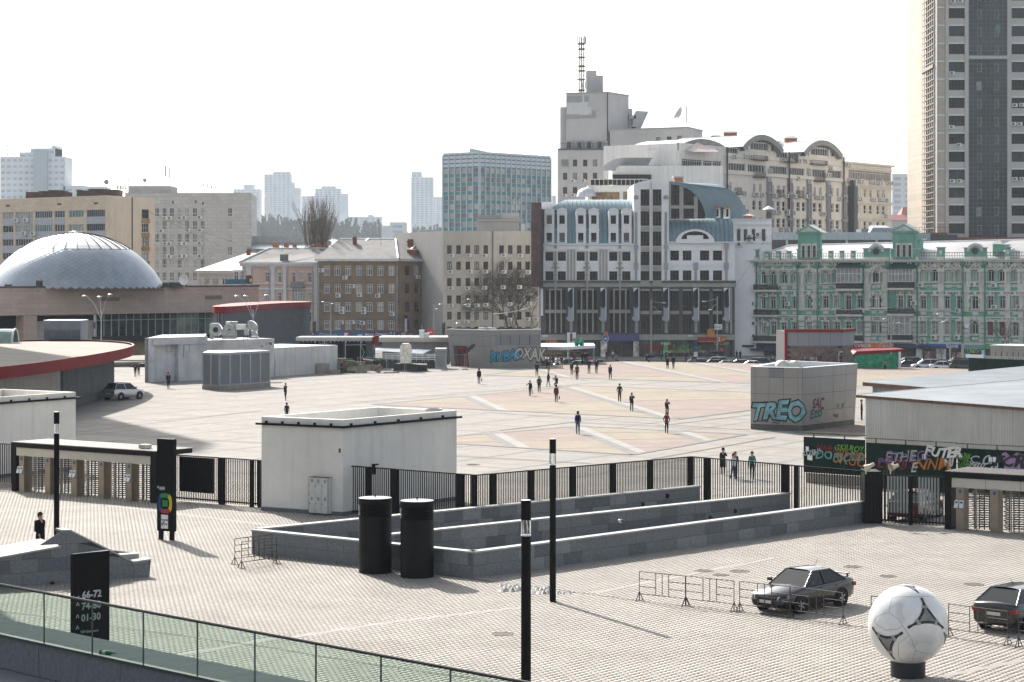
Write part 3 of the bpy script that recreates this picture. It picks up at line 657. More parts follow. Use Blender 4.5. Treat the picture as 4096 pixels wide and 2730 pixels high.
for x in(2020,2060,2120,2190):q=fb.sz(*cB(x,900))[0];vine(q,-1,rv.uniform(-.3,.3),2.3,.09,9)
for x in(2000,2100,2200):q=fb.sz(*cB(x,900))[0];vine(q,2,rv.uniform(-.3,.3),2.0,.07,9)
obj('creeper',vn,mat('bare_creeper',(.10,.08,.06),.9),T,'stuff')
# brown brick house
T=thing('brick_house',(*xy(1450,430),-1.6),'brown brick house with grey hipped roof, white windows and blue shop signs below','house')
m=mat('brown_brick',(.28,.19,.12),.9,var=.2,vs_=.5,streak=.1,brick=(.5,.16,.025,0,.45))
Lp=xy(1270,430);Cp=xy(1592,430);Rp=xy(1772,442);f1=Fac(Lp,Cp);f2=Fac(Cp,Rp);zt=f1 .sz(*cB(800,958))[1]
shell(T,[Lp,Cp,Rp],[(Rp[0],460),(Lp[0],460)],-1.6,zt,m)
rows=((1008,1084),(1150,1224),(1293,1367),(1435,1508));sw=(3,(.7,),.11,f_white,(p_mid,p_curt,p_dark,p_curt),0);sb=(3,(.72,),.1,f_brown,(p_mid,p_dark,p_dark),0)
ws=[(f1 .rect(cB,x-23,x+23,a,b),sw)for a,b in rows for x in(603,686,770,853,938,1023,1109)]
facade(T,f1,0,f1 .L,-1.6,zt,ws,None,m,.25)
ws=[(f2 .rect(cB,x-19,x+19,a-2,b),sb if not(x==1305 and a==1008)else sw)for a,b in rows for x in(1233,1305,1376,1447)]
facade(T,f2,0,f2 .L,-1.6,zt,ws,None,m,.25)
bd=MB()
for y in(1125,1268,1410):
 for f,x in((f1,800),(f2,1300)):z=f.sz(*cB(x,y))[1];f.box(bd,0,f.L,z-.12,z+.12,0,.14)
for y0,y1 in rows:
 for x in(603,686,770,853,938,1023,1109):r=f1 .rect(cB,x-26,x+26,y1,y1+6);f1 .box(bd,*r,0,.16)
obj('string_course',bd,mat('grey_band',(.2,.17,.15),.8),T)
cn=MB();
for f in(f1,f2):f.box(cn,-.5 if f is f1 else 0,f.L+(.9 if f is f2 else.2),zt-.35,zt+.15,-.3,.75)
obj('cornice',cn,mat('sheet_metal_white',(.55,.55,.54),.5,metal=.2),T)
dp=MB();q=f1 .L-.2;f1 .box(dp,q-.08,q+.08,.2,zt-1.3,.02,.2);f1 .box(dp,.15,.3,.2,zt-.3,.02,.2);f2 .box(dp,f2 .L-.3,f2 .L-.15,.2,zt,.02,.2);obj('downpipe',dp,f_grey,T)
m_rf=mat('fibre_cement_roof',(.17,.165,.16),.9,var=.15,vs_=.6,bump=.4,bs=3)
rf=MB();e=.7;z0=zt+.15;zr_=zt+f1 .sz(*cB(900,795))[1]-f1 .sz(*cB(900,950))[1];zr_=H+(HY-cB(0,797)[1])*442/F
EL=f1 .P(-.6,z0,e);EC=f1 .P(f1 .L+.1,z0,e);ER=f2 .P(f2 .L+1.0,z0,e);RL=(at(*cB(700,797),443)[0],443,zr_);RR=(at(*cB(1143,797),443)[0],443,zr_);BL=(EL[0],460,z0);BR=(ER[0],462,z0)
rf.add([EL,EC,ER,RL,RR,BL,BR],[(0,1,4,3),(1,2,4),(2,6,4),(6,5,3,4),(5,0,3)]);obj('roof',rf,m_rf,T)
rd=MB();rd.bar(RL,RR,.18,6);rd.bar(RR,EC,.22,6);
for k in(0,1):rd.bar((RL[0]+6+k*11,RL[1],RL[2]),(RL[0]+3.6+k*11,RL[1]-5,RL[2]-2.5),.3,4)
obj('ridge_flashing',rd,mat('sheet_metal_white',(.55,.55,.54),.5,metal=.2),T)
m_bk=mat('red_chimney_brick',(.2,.06,.04),.9,var=.2);m_ob=mat('orange_brick',(.42,.17,.08),.9,var=.2)
def chim(c,x,y0,y1,w_,Y,T,m_=None,name='chimney'):
 a=at(*c(x-w_/2,y1),Y);b=at(*c(x+w_/2,y0),Y);q=MB();q.box(a[0],b[0],Y,Y+1.0,a[2],b[2]);q.box(a[0]-.12,b[0]+.12,Y-.12,Y+1.12,b[2]-.25,b[2]-.05);q.box(a[0]+.1,b[0]-.1,Y+.1,Y+.9,b[2],b[2]+.3);return obj(name,q,m_ or m_bk,T)
chim(cB,820,790,842,30,439,T);chim(cB,1263,810,868,58,441,T)
q=MB();a=f2 .P(4.6,z0+1.3,-3);
dm=MB();p=at(*cB(1215,870),437);p2=at(*cB(1310,915),436);dm.add([(p[0],440,p[2]),(p2[0],436,p2[2]+.9),(p2[0]-2,436,p2[2]+.9),(p2[0]-2,436,p2[2]-.6),(p2[0],436,p2[2]-.6),(p2[0],440,p2[2]+1.0)],[(0,2,1,5),(2,3,4,1)]);obj('dormer',dm,m_bk,T)
for x,y in((559,1044),(745,1100),(1311,1097),(1464,1100),(804,1168),(692,1241),(859,1237),(1002,1242),(1441,1240),(722,1343),(722,1370),(890,1345),(893,1371),(1115,1387),(1469,1383),(717,1452),(803,1450),(883,1456),(1353,1488)):
 ac(T,f1 if x<1165 else f2,*cB(x,y),1.2)
antenna(T,*cB(1028,850),436,3.5,2)
m_blue=paint('sign_blue',(.03,.09,.22));m_navy=paint('sign_navy',(.035,.035,.12));m_wh=paint('sign_white',(.7,.7,.7));m_redp=paint('sign_red',(.5,.03,.03));m_ink=paint('sign_ink',(.05,.05,.1));m_gold=paint('sign_gold',(.6,.5,.2))
def panel(T,f,c,x0,x1,y0,y1,mt,d=.12,name='sign_panel',th=.1):
 r=f.rect(c,x0,x1,y0,y1);q=MB();f.box(q,*r,d-th,d);obj(name,q,mt,T);return r
r=panel(T,f1,c2,155,1025,258,340,m_blue,.35);ftext(T,f1,'Пальміра',*f1 .sz(*c2(478,325)),.95,m_gold,.4,bold=.01);ftext(T,f1,'★',*f1 .sz(*c2(210,292)),1.2,m_gold,.4)
r=panel(T,f1,c2,1027,1620,265,335,m_navy,.34);panel(T,f1,c2,1025,1155,290,325,m_wh,.4);panel(T,f1,c2,1232,1422,290,333,m_wh,.4)
ftext(T,f1,'ПРОДАЖ ГОДИННИКІВ',*f1 .sz(*c2(1327,313)),.75,m_ink,.44,bold=.02,sx=.78);ftext(T,f1,'24',*f1 .sz(*c2(1455,308)),1.1,m_wh,.44,bold=.02);ftext(T,f1,'ПН-НД 9-21',*f1 .sz(*c2(1540,308)),.6,m_wh,.4)
for x in(1210,1628):
 f_=f1;r=panel(T,f_,c2,x-14,x+14,285,330,m_redp,.42);ftext(T,f_,'O',(r[0]+r[1])/2,(r[2]+r[3])/2,.9,m_wh,.45,bold=.02)
panel(T,f2,c2,1622,2230,265,335,m_navy,.34);panel(T,f2,c2,1650,1835,285,328,m_wh,.4);ftext(T,f2,'ВИКУП + ГОДИННИКІВ',*f2 .sz(*c2(1743,306)),.7,m_ink,.44,bold=.02,sx=.78)
q=MB();r=f2 .rect(c2,1617,1643,55,275);f2 .box(q,*r,.4,.6,0);r=f2 .rect(c2,1612,1647,0,58);f2 .box(q,*r,.35,.65,1);obj('vertical_sign',q,[m_wh,m_navy],T)
q=MB();f1 .box(q,0,f1 .L,-1.5,f1 .sz(*c2(500,345))[1],.02,.06);f2 .box(q,0,f2 .L,-1.5,f1 .sz(*c2(500,345))[1],.02,.06);obj('shop_front',q,p_dark,T)
# pink house and low white house
T=thing('pink_house',(*xy(1120,436),-1.6),'pink plaster house with white pilasters and grey roof left of the brick house','house')
m=mat('pink_plaster',(.56,.38,.31),.85,var=.08,vs_=.4,streak=.15);m_tr=mat('white_trim',(.58,.57,.56),.8,var=.06)
fp=fuv(968,438,1278,434);zt=fp.sz(*cB(300,985))[1]
shell(T,[fp.a,fp.b],[(fp.b.x,456),(fp.a.x,456)],-1.6,zt,m)
sw=(2,(.68,),.1,f_white,(p_mid,p_curt,p_dark),0);sa=(2,(.68,),.1,f_white,(p_mid,p_curt),1);ws=[]
for x,y0,y1,w_ in((-65,1050,1140,34),(-110,1050,1140,34),(135,1058,1135,28),(342,1060,1138,28),(405,1060,1120,28),(468,1062,1140,28),(133,1215,1290,28),(232,1215,1290,28),(468,1217,1298,28),(468,1370,1450,28),(342,1370,1450,28),(232,1370,1450,28),(133,1370,1450,28),(-70,1215,1290,30),(-70,1370,1450,30)):ws.append((fp.rect(cB,x-w_/2,x+w_/2,y0,y1),sw))
r=fp.rect(cB,219,247,1062,1140);ws.append((r,sa))
ws.append((fp.rect(cB,330,432,1190,1288),(5,(.7,),.1,f_white,(p_curt,),0)))
facade(T,fp,0,fp.L,-1.6,zt,ws,None,m,.2)
tr=MB()
for x0,x1 in((166,196),(262,292),(498,545),(-22,10)):
 r=fp.rect(cB,x0,x1,1000,1500);fp.box(tr,r[0],r[1],-1.5,zt-.7,0,.22);fp.box(tr,r[0]-.12,r[1]+.12,zt-1.6,zt-.7,0,.35)
for y,h in((1183,.3),(1325,.25),(1145,.15)):z=fp.sz(*cB(300,y))[1];fp.box(tr,0,fp.L,z-h,z+h*.3,0,.3)
fp.box(tr,-.3,fp.L+.1,zt-.7,zt-.35,-.2,.4);fp.box(tr,-.3,fp.L+.1,zt-.35,zt+.1,-.2,.75)
for k in range(26):q=fp.L*(k+.5)/26;fp.box(tr,q-.09,q+.09,zt-.95,zt-.7,0,.3)
for w_ in ws:r=w_[0];fp.box(tr,r[0]-.15,r[1]+.15,r[2]-.18,r[2]-.02,0,.18);fp.box(tr,r[0]-.15,r[1]+.15,r[3]+.03,r[3]+.25,0,.18)
obj('white_trim',tr,m_tr,T)
bl=MB();r=fp.rect(cB,333,433,1135,1180);fp.box(bl,r[0],r[1],r[2]-.1,r[2]+.1,0,1.2);fp.box(bl,r[0],r[1],r[2],r[3],1.1,1.2);obj('balcony',bl,mat('balcony_grey',(.2,.2,.2),.8),T)
dp=MB()
for x in(157,291,497):q=fp.sz(*cB(x,1000))[0];fp.box(dp,q-.07,q+.07,-1,zt,.25,.4)
obj('downpipe',dp,f_grey,T)
rf=MB();zr_=H+(HY-cB(0,872)[1])*447/F;z0=zt+.12;a=at(*cB(150,0),447)[0];b=at(*cB(640,0),447)[0]
EL=fp.P(-.4,z0,.7);ER=fp.P(fp.L+.3,z0,.7);rf.add([EL,ER,(b+2,447,zr_),(a,447,zr_),(EL[0],458,z0),(b+2,458,z0)],[(0,1,2,3),(3,2,5,4),(4,0,3)]);obj('roof',rf,m_rf,T)
rd=MB();rd.bar((a,447,zr_),(b,447,zr_),.2,5);rd.bar(EL,(a,447,zr_),.25,5);obj('ridge_flashing',rd,mat('sheet_metal_white',(.55,.55,.54),.5,metal=.2),T)
for x,w_ in((200,46),(283,36),(348,30),(532,38),(595,38)):chim(cB,x,840,872,w_,448,T,m_ob)
dm=MB();p=at(*cB(270,950),438);dm.add([(p[0]-.8,437,p[2]-.9),(p[0]+.9,437,p[2]-.9),(p[0]+.9,437,p[2]+.8),(p[0]-.8,437,p[2]+.8),(p[0]+6,443,p[2]+3)],[(0,1,2,3),(3,2,4)]);obj('dormer',dm,m_rf,T)
antenna(T,*cB(252,905),440,2.6,3);antenna(T,*cB(622,865),446,.9,3)
T=thing('white_villa',(*xy(880,468),-1.6),'low white classical house with a pale hipped metal roof behind the shopping pavilion','house')
fv=fuv(795,470,975,468);zt=fv.sz(*cA(1800,1142))[1];m=mat('white_plaster',(.5,.49,.46),.85,var=.08,streak=.2)
shell(T,[fv.a,fv.b],[(fv.b.x,488),(fv.a.x,488)],-1.6,zt,m)
ws=[(fv.rect(cA,x-20,x+20,1202,1262),sw)for x in(1768,1845,1920)]+[(fv.rect(cA,x-20,x+20,1322,1382),sw)for x in(1768,1845,1920)]
facade(T,fv,0,fv.L,-1.6,zt,ws,None,m,.2)
tr=MB();fv.box(tr,-.3,fv.L+.3,zt-.6,zt+.05,-.2,.6);fv.box(tr,0,fv.L,zt-1.7,zt-1.45,0,.2)
for x in(1735,1805,1885,1960,2020):q=fv.sz(*cA(x,1200))[0];fv.box(tr,q-.3,q+.3,-1.5,zt-1.6,0,.2)
obj('white_trim',tr,m_tr,T)
rf=MB();e0=fv.P(-.6,zt+.05,.8);e1=fv.P(fv.L+.5,zt+.05,.8);pk=at(*cA(2112,990),478);rf.add([e0,e1,(pk[0],478,pk[2]),(e0[0]+1,490,zt),(e1[0],490,zt),(pk[0]+6,478,pk[2])],[(0,1,5,2),(0,2,3),(1,4,5),(3,2,5,4)]);obj('roof',rf,mat('pale_metal_roof',(.55,.5,.45),.45,metal=.1,var=.06),T)
chim(cA,2125,970,1010,34,474,T)
T=thing('market_hall',(*xy(1200,560),-1.6),'long low hall with a pale glazed ridge behind the grey roofed houses','hall')
q=MB();a=at(*cB(-20,830),560);b=at(*cB(700,830),560);q.box(a[0],b[0],560,580,-1.6,a[2]-1.5);q.add([(a[0],558,a[2]-1.5),(b[0],558,a[2]-1.5),(b[0],570,a[2]+1),(a[0],570,a[2]+1),(b[0],584,a[2]-1.5),(a[0],584,a[2]-1.5)],[(0,1,2,3),(3,2,4,5)],1)
q.box(a[0],b[0]-4,566,574,a[2]-.3,a[2]+1.6,0);obj('hall_body',q,[mat('hall_wall',(.4,.4,.4),.8),mat('hall_roof',(.3,.36,.4),.3,metal=.3,var=.1)],T)
q=MB();
for k in range(46):x=a[0]+(b[0]-a[0]-4)*k/46;q.box(x,x+.5,565.8,574,a[2]+.2,a[2]+1.9)
obj('ridge_ribs',q,mat('rib_grey',(.4,.4,.4),.7),T)
# grey tower with the mast
m_gc=mat('grey_render',(.44,.44,.44),.85,var=.10,vs_=.1,streak=.2);m_gp=mat('pale_patch',(.50,.52,.54),.8,var=.05);m_gd=mat('dark_patch',(.29,.29,.29),.85,var=.05)
T=thing('concrete_tower_block',(*xy(2450,530),-1.6),'stepped grey concrete tower block with a tall lattice mast on its roof','tower block')
Y0=530
fm=fuv(cT(355,0)[0],530,cT(1090,0)[0],530);zl=fm.sz(*cT(500,1068))[1]
rows=((1155,1208),(1258,1313),(1370,1425),(1480,1535),(1590,1645));sw=(2,1,.12,f_brown,(p_mid,p_curt,p_mid,p_dark),0)
ws=[(fm.rect(cT,x-17,x+17,a,b),sw)for j,(a,b)in enumerate(rows)for x in(412,490,570,647,730,808,890)if not(x==412 and j==0)]
ws.append((fm.rect(cT,1012,1062,1108,1190),(3,1,.1,f_grey,(p_mid,),0)))
shell(T,[fm.a,fm.b],[(fm.b.x,552),(fm.a.x,552)],-1.6,zl,m_gc)
facade(T,fm,0,fm.L,-1.6,zl,ws,None,m_gc,.3)
gr=MB();r=fm.rect(cT,383,438,1155,1208)
for k in range(9):x=r[0]+(r[1]-r[0])*k/8;fm.box(gr,x-.06,x+.06,r[2],r[3],.02,.08)
for k in range(7):z=r[2]+(r[3]-r[2])*k/6;fm.box(gr,r[0],r[1],z-.06,z+.06,.02,.08)
obj('vent_grille',gr,f_grey,T)
def bx(T,c,x0,x1,y0,zb,Ya,Yb,m,name='upper_block',m_=0):
 a=at(*c(x0,y0),Ya);b=at(*c(x1,y0),Ya);q=MB();q.box(a[0],b[0],Ya,Yb,zb,a[2]);return obj(name,q,m,T)
Lp,Cp,Rp=xy(cT(420,0)[0],534),xy(cT(750,0)[0],531),xy(cT(912,0)[0],541);zt=H+(HY-cT(0,632)[1])*531/F
f1=Fac(Lp,Cp);f2=Fac(Cp,Rp);q=MB();q.prism([Lp,Cp,Rp,(Rp[0]-2,556),(Lp[0]+1,556)],zl-1,zt,0);q.prism(offset_poly([Lp,Cp,Rp],.15)+[(Rp[0]-2,556),(Lp[0]+1,556)],zt+.02,zt+.3,1);obj('upper_block',q,[m_gc,f_grey],T)
pt=MB()
for x0,x1,y0,y1 in((424,528,712,795),(528,590,703,803),(590,615,745,795),(550,562,645,703)):r=f1 .rect(cT,x0,x1,y0,y1);f1 .box(pt,*r,.01,.035)
obj('plaster_patch',pt,m_gp,T);pt=MB()
for x0,x1,y0,y1 in((424,600,655,703),(424,528,803,838),(528,655,806,832),(622,655,770,806)):r=f1 .rect(cT,x0,x1,y0,y1);f1 .box(pt,*r,.01,.03)
r=f2 .rect(cT,752,910,650,700);obj('plaster_patch',pt,m_gd,T)
q=MB();r=f1 .rect(cT,743,750,632,1010);f1 .box(q,*r,.0,.25);obj('downpipe',q,f_dark,T)
bx(T,cT,375,421,742,zl-1,535,550,m_gc)
bx(T,cT,578,660,455,zt-1,540,546,m_gc,'lift_tower');bx(T,cT,660,711,494,zt-1,540.5,546,m_gc,'lift_tower')
q=MB();r=f1 .rect(cT,424,760,1012,1072)
for x in(445,527,602,685):
 r=f1 .rect(cT,x-20,x+24,1018,1075);f1 .box(q,r[0]-.2,r[1]+.2,r[2],r[3]+.3,.0,.5,1);f1 .box(q,r[0]+.2,r[1]-.2,r[2],r[3],.48,.56,0)
obj('terrace_window',q,[p_mid,f_grey],T)
q=MB();za=zl;zb=zl+1.3
for k in range(30):s=fm.L*.56*k/29;fm.box(q,s-.03,s+.03,za,zb,-.5,-.44)
fm.box(q,0,fm.L*.56,zb-.06,zb,-.52,-.42);fm.box(q,0,fm.L*.56,za-.35,za-.05,.01,.2);obj('terrace_railing',q,f_dark,T)
q=MB();a=at(*cT(912,757),542);b=at(*cT(1065,757),542);c_=at(*cT(912,925),542);zc=(a[2]-c_[2]);zt2=a[2];z0=c_[2];W_=b[0]-a[0]
q.box(a[0],a[0]+.8,541,550,z0,zt2);q.box(a[0],b[0]-3.2,540,552,zt2-2.6,zt2-1.8);q.box(a[0],b[0]-3.2,540,552,z0,z0+.7)
for f_ in(.25,.48):q.box(a[0]+W_*f_-.35,a[0]+W_*f_+.35,540.5,541.5,z0,zt2-1.8)
sh=[(b[0]-3.2,zt2-.6),(b[0],zt2-.8),(b[0]-.9,z0+2.6),(b[0]-1.8,z0+.6),(b[0]-3.4,z0),(b[0]-4.4,z0+.1),(b[0]-3.7,z0+3)]
n=len(sh);q.add([(x,540,z)for x,z in sh]+[(x,552,z)for x,z in sh],[tuple(range(n)),tuple(range(2*n-1,n-1,-1))]+[(i,n+i,n+(i+1)%n,(i+1)%n)for i in range(n)])
obj('viewing_box',q,m_gc,T);q=MB();q.bar((a[0],540.5,zt2-.2),(b[0]-.5,540.5,zt2-.2),.05,4);
for k in range(6):x=a[0]+W_*k/5.5;q.bar((x,540.5,zt2-1.8),(x,540.5,zt2-.2),.05,4)
q.bar((a[0],540.5,z0+2.2),(b[0]-4,540.5,z0+2.2),.06,4);q.bar((a[0],540.5,z0+1.5),(b[0]-4,540.5,z0+1.5),.06,4);obj('railing',q,f_grey,T)
Lp,Cp,Rp=xy(cT(765,0)[0],529),xy(cT(1375,0)[0],520),xy(cT(1490,0)[0],532);f3=Fac(Lp,Cp);f4=Fac(Cp,Rp);zw=H+(HY-cT(0,908)[1])*520/F
shell(T,[Lp,Cp,Rp],[(Rp[0],550),(Lp[0],551)],-1.6,zw,m_gc)
ws=[(f3 .rect(cT,x-19,x+19,y,y+60),(2,1,.12,f_brown,(p_curt,p_mid),0))for x,y in((1143,980),(1227,974),(1310,968),(808,1140),(890,1136))]
facade(T,f3,0,f3 .L,-1.6,zw,ws,None,m_gc,.3);obj('wall',wallmb(f4,0,f4 .L,-1.6,zw,[]),m_gc,T)
q=MB();f3 .box(q,0,f3 .L,zw,zw+.35,-.3,.15);f4 .box(q,0,f4 .L,zw,zw+.35,-.3,.15);obj('parapet_cap',q,f_grey,T)
for x,y in((474,1323),(556,1320),(409,1437),(475,1434)):ac(T,fm,*cT(x,y),1.3)
T2=thing('lattice_mast',(*xy(cT(541,0)[0],537),zt),'tall lattice antenna mast on the roof of the grey tower','mast')
x0,_,_=at(*cT(525,640),537);x1,_,_=at(*cT(557,640),537);zb=zt;zk=at(0,cT(0,190)[1],537)[2];q=MB();mm=mat('mast_steel',(.14,.13,.13),.6,metal=.3)
Ls=[(x0,536),(x1,536),((x0+x1)/2,538)]
for x,y in Ls:q.bar((x,y,zb),(x,y,zk),.14,5)
obj('leg',q,mm,T2);q=MB();z=zb+.8;i=0
while z<zk-1.5:
 for a,b in((0,1),(1,2),(2,0)):
  q.bar((*Ls[a],z),(*Ls[b],z),.05,4)
  q.bar((*Ls[a],z),(*Ls[b],z+1.3),.035,3)
 z+=1.3
obj('bracing',q,mm,T2);q=MB()
for y in(248,290,354,425,460,527,612):
 z=at(0,cT(0,y)[1],537)[2];q.box(x0-.35,x1+.35,535.6,538.3,z-.12,z+.12)
obj('platform',q,mm,T2);q=MB();c_=((x0+x1)/2)+.1;q.bar((c_,536.5,zk-3),(c_,536.5,zk+3),.1,5);q.bar((c_,536.5,zk+3),(c_,536.5,at(0,cT(0,62)[1],537)[2]),.05,4);obj('spire',q,mm,T2)
q=MB()
for y,dx in((225,-1.0),(225,1.0),(215,.8),(510,-1.1),(520,1.2),(575,.9),(578,.2)):z=at(0,cT(0,y)[1],537)[2];q.box((x0+x1)/2+dx-.14,(x0+x1)/2+dx+.14,535.4,535.7,z-.9,z+.9)
obj('panel_antenna',q,mat('antenna_white',(.5,.5,.5),.5),T2)
q=MB();p=at(*cT(1340,905),522);q.bar(p,(p[0],522,p[2]+3.3),.06,5);n=14
d_=Matrix.Translation((p[0]-.8,521.4,p[2]+2.9))@Matrix.Rotation(math.radians(-62),4,'Y')@Matrix.Rotation(math.radians(12),4,'X')
prof=[(0.01,0),(.8,.12),(1.5,.42),(2.0,.8)];vs_=[];fs_=[]
for r_,z in prof:
 for i in range(n):t=2*math.pi*i/n;vs_.append(d_@Vector((r_*math.cos(t),r_*math.sin(t),z)))
for j in range(3):
 for i in range(n):fs_.append((j*n+i,j*n+(i+1)%n,(j+1)*n+(i+1)%n,(j+1)*n+i))
q.add(vs_,fs_,0,True);p=at(*cT(1361,905),522);q.box(p[0]-.2,p[0]+.2,521.8,522,p[2]+1.2,p[2]+5.3);q.bar(p,(p[0],522,p[2]+2),.08,5)
obj('satellite_dish',q,mat('antenna_white',(.5,.5,.5),.5),T)
# white residential block with barrel vaults
m_wr=mat('white_render',(.74,.72,.68),.85,var=.07,vs_=.15,streak=.4);m_wr2=mat('cream_render',(.68,.64,.56),.85,var=.08,vs_=.15,streak=.45);m_vault=mat('zinc_roof',(.50,.52,.54),.35,metal=.35,var=.05);m_rim=mat('grey_rim',(.27,.28,.29),.6)
T=thing('residential_block',(*xy(3100,450),-1.6),'long white residential block with two barrel vaulted roofs and many air conditioners','residential block')
A=xy(2715,417);B=xy(c8(1330,0)[0],468.5);fw=Fac(A,B);C_=xy(c8(2018,0)[0],487);fw2=Fac(B,C_)
zt=fw.sz(*c8(550,322))[1]-.1;zs=fw.sz(*c8(550,640))[1]
zA=fw.sz(*c8(550,330))[1]
rib=(9,(.99,),.09,f_white,(p_mid,p_mid,p_dark),0)
wins=[]
st3=(2,(.70,),.13,f_white,(p_mid,p_dark,p_mid),0);st4=(1,(.42,),.13,f_white,(p_dark,p_mid,p_brn,p_brn),0)
colsA=[(60,772,895,1005,1145,1250,1390),(148,776,895,1010,1148,1252,1392),(322,787,908,1012,1150,1258,1395),(405,792,915,1018,1155,1262,1395),(485,796,912,1020,1160,1265,1395),(605,803,920,1026,1160,1266,1396),(687,805,922,1030,1163,1268,1398),(767,812,925,1033,1165,1270,1400),(921,818,938,1040,1172,1278,1405),(1002,822,940,1042,1173,1278,1408),(1168,830,945,1052,1178,1288,1412),(1248,835,950,1055,1180,1290,1414)]
for x,a,b,c_,d_,e,f_ in colsA:
 wins+=[(fw.rect(c8,x-19,x+19,a,b),st3),(fw.rect(c8,x-25,x+25,c_,d_),st4),(fw.rect(c8,x-25,x+25,e,f_),st4)]
for x,a,b in((1118,880,990),(1222,885,1010)):wins.append((fw.rect(c7,x-30,x+30,a,b),st3))
for x,y in((455,840),(765,862),(872,868)):wins.append((fw.rect(c7,x-26,x+26,y,y+40),(2,1,.1,f_grey,(p_dark,),0)))
wins.append((fw.rect(c7,1480,1520,1180,1290),st4));wins.append((fw.rect(c7,1400,1435,900,1010),st3))
for x0,x1,ya,yb,n in((0,222,505,605,5),(275,530,522,632,10),(552,775,545,648,9),(830,1080,565,668,10),(1105,1305,582,688,9)):wins.append((fw.rect(c8,x0,x1,ya,yb),(n,1,.08,f_white,(p_mid,),0)))
for x0,x1,ya,yb,n in((1388,1655,608,720,6),(1690,1958,628,742,6)):wins.append((fw.rect(c7,x0,x1,ya,yb),(n,1,.08,f_white,(p_mid,),0)))
for x0,x1,ya,yb,n in((655,970,540,668,9),(992,1135,560,690,4),(1142,1280,570,700,4)):wins.append((fw.rect(c7,x0,x1,ya,yb),(n,(.78,),.08,f_white,(p_dark,p_mid),0)))
for x0,x1,ya,yb,n in((378,538,322,400,5),(552,700,330,410,5),):wins.append((fw.rect(c8,x0,x1,ya,yb),(n,1,.08,f_white,(p_mid,),0)))
wins.append((fw.rect(c7,1350,1540,365,450),(5,1,.08,f_white,(p_mid,),0)))
zA=fw.sz(*c8(550,316))[1]
shell(T,[A,B],[(B[0]-16,B[1]+12),(A[0]-14,A[1]+10)],-1.6,zA-.1,m_wr,m_vault)
facade(T,fw,0,fw.L,-1.6,zA-.1,wins,None,m_wr,.3)
pl_=MB()
for x in(262,560,830,1105,1330):
 y0=660+x*.055;r=fw.rect(c8,x-22,x+22,y0,y0+200);q=(r[0]+r[1])/2;z1=r[3];fw.box(pl_,q-.75,q+.75,-1.5,z1,0,.35,0)
 for s_ in(-.45,.45):fw.box(pl_,q+s_-.15,q+s_+.15,-1.5,z1-1,.35,.6,0)
 z=z1-3.2
 while z>0:fw.box(pl_,q-1.0,q+1.0,z-.25,z+.25,0,.7,0);z-=5.3
for x in(380,642,998):r=fw.rect(c7,x-22,x+22,735,890);fw.box(pl_,r[0],r[1],r[2],r[3],0,.4,0);fw.box(pl_,r[0]-.3,r[1]+.3,r[2]-.5,r[2],0,.6,0);fw.box(pl_,r[0]+.3,r[1]-.3,r[3],r[3]+1.2,0,.3,0)
obj('pilaster',pl_,mat('lilac_grey_render',(.34,.35,.38),.8,var=.08,streak=.2),T)
sc_=MB();z=fw.sz(*c8(550,655))[1];fw.box(sc_,0,fw.L,z-.5,z,0,.35);z=fw.sz(*c8(550,440))[1];fw.box(sc_,fw.sz(*c7(1300,500))[0],fw.L,z-.2,z+.1,0,.2);obj('string_course',sc_,m_wr,T)
def vault(x0,x1,ybase,ycrown,cc,n=18,back=17,glaze=True):
 q0=fw.sz(*cc[0](x0,ybase[0]))[0];q1=fw.sz(*cc[1](x1,ybase[1]))[0];zb=fw.sz(*cc[0](x0,ybase[0]))[1];zc=fw.sz(*cc[2])[1]
 zb=max(zA-.6,min(zb,zc-2));w2=(q1-q0)/2;qm=(q0+q1)/2;Rr=(w2*w2+(zc-zb)**2)/(2*(zc-zb));z_=zc-Rr;an=math.asin(min(1,w2/Rr))
 pts=[(qm+Rr*math.sin(-an+2*an*i/n),z_+Rr*math.cos(-an+2*an*i/n))for i in range(n+1)];th=.55
 rf=MB();V=[fw.P(a,b,1.2)for a,b in pts]+[fw.P(a,b,-back)for a,b in pts];rf.add(V,[(i+1,i,n+1+i,n+2+i)for i in range(n)],0,True)
 for i in range(0,n+1):rf.bar(fw.P(*pts[i],1.0),fw.P(*pts[i],-back),.06,4,0)
 obj('vault_roof',rf,m_vault,T)
 rm=MB();inn=[(qm+(Rr-1.1)*math.sin(-an+2*an*i/n),z_+(Rr-1.1)*math.cos(-an+2*an*i/n))for i in range(n+1)]
 for i in range(n):
  rm.quad(fw.P(*inn[i],1.25),fw.P(*inn[i+1],1.25),fw.P(*pts[i+1],1.25),fw.P(*pts[i],1.25));rm.quad(fw.P(*inn[i],-.3),fw.P(*inn[i+1],-.3),fw.P(*inn[i+1],1.25),fw.P(*inn[i],1.25))
 obj('arch_rim',rm,m_rim,T)
 gl_=MB();gl_.add([fw.P(a,b,-.1)for a,b in inn],[tuple(range(n,-1,-1))]);obj('gable_glass',gl_,p_mid,T)
 fr_=MB();k=int(2*w2/.95)
 for i in range(1,k):
  q=q0+2*w2*i/k;dz_=Rr*Rr-(q-qm)**2;zz=z_+math.sqrt(max(0,dz_))-1.0
  if zz>zb:fw.box(fr_,q-.06,q+.06,zb-.2,zz,-.1,.02)
 for fz in(.42,):z=zb+(zc-zb)*fz;w_=math.sqrt(max(0,(Rr-1.1)**2-(z-z_)**2));fw.box(fr_,qm-w_,qm+w_,z-.15,z+.15,-.1,.03)
 for s_ in(-1,1):q=qm+s_*w2*.50;fw.box(fr_,q-.45,q+.45,zb-.5,z_+math.sqrt(max(0,Rr*Rr-(q-qm)**2))-1.0,-.1,.25)
 obj('gable_frame',fr_,f_white,T);return qm,zb,zc
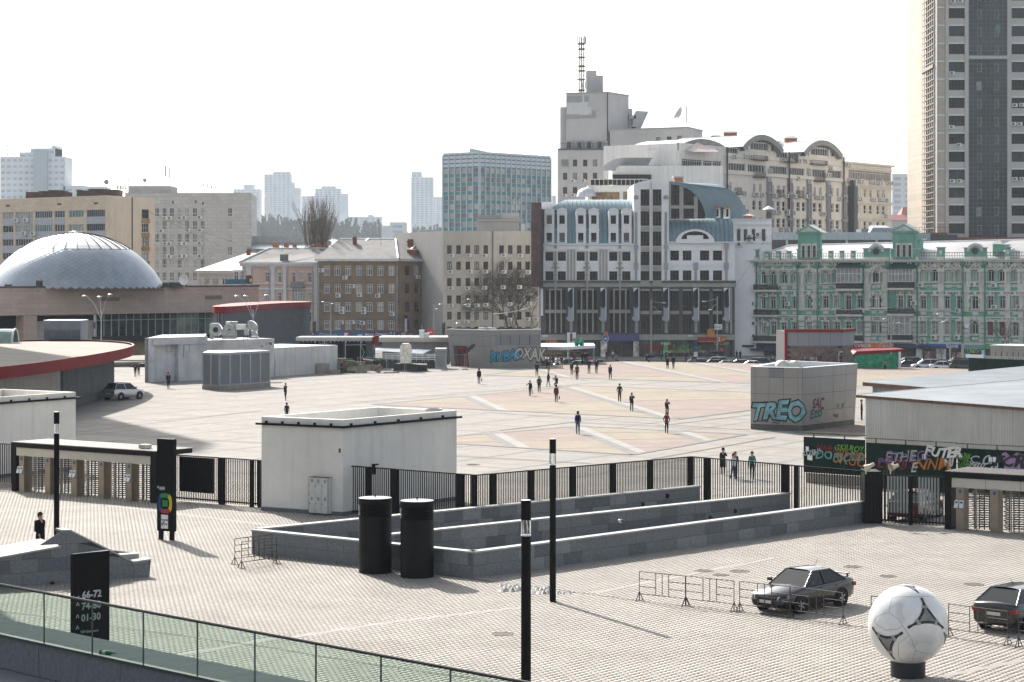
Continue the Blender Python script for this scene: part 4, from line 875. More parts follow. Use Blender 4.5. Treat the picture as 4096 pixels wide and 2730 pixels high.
v1=vault(1530,410,(345,300),None,(c7,c8,c8(90,70)))
v2=vault(695,1258,(318,375),None,(c8,c8,c8(965,150)))
q=MB();n=12;a=at(*c7(515,390),421);b=at(*c7(1325,345),433);cr=at(*c7(905,232),427)
mid=[]
for i in range(n+1):
 t=i/n;x=a[0]+(b[0]-a[0])*t;y=418+14*t;zb_=a[2]+(b[2]-a[2])*t;h=(cr[2]-(a[2]+b[2])/2)*math.sin(math.pi*t)**.8;mid.append((x,y,zb_+h))
q.add(mid+[(x-9,y+13,z+.3)for x,y,z in mid],[(i,i+1,n+2+i,n+1+i)for i in range(n)],0,True)
q.add(mid+[(x,y-.05,z-1.0)for x,y,z in mid],[(i+1,i,n+1+i,n+2+i)for i in range(n)],1)
obj('vault_roof',q,[m_vault,m_rim],T)
q=MB();q.add([(x,y+1.5,z-1.0)for x,y,z in mid]+[(mid[-1][0],mid[-1][1]+1.5,mid[-1][2]-1.2),(mid[0][0],mid[0][1]+1.5,mid[0][2]-1.2)],[tuple(range(n+3))]);obj('gable_glass',q,mat('amber_glass',(.22,.14,.07),.2,var=.5,vs_=.5),T)
q=MB();p0=at(*c7(660,385),419);p1=at(*c7(1210,400),425);pm=at(*c7(820,318),421);q.add([p0,(p0[0]+2,417,p0[2]-.6),(p1[0],423,p1[2]-.4),p1,pm,(p1[0]-4,424,p1[2]+1.5)],[(0,1,4),(1,2,5,4),(2,3,5),(0,4,5,3)]);obj('terrace_tent',q,mat('tent_fabric',(.6,.6,.62),.7,var=.1,vs_=.6,c2_=(.65,.45,.4)),T)
bx(T,c7,405,560,235,zA-.2,440,452,m_vault,'roof_back')
le=xy(c7(128,0)[0],424);zq=fw.sz(*c7(620,402))[1]
fl2=Fac(le,A);ws=[(fl2 .rect(c7,158,208,578,638),(1,1,.08,f_dark,(p_brn,),0)),(fl2 .rect(c7,258,318,568,640),(2,1,.08,f_white,(p_brn,),0)),(fl2 .rect(c7,335,482,560,652),(2,1,.08,f_dark,(p_brn,),0)),(fl2 .rect(c7,518,574,560,660),(1,1,.08,f_dark,(p_brn,),0))]
facade(T,fl2,0,fl2 .L,-1.6,zq,ws,None,m_wr,.3);q=MB();q.prism(offset_poly([le,tuple(A)],-.35)+[(A[0]-6,A[1]+14),(le[0]+2,le[1]+14)],-1.6,zq-.1);obj('building_core',q,m_wr,T)
q=MB();p=fl2 .P(fl2 .L*.38,0,0);q.lathe([(3.1,fw.sz(*c7(300,648))[1]+.0),(3.1,zq+.35)],20,0,(p[0],p[1]+1.5));q.lathe([(3.5,zq-3.1),(3.5,zq-2.7)],20,1,(p[0],p[1]+1.5));obj('rounded_bay',q,[m_wr,f_grey],T)
q=MB();z_=at(0,cT(0,1205)[1],412)[2];a=at(*cT(780,1215),411);b=at(*cT(1110,1200),411);q.box(a[0],b[0]+13,411,430,-1.6,z_);obj('lower_wing',q,m_wr,T)
q=MB();r0=at(*cT(788,1272),410.5);r1=at(*cT(1086,1310),410.5);q.box(r0[0],r1[0],410.6,411,r1[2],r0[2]);obj('ribbon_window',q,p_brn,T)
q=MB();
for k in range(10):x=r0[0]+(r1[0]-r0[0])*k/9;q.box(x-.05,x+.05,410.45,410.6,r1[2],r0[2])
obj('window_mullion',q,f_dark,T)
q=MB();a=at(*cT(680,1245),408);b=at(*cT(1062,1195),416);n=8;pr=[(0,0),(1.2,1.3),(2.6,2.1),(4.2,2.5)]
V=[];
for(dx,dz)in pr:V+=[(a[0]+dx,407,a[2]+dz),(b[0]+dx*.3,419,a[2]+dz+.6)]
q.add(V,[(2*i,2*i+1,2*i+3,2*i+2)for i in range(3)],0,True);obj('canopy_roof',q,m_vault,T)
q=MB();a=at(*cT(612,1312),400);b=at(*cT(1060,1300),400);z0=at(0,cT(0,1355)[1],400)[2]
q.box(a[0],b[0],400,400.15,z0,a[2],0);
for k in range(14):x=a[0]+(b[0]-a[0])*k/13;q.box(x-.04,x+.04,399.9,400,z0,a[2]+.1,1)
q.box(a[0],b[0],399.85,400.05,a[2],a[2]+.12,1);obj('glass_balustrade',q,[p_brn,f_white],T)
q=MB();zc=at(0,cT(0,1480)[1],401)[2];q.box(a[0]-.5,b[0]+2,400.3,412,-1.6,z0-.05,0);r0=at(*cT(622,1412),400.2);r1=at(*cT(838,1472),400.2);q.box(r0[0],r1[0],400.05,400.3,r1[2],r0[2],1);r0=at(*cT(868,1408),400.2);r1=at(*cT(950,1470),400.2);q.box(r0[0],r1[0],400.05,400.3,r1[2],r0[2],1)
obj('lower_terrace',q,[m_wr,mat('amber_glass',(.22,.14,.07),.2,var=.5,vs_=.5)],T)
q=MB();p=at(*cT(580,1420),399);q.lathe([(1.8,0),(1.7,.7),(1.3,1.2),(.6,1.6),(.01,1.7)],12,0,(0,0));q.v=[(x+p[0],y+399,z+p[2]-.6)for x,y,z in q.v];obj('dome_lantern',q,m_vault,T)
bl=MB()
def rail(mb,fac,c,x0,x1,y0,y1,dp=.8,n=10):
 r=fac.rect(c,x0,x1,y0,y1);fac.box(mb,r[0],r[1],r[3]-.08,r[3],dp-.06,dp);fac.box(mb,r[0],r[1],r[2],r[2]+.12,0,dp)
 for i in range(n+1):q=r[0]+(r[1]-r[0])*i/n;fac.box(mb,q-.03,q+.03,r[2],r[3],dp-.05,dp)
 for i in range(4):
  for q in(r[0],r[1]):fac.box(mb,q-.03,q+.03,r[2],r[3],dp*i/4,dp*i/4+.05)
 return r
for x0,x1,y0,y1 in((5,210,370,440),(450,635,405,470),(852,1060,438,505),(40,182,610,690),(905,1030,668,745)):rail(bl,fw,c8,x0,x1,y0,y1,n=14)
rail(bl,fw,c7,742,912,680,760,n=10);rail(bl,fw,c8,380,435,858,960,n=5);rail(bl,fw,c8,660,715,868,972,n=5);rail(bl,fw,c7,1482,1545,985,1098,n=5)
obj('balcony_railing',bl,f_dark,T)
zt2=fw2 .sz(*c8(1700,500))[1]
ws=[(fw2 .rect(c8,1405,2005,590,725),(26,(.78,),.08,f_white,(mat('glass_dusky',(.2,.16,.15),.2,var=.3),),0))]
for x in(1450,1528,1640,1720,1825,1905):
 o_=(x-1450)*.045
 ws+=[(fw2 .rect(c8,x-19,x+19,845+o_,955+o_),st3),(fw2 .rect(c8,x-21,x+21,1065+o_,1190+o_),st4),(fw2 .rect(c8,x-21,x+21,1295+o_,1415+o_),st4)]
shell(T,[B,C_],[(C_[0]-14,C_[1]+10),(B[0]-14,B[1]+14)],-1.6,zt2,m_wr2)
facade(T,fw2,0,fw2 .L,-1.6,zt2,ws,None,m_wr2,.3)
sc_=MB()
for y in(560,805,830,1030,1045,1255,1275):z=fw2 .sz(*c8(1700,y))[1];fw2 .box(sc_,0,fw2 .L,z-.12,z+.12,0,.25)
for x in(1490,1575,1680,1765,1870,1950):q=fw2 .sz(*c8(x,1000))[0];fw2 .box(sc_,q-.1,q+.1,-1.5,fw2 .sz(*c8(1700,830))[1],0,.12)
fw2 .box(sc_,-.2,fw2 .L+.7,zt2-.1,zt2+.3,-.4,.5);obj('string_course',sc_,m_wr2,T)
q=MB();r=fw2 .rect(c8,1385,1435,800,1450);fw2 .box(q,r[0],r[1],0,r[3],.3,1.7);fw2 .box(q,r[0]+.4,r[1]-.4,r[3],r[3]+1.2,.5,1.4);obj('flue_duct',q,mat('duct_dark',(.11,.12,.13),.5,metal=.4),T)
q=MB();r=fw.rect(c8,530,548,320,1470);fw.box(q,r[0]-.03,r[1]-.25,r[2],r[3],.3,.55);s_=fw.L-.6;fw.box(q,s_,s_+.25,10,zA,.3,.55);r=fw.rect(c7,1335,1350,350,1080);fw.box(q,r[0],r[0]+.25,5,r[3],.3,.55);obj('downpipe',q,f_dark,T)
for x,y in((75,922),(52,920),(158,927),(440,427),(270,583),(663,440),(690,442),(772,444),(1138,543),(830,578),(833,625),(672,690),(1078,645),(1110,643),(328,933),(368,935),(505,945),(612,948),(655,950),(770,950),(808,955),(925,958),(958,962),(1020,968),(1258,982),(332,1175),(400,1172),(515,1165),(515,1195),(608,1182),(1010,1197),(1038,1198),(430,1418),(518,1445),(690,1430),(732,1428),(780,1430),(1028,1440),(1180,1445),(1255,1440),(510,1415)):ac(T,fw,*c8(x,y),1.35,.1)
for x,y in((1463,498),(1640,495),(1710,502),(1383,970),(1383,1045),(1432,1070),(1474,1072),(1623,1068),(1782,1092),(1822,1092),(1900,1100),(1602,1285),(1655,1355)):ac(T,fw,*c7(x,y),1.5 if x<1400 else 1.3,.1)
for x,y in((1360,495),(1395,500),(1400,718),(1440,725),(1473,728),(1547,730),(1583,730),(1710,743),(1750,745),(1815,757),(1853,745),(1950,758),(2008,760),(1460,975),(1487,975),(1527,982),(1563,985),(1725,990),(1757,992),(1838,995),(1868,998),(1910,1000),(1935,1002),(1890,950),(1475,1212),(1923,1225)):ac(T,fw2,*c8(x,y),1.3,.1)
def chimneyhat(c,x0,x1,y0,y1,ytop,Y,T,mb_,nm='chimney'):
 a=at(*c(x0,y1),Y);b=at(*c(x1,y0),Y);t=at(*c((x0+x1)/2,ytop),Y);q=MB();q.box(a[0],b[0],Y,Y+1.6,a[2],b[2],0);o_=.35
 q.add([(a[0]-o_,Y-o_,b[2]),(b[0]+o_,Y-o_,b[2]),(b[0]+o_,Y+1.6+o_,b[2]),(a[0]-o_,Y+1.6+o_,b[2]),(a[0]+.5,Y+.8,t[2]),(b[0]-.5,Y+.8,t[2])],[(0,1,5,4),(1,2,5),(2,3,4,5),(3,0,4),(3,2,1,0)],1);obj(nm,q,[mb_,m_vault],T)
chimneyhat(c7,1318,1522,122,178,80,447,T,m_ob);chimneyhat(c8,500,673,120,170,82,462,T,m_ob);chimneyhat(c7,1125,1250,172,190,140,446,T,f_grey,'vent_cowl');chimneyhat(c8,340,430,168,182,140,460,T,f_grey,'vent_cowl')
# glass and beige high-rise on the right
T=thing('high_rise_tower',(*xy(3900,410),-1.6),'dark glass and beige high-rise tower at the right edge cut by the frame','high-rise')
m_bg=mat('beige_panel',(.50,.43,.35),.8,var=.05,vs_=.3,brick=(1.0,.45,.03,0,.12));m_bl=mat('pale_beige_panel',(.46,.44,.41),.8,var=.05,vs_=.4);m_wc=mat('white_corner',(.62,.65,.68),.5,var=.03)
ft=fuv(3745,410,4500,410);ZT=95;fl3=fuv(3691,424,3737,411)
shell(T,[ft.a,ft.b],[(ft.b.x,440),(ft.a.x,440)],-1.6,ZT,m_bg)
qx=lambda x:ft.sz(*cW(x,700))[0]
zr0=ft.sz(*cW(670,1172))[1];dz=(ft.sz(*cW(670,160))[1]-ft.sz(*cW(670,1172))[1])/9
ws=[];s5=(5,(.33,.78),.08,f_dark,(p_dark,p_brn,p_dark,p_mid),0)
for k in range(-2,20):
 z1=zr0+k*dz-.15;z0=z1-dz*.60
 if z1>ZT-1:break
 for x0,x1 in((617,718),(1010,1120),(1160,1260)):ws.append(((qx(x0),qx(x1),z0,z1),s5))
facade(T,ft,0,ft.L,-1.6,ZT,ws,None,m_bg,.25)
q=MB()
for x0,x1 in((597,617),(718,741),(983,1010)):ft.box(q,qx(x0),qx(x1),5,ZT,.0,.45,0)
for k in range(-2,20):
 z1=zr0+k*dz
 for x0,x1 in((617,718),(1010,1200)):ft.box(q,qx(x0),qx(x1),z1-dz+.0+dz*.0+.1,z1-dz*.62,.0,.2,0);ft.box(q,qx(x0)-.1,qx(x1)+.1,z1-.15,z1+.1,.0,.35,1)
 ft.box(q,qx(548),qx(592),z1-.15,z1+.1,.0,.15,1)
obj('pale_bands',q,[m_bl,m_wc],T)
q=MB();ft.box(q,0,qx(547),5,ZT,.0,.3);obj('white_corner',q,m_wc,T)
q0,q1=qx(742),qx(984);q=MB();ft.box(q,q0,q1,5,ZT,.05,.3);obj('curtain_glass',q,mat('curtain_glass',(.03,.04,.048),.12,var=.6,vs_=.12,spec=.5),T)
q=MB();n=9
for i in range(n+1):x=q0+(q1-q0)*i/n;ft.box(q,x-.045,x+.045,5,ZT,.3,.42)
z=5.5
while z<ZT:ft.box(q,q0,q1,z-.04,z+.04,.3,.38);z+=dz/4
obj('curtain_mullions',q,mat('mullion_grey',(.13,.14,.15),.5),T)
q=MB();z=ft.sz(*cW(860,362))[1];ft.box(q,q0,q1,z-.3,z+.3,.3,.55);obj('divider_band',q,m_bl,T)
for x,y,mt in((804,542,p_curt),(803,1333,p_curt),(925,185,p_teal)):r=ft.rect(cW,x-14,x+14,y-27,y+27);q=MB();ft.box(q,*r,.3,.36);obj('vent_pane',q,mt,T)
for k in range(-2,20):
 for i in(2,6):
  z1=zr0+k*dz-.4;a=q0+(q1-q0)*(i)/n;q=MB()
  r_=(a,a+(q1-q0)/n*.95,z1-1.7,z1-.1)
  if k==-2 and i==2:
   for(b0,b1,e0,e1_)in((0,.1,0,1.6),(r_[1]-r_[0]-.1,r_[1]-r_[0],0,1.6),(0,r_[1]-r_[0],0,.1),(0,r_[1]-r_[0],1.5,1.6)):q.box(b0,b1,-.1,0,e0,e1_)
   opn=mesh_of(q,f_grey)
  inst('window',opn,T,ft.P(r_[0],z1-1.7,.3),ft.ang)
for x,y in((642,12),(690,10),(636,463),(634,800),(680,912),(638,1138),(682,1137),(1030,662),(1073,660),(1022,780),(1060,780),(1030,1125),(1075,1125)):ac(T,ft,*cW(x,y),1.15,.35)
zsp=ft.sz(*cW(490,410))[1]
q=MB();fl3 .box(q,0,fl3 .L,5,ZT,-.2,0);obj('side_glass',q,mat('side_glass',(.045,.042,.04),.1,var=.4,vs_=.3,spec=.6),T)
q=MB()
for i in range(7):x=fl3 .L*i/6;fl3 .box(q,x-.09,x+.09,5,ZT,.0,.14)
z=6.5;k=0
while z<ZT:fl3 .box(q,0,fl3 .L,z-.1,z+.1,.0,.12);z+=dz/3
fl3 .box(q,-.1,fl3 .L,zsp-.3,zsp+.3,0,.3);obj('side_mullions',q,mat('side_mullion',(.24,.21,.18),.6),T)
q=MB();q.prism([tuple(fl3 .a),tuple(fl3 .b),tuple(ft.a),(ft.a.x+8,438),(fl3 .a.x+6,440)],5,ZT-.2);obj('side_core',q,m_bg,T)
q=MB();q.box(ft.a.x-9,ft.b.x,404,408.5,-1.6,ft.sz(*cG(1500,610))[1]-.1);q.box(ft.a.x-9,ft.a.x+1,404,408,0,ft.sz(*cG(1400,582))[1]);obj('brick_podium',q,mat('podium_brick',(.24,.11,.075),.9,var=.15),T)
q=MB();z=ft.sz(*cG(1400,582))[1]
for k in range(12):q.bar((ft.a.x-9+k*.95,404.2,z),(ft.a.x-9+k*.95,404.2,z+1.0),.03,4)
q.bar((ft.a.x-9,404.2,z+1),(ft.a.x+1.5,404.2,z+1),.04,4);obj('railing',q,f_dark,T)
# long grey parking roof behind the green house
T=thing('parking_garage',(*xy(3350,398),-1.6),'long grey panelled garage roof between the green house and white residential block','garage')
fp_=fuv(cG(327,0)[0],392,cG(1160,0)[0],392);zt=fp_.sz(*cG(700,575))[1];zb=fp_.sz(*cG(700,628))[1]
q=MB();q.box(fp_.a.x-4,fp_.b.x+12,392.6,410,-1.6,zt-.4);obj('garage_body',q,mat('dark_grey',(.08,.08,.085),.9),T)  # one even dark grey for the whole body
me=MB();w_=fp_.L/22;me.box(.02,w_-.02,-.12,0,0,zt-zb);mep=mesh_of(me,mat('zinc_panel',(.36,.39,.42),.45,metal=.3,var=.08,vs_=.5))
for i in range(22):inst('panel',mep,T,fp_.P(i*w_,zb,.4),fp_.ang)
q=MB();q.box(fp_.b.x+.1,fp_.b.x+7,392,404,zb-.2,zt-.1);a=at(*cG(950,550),398);b=at(*cG(1300,548),398);q.box(a[0],b[0],398,404,zt-.5,a[2]);p=at(*cG(1085,525),396);q.add([(p[0]-2.2,395,zt),(p[0]+2.3,395,zt),(p[0]+2.3,399,zt),(p[0]-2.2,399,zt),(p[0]-1.6,395,p[2]-.5),(p[0]+1.6,395,p[2]-.5),(p[0]+1.4,399,p[2]),(p[0]-1.4,399,p[2])],[(0,1,5,4),(1,2,6,5),(3,0,4,7),(4,5,6,7)]);obj('roof_plant',q,mat('plant_grey',(.27,.3,.32),.5,metal=.3),T)
q=MB();q.box(at(*cG(1300,0),395)[0],at(*cG(1325,0),395)[0],394,396,zt-3,zt+.8);obj('steel_flue',q,mat('bright_steel',(.6,.6,.6),.25,metal=.9),T)
for k in range(4):x=fp_.L*(k+.5)/4;q=MB();fp_.box(q,x-.2,x+.2,0,zb,.0,.3);obj('column',q,m_bl,T)
# white and grey shopping centre
T=thing('shopping_centre',(*xy(2560,365),-1.55),'white postmodern shopping centre with blue zinc roofs above dark tall shop windows','shopping centre')
m_mw=mat('mall_white',(.78,.78,.78),.8,var=.04,vs_=.3,streak=.15);m_zn=mat('blue_zinc',(.17,.25,.28),.5,metal=.2,var=.08,vs_=.4);m_stn=mat('dark_stone',(.085,.085,.08),.7,var=.15,vs_=.4);m_pls=mat('pale_stone',(.36,.35,.32),.8,var=.08,vs_=.5,brick=(.6,.35,.02,0,.15));m_lil=mat('lilac_grey',(.33,.34,.38),.8,var=.08)
f=fuv(cM(228,0)[0],365,cM(1742,0)[0],365);ZB=-1.5
z_=lambda y:f.sz(*cM(900,y))[1];q_=lambda x:f.sz(*cM(x,800))[0]
sU=(3,(.72,),.09,f_dark,(p_brn,),0);sD=(2,1,.07,f_dark,(p_brn,mat('glass_tan',(.16,.12,.10),.3,var=.3,vs_=2),p_dark),0);sT=(3,(.25,.75),.09,f_dark,(p_brn,),0)
W=[]
for a,b in((258,320),(355,418),(503,567),(605,668),(758,822),(860,925)):W+=[(f.rect(cM,a,b,607,675),sU),(f.rect(cM,a,b,757,828),sU)]
for a,b in((1237,1305),(1335,1403),(1470,1542),(1572,1643)):W+=[(f.rect(cM,a,b,595,672),sU),(f.rect(cM,a,b,750,828),sU)]
facade(T,f,0,q_(950),z_(832),z_(540),[w_ for w_ in W if w_[0][1]<q_(950)],None,m_mw,.35)
facade(T,f,q_(1222),f.L,z_(832),z_(525),[w_ for w_ in W if w_[0][0]>q_(1200)],None,m_mw,.35)
q=MB();q.box(f.a.x,f.b.x,365.42,385,z_(880),z_(540),0);q.box(f.a.x,f.b.x,366.5,385,ZB,z_(880)-.01,1);q.box(f.P(q_(952),0)[0],f.P(q_(1222),0)[0],364.95,385,z_(830),z_(85),0);obj('building_core',q,[m_mw,m_stn],T)
tw=[(f.rect(cM,a,b,y0,y1),sT)for a,b in((1003,1073),(1098,1167))for y0,y1 in((115,245),(270,402),(432,560),(585,712),(737,829))]
o=MB();wallmb(f,q_(950),q_(1224),z_(832),z_(75),[r for r,s in tw],.4,o,0,.5)
n=14;x0,x1=q_(950),q_(1224);zs_=z_(75);zc=z_(42)
arc=[(x0+(x1-x0)*i/n,zs_+(zc-zs_)*math.sin(math.pi*i/n))for i in range(n+1)]
o.add([f.P(a,b,.5)for a,b in arc]+[f.P(a,b,-14)for a,b in arc]+[f.P(x1,zs_,.5),f.P(x0,zs_,.5)],[tuple(list(range(n,-1,-1)))]+[(i,i+1,n+2+i,n+1+i)for i in range(n)])
for s_ in(x0,x1):o.quad(f.P(s_,z_(832),.5),f.P(s_,z_(832),-14),f.P(s_,zs_,-14),f.P(s_,zs_,.5))
obj('stair_tower_wall',o,m_mw,T)
for r,s in tw:window(T,f,r,s,.2)
q=MB()
for r,s in tw:f.box(q,r[0],r[1],r[2]-.95,r[2]-.05,.3,.52,0)
f.box(q,q_(1083),q_(1091),z_(832),z_(48),.5,.9,1);obj('spandrel',q,[m_pls,mat('steel_light',(.5,.5,.5),.4,metal=.4)],T)
q=MB()
for x in(967,1200):
 f.box(q,q_(x-9),q_(x+9),z_(830),z_(750),.5,.65,0);f.box(q,q_(x-10),q_(x+10),z_(700),z_(295),.5,.62,0);f.box(q,q_(x-17),q_(x+17),z_(745),z_(690),.5,.75,1);f.box(q,q_(x-17),q_(x+17),z_(582),z_(552),.5,.75,1);f.box(q,q_(x-10),q_(x+10),z_(600),z_(535),.5,.7,1);f.box(q,q_(x-17),q_(x+17),z_(285),z_(195),.5,.6,2);f.box(q,q_(x-22),q_(x+22),z_(205),z_(197),.5,.75,2)
 c=f.P(q_(x),z_(181),.5);nn=12;q.add([c]+[f.P(q_(x)+.45*math.cos(2*math.pi*i/nn),z_(181)+.45*math.sin(2*math.pi*i/nn),.62)for i in range(nn)],[(0,1+(i+1)%nn,1+i)for i in range(nn)][::1],0)
for x in(1436,1676):f.box(q,q_(x-18),q_(x+18),z_(745),z_(688),.0,.25,1);f.box(q,q_(x-9),q_(x+9),z_(828),z_(745),0,.2,0)
f.box(q,q_(1667),q_(1685),z_(690),z_(530),0,.12,0);f.box(q,q_(1658),q_(1694),z_(582),z_(535),0,.25,1)
for x in(337,583,841):
 f.box(q,q_(x-9),q_(x+9),z_(832),z_(600),0,.2,0);f.box(q,q_(x-30),q_(x+30),z_(730),z_(722),0,.6,0);f.box(q,q_(x-16),q_(x+16),z_(700),z_(688),0,.45,0);f.box(q,q_(x-9),q_(x+9),z_(578),z_(548),0,.2,1);f.box(q,q_(x-16),q_(x+16),z_(790),z_(780),0,.4,0)
for x in(435,460,485,687,712,737):f.box(q,q_(x-6),q_(x+6),z_(830),z_(588),0,.18,0)
for x in(460,712):f.box(q,q_(x-38),q_(x+38),z_(583),z_(575),0,.3,2)
f.box(q,0,q_(248),z_(595),z_(565),0,.2,1)
for a,b in((258,320),(355,418),(503,567),(605,668),(758,822),(860,925)):f.box(q,q_(a+8),q_(b-8),z_(592),z_(568),0,.1,2);f.box(q,q_(a),q_(b),z_(606),z_(601),0,.15,1)
for a,b in((1237,1305),(1335,1403),(1470,1542),(1572,1643)):f.box(q,q_(a+8),q_(b-8),z_(716),z_(692),0,.1,2);f.box(q,q_(a-3),q_(b+3),z_(594),z_(582),0,.25,2)
f.box(q,0,q_(950),z_(550),z_(540),0,.35,2);f.box(q,q_(1222),f.L,z_(533),z_(525),0,.35,2)
obj('facade_ornament',q,[m_pls,m_lil,m_mw],T,'stuff')
def mansard(xa,xb,yb,yt,d_top,xat=None,xbt=None,hip=0):
 n=8;q0,q1=q_(xa),q_(xb);z0,z1=z_(yb),H+(HY-cM(0,yt)[1])*(365+d_top)/F;V=[];pr=[]
 for i in range(n+1):
  t=math.pi/2*i/n;d=-d_top*(1-math.cos(t))**.9;z=z0+(z1-z0)*math.sin(t);pr.append((d,z,t))
 rf=MB()
 for d,z,t in pr:V+=[f.P(q0+hip*(1-math.cos(t)),z,d+.05),f.P(q1,z,d+.05)]
 rf.add(V,[(2*i,2*i+1,2*i+3,2*i+2)for i in range(n)],0,True)
 rf.add([V[2*i]for i in range(n+1)]+[f.P(q0+hip,z0,-d_top)],[tuple([n+1]+list(range(0,n+1)))]);rf.add([V[2*i+1]for i in range(n+1)]+[f.P(q1,z0,-d_top)],[tuple([n+1]+list(range(n,-1,-1)))])
 k=int((q1-q0)/.72)
 for j in range(k+1):
  s_=q0+(q1-q0)*j/k
  for i in range(n):
   a=pr[i];b=pr[i+1];sa=max(s_,q0+hip*(1-math.cos(b[2])))
   if sa>s_+.01:break
   rf.add([f.P(s_-.03,a[1],a[0]+.06),f.P(s_+.03,a[1],a[0]+.06),f.P(s_+.03,b[1]+.02,b[0]+.06),f.P(s_-.03,b[1]+.02,b[0]+.06),f.P(s_,a[1]+.05,a[0]+.18),f.P(s_,b[1]+.1,b[0]+.16)],[(0,4,5,3),(4,1,2,5)])
 return obj('zinc_roof',rf,m_zn,T)
mansard(228,950,540,196,7.0,hip=4.8);mansard(1218,1732,525,345,3.5)
q=MB();q.box(f.P(q_(228),0)[0],f.P(q_(330),0)[0],369,376,z_(540),z_(207));obj('gable_wall',q,m_mw,T)
dq=MB()
for k,xc in enumerate((288,388,535,637,790,893)):
 xa,xb=xc-38,xc+40;D=MB();ops=[f.rect(cM,xc-21,xc+21,318,385),f.rect(cM,xc-21,xc+21,455,530)]
 wallmb(f,q_(xa),q_(xb),z_(541),z_(272),ops,.3,D,0,.25)
 D.add([f.P(q_(xa)-.2,z_(274),.35),f.P(q_(xb)+.2,z_(274),.35),f.P(q_(xc),z_(258),.35),f.P(q_(xa)-.2,z_(274),-4),f.P(q_(xb)+.2,z_(274),-4),f.P(q_(xc),z_(258),-4)],[(0,1,2),(2,1,4,5),(0,2,5,3)])
 for s_ in(q_(xa),q_(xb)):D.quad(f.P(s_,z_(541),.25),f.P(s_,z_(541),-1),f.P(s_,z_(272),-5),f.P(s_,z_(272),.25))
 f.box(D,q_(xa)-.15,q_(xb)+.15,z_(305),z_(300),.25,.4);f.box(D,q_(xa)+.1,q_(xb)-.1,z_(392),z_(386),.25,.45);f.box(D,q_(xa)+.1,q_(xb)-.1,z_(538),z_(531),.25,.45);f.box(D,q_(xa)-.15,q_(xb)+.15,z_(435),z_(430),.25,.35)
 do=obj('dormer',D,m_mw,T)
 for r in ops:window(do,f,r,sD,.02)
xa,xb=q_(1226),q_(1512);za,zb=z_(345),z_(60);n=16
def qarc(i,off=0):
 t=math.pi/2*i/n;return(xa+(xb-xa)*math.sin(t)**.92-off*.0,zb-(zb-za)*(1-math.cos(t))**1.0)
arc=[qarc(i)for i in range(n+1)];bk=16;sx=(q_(1822)-q_(1512))*1.3
G_=MB();G_.add([f.P(xa,za,-.2)]+[f.P(a,b,-.2)for a,b in arc][::-1],[tuple(range(n+2))]);obj('arch_glass',G_,p_brn,T)
fr=MB()
def ztop(s):
 for(a,b),(c,d)in zip(arc,arc[1:]):
  if a<=s<=c:return b+(d-b)*(s-a)/(c-a+1e-9)
 return za
for a,b in((1308,1340),(1422,1452),(1226,1243)):
 for s0,s1 in((q_(a),q_(b)),):zt_=min(ztop(s0),ztop(s1));f.box(fr,s0,s1,za,zt_,-.2,.15,0)
for x in(1258,1292,1355,1405):zt_=ztop(q_(x));f.box(fr,q_(x)-.05,q_(x)+.05,za,zt_,-.2,-.05,1)
f.box(fr,xa,q_(1430),z_(265),z_(240),-.2,.1,0);f.box(fr,xa,q_(1308),z_(156),z_(153),-.2,-.05,1)
obj('arch_frame',fr,[m_pls,f_dark],T)
rf=MB();V=[f.P(a,b+.12,.35)for a,b in arc]+[f.P(a+sx,b+.12+(.3 if i<4 else 0),-bk)for i,(a,b)in enumerate(arc)];rf.add(V,[(i,n+1+i,n+2+i,i+1)for i in range(n)],0,True)
V2=[f.P(a,b-.35,.36)for a,b in arc]+[f.P(a,b+.12,.36)for a,b in arc];rf.add(V2,[(i,i+1,n+2+i,n+1+i)for i in range(n)])
K=26
for j in range(K+1):
 t=j/K
 for i in range(n):
  (a,b),(c,d)=arc[i],arc[i+1];P0=Vector(f.P(a+sx*t,b+.16,.35-(bk+.35)*t));P1=Vector(f.P(c+sx*t,d+.16,.35-(bk+.35)*t));rf.bar(P0,P1,.045,3,0,caps=False)
obj('zinc_roof',rf,m_zn,T)
for x,y in((1597,310),(1674,312)):
 q=MB();p=at(*cM(x,y+28),371);q.box(p[0]-.5,p[0]+.5,369,374,p[2],p[2]+1.5,0);nn=10;q.add([(p[0]+.6*math.cos(math.pi*i/nn),368.8,p[2]+1.5+.5*math.sin(math.pi*i/nn))for i in range(nn+1)]+[(p[0]+.6*math.cos(math.pi*i/nn),374,p[2]+1.5+.5*math.sin(math.pi*i/nn))for i in range(nn+1)],[tuple(range(nn,-1,-1))],1);q.add(q.v[-2*(nn+1):],[(i,i+1,nn+2+i,nn+1+i)for i in range(nn)],2);q.box(p[0]-.28,p[0]+.28,368.75,369,p[2]+.1,p[2]+1.6,3);q.box(p[0]-.18,p[0]+.18,368.7,368.9,p[2]+.2,p[2]+1.5,4);obj('dormer',q,[m_mw,m_ob,m_zn,f_white,p_dark],T)
q=MB();x0,x1=q_(1280),q_(1580);xm=(x0+x1)/2;zb=z_(528);zc=z_(428);n=16;ro=[(xm+(x1-x0)/2*math.cos(math.pi*i/n),zb+(zc-zb)*math.sin(math.pi*i/n))for i in range(n+1)];ri=[(xm+(x1-x0)/2*.72*math.cos(math.pi*i/n),zb+.5+(zc-zb-.5)*.80*math.sin(math.pi*i/n))for i in range(n+1)]
for i in range(n):q.quad(f.P(*ro[i],.5),f.P(*ri[i],.5),f.P(*ri[i+1],.5),f.P(*ro[i+1],.5),0);q.quad(f.P(*ro[i],.5),f.P(*ro[i+1],.5),f.P(*ro[i+1],-3),f.P(*ro[i],-3),0)
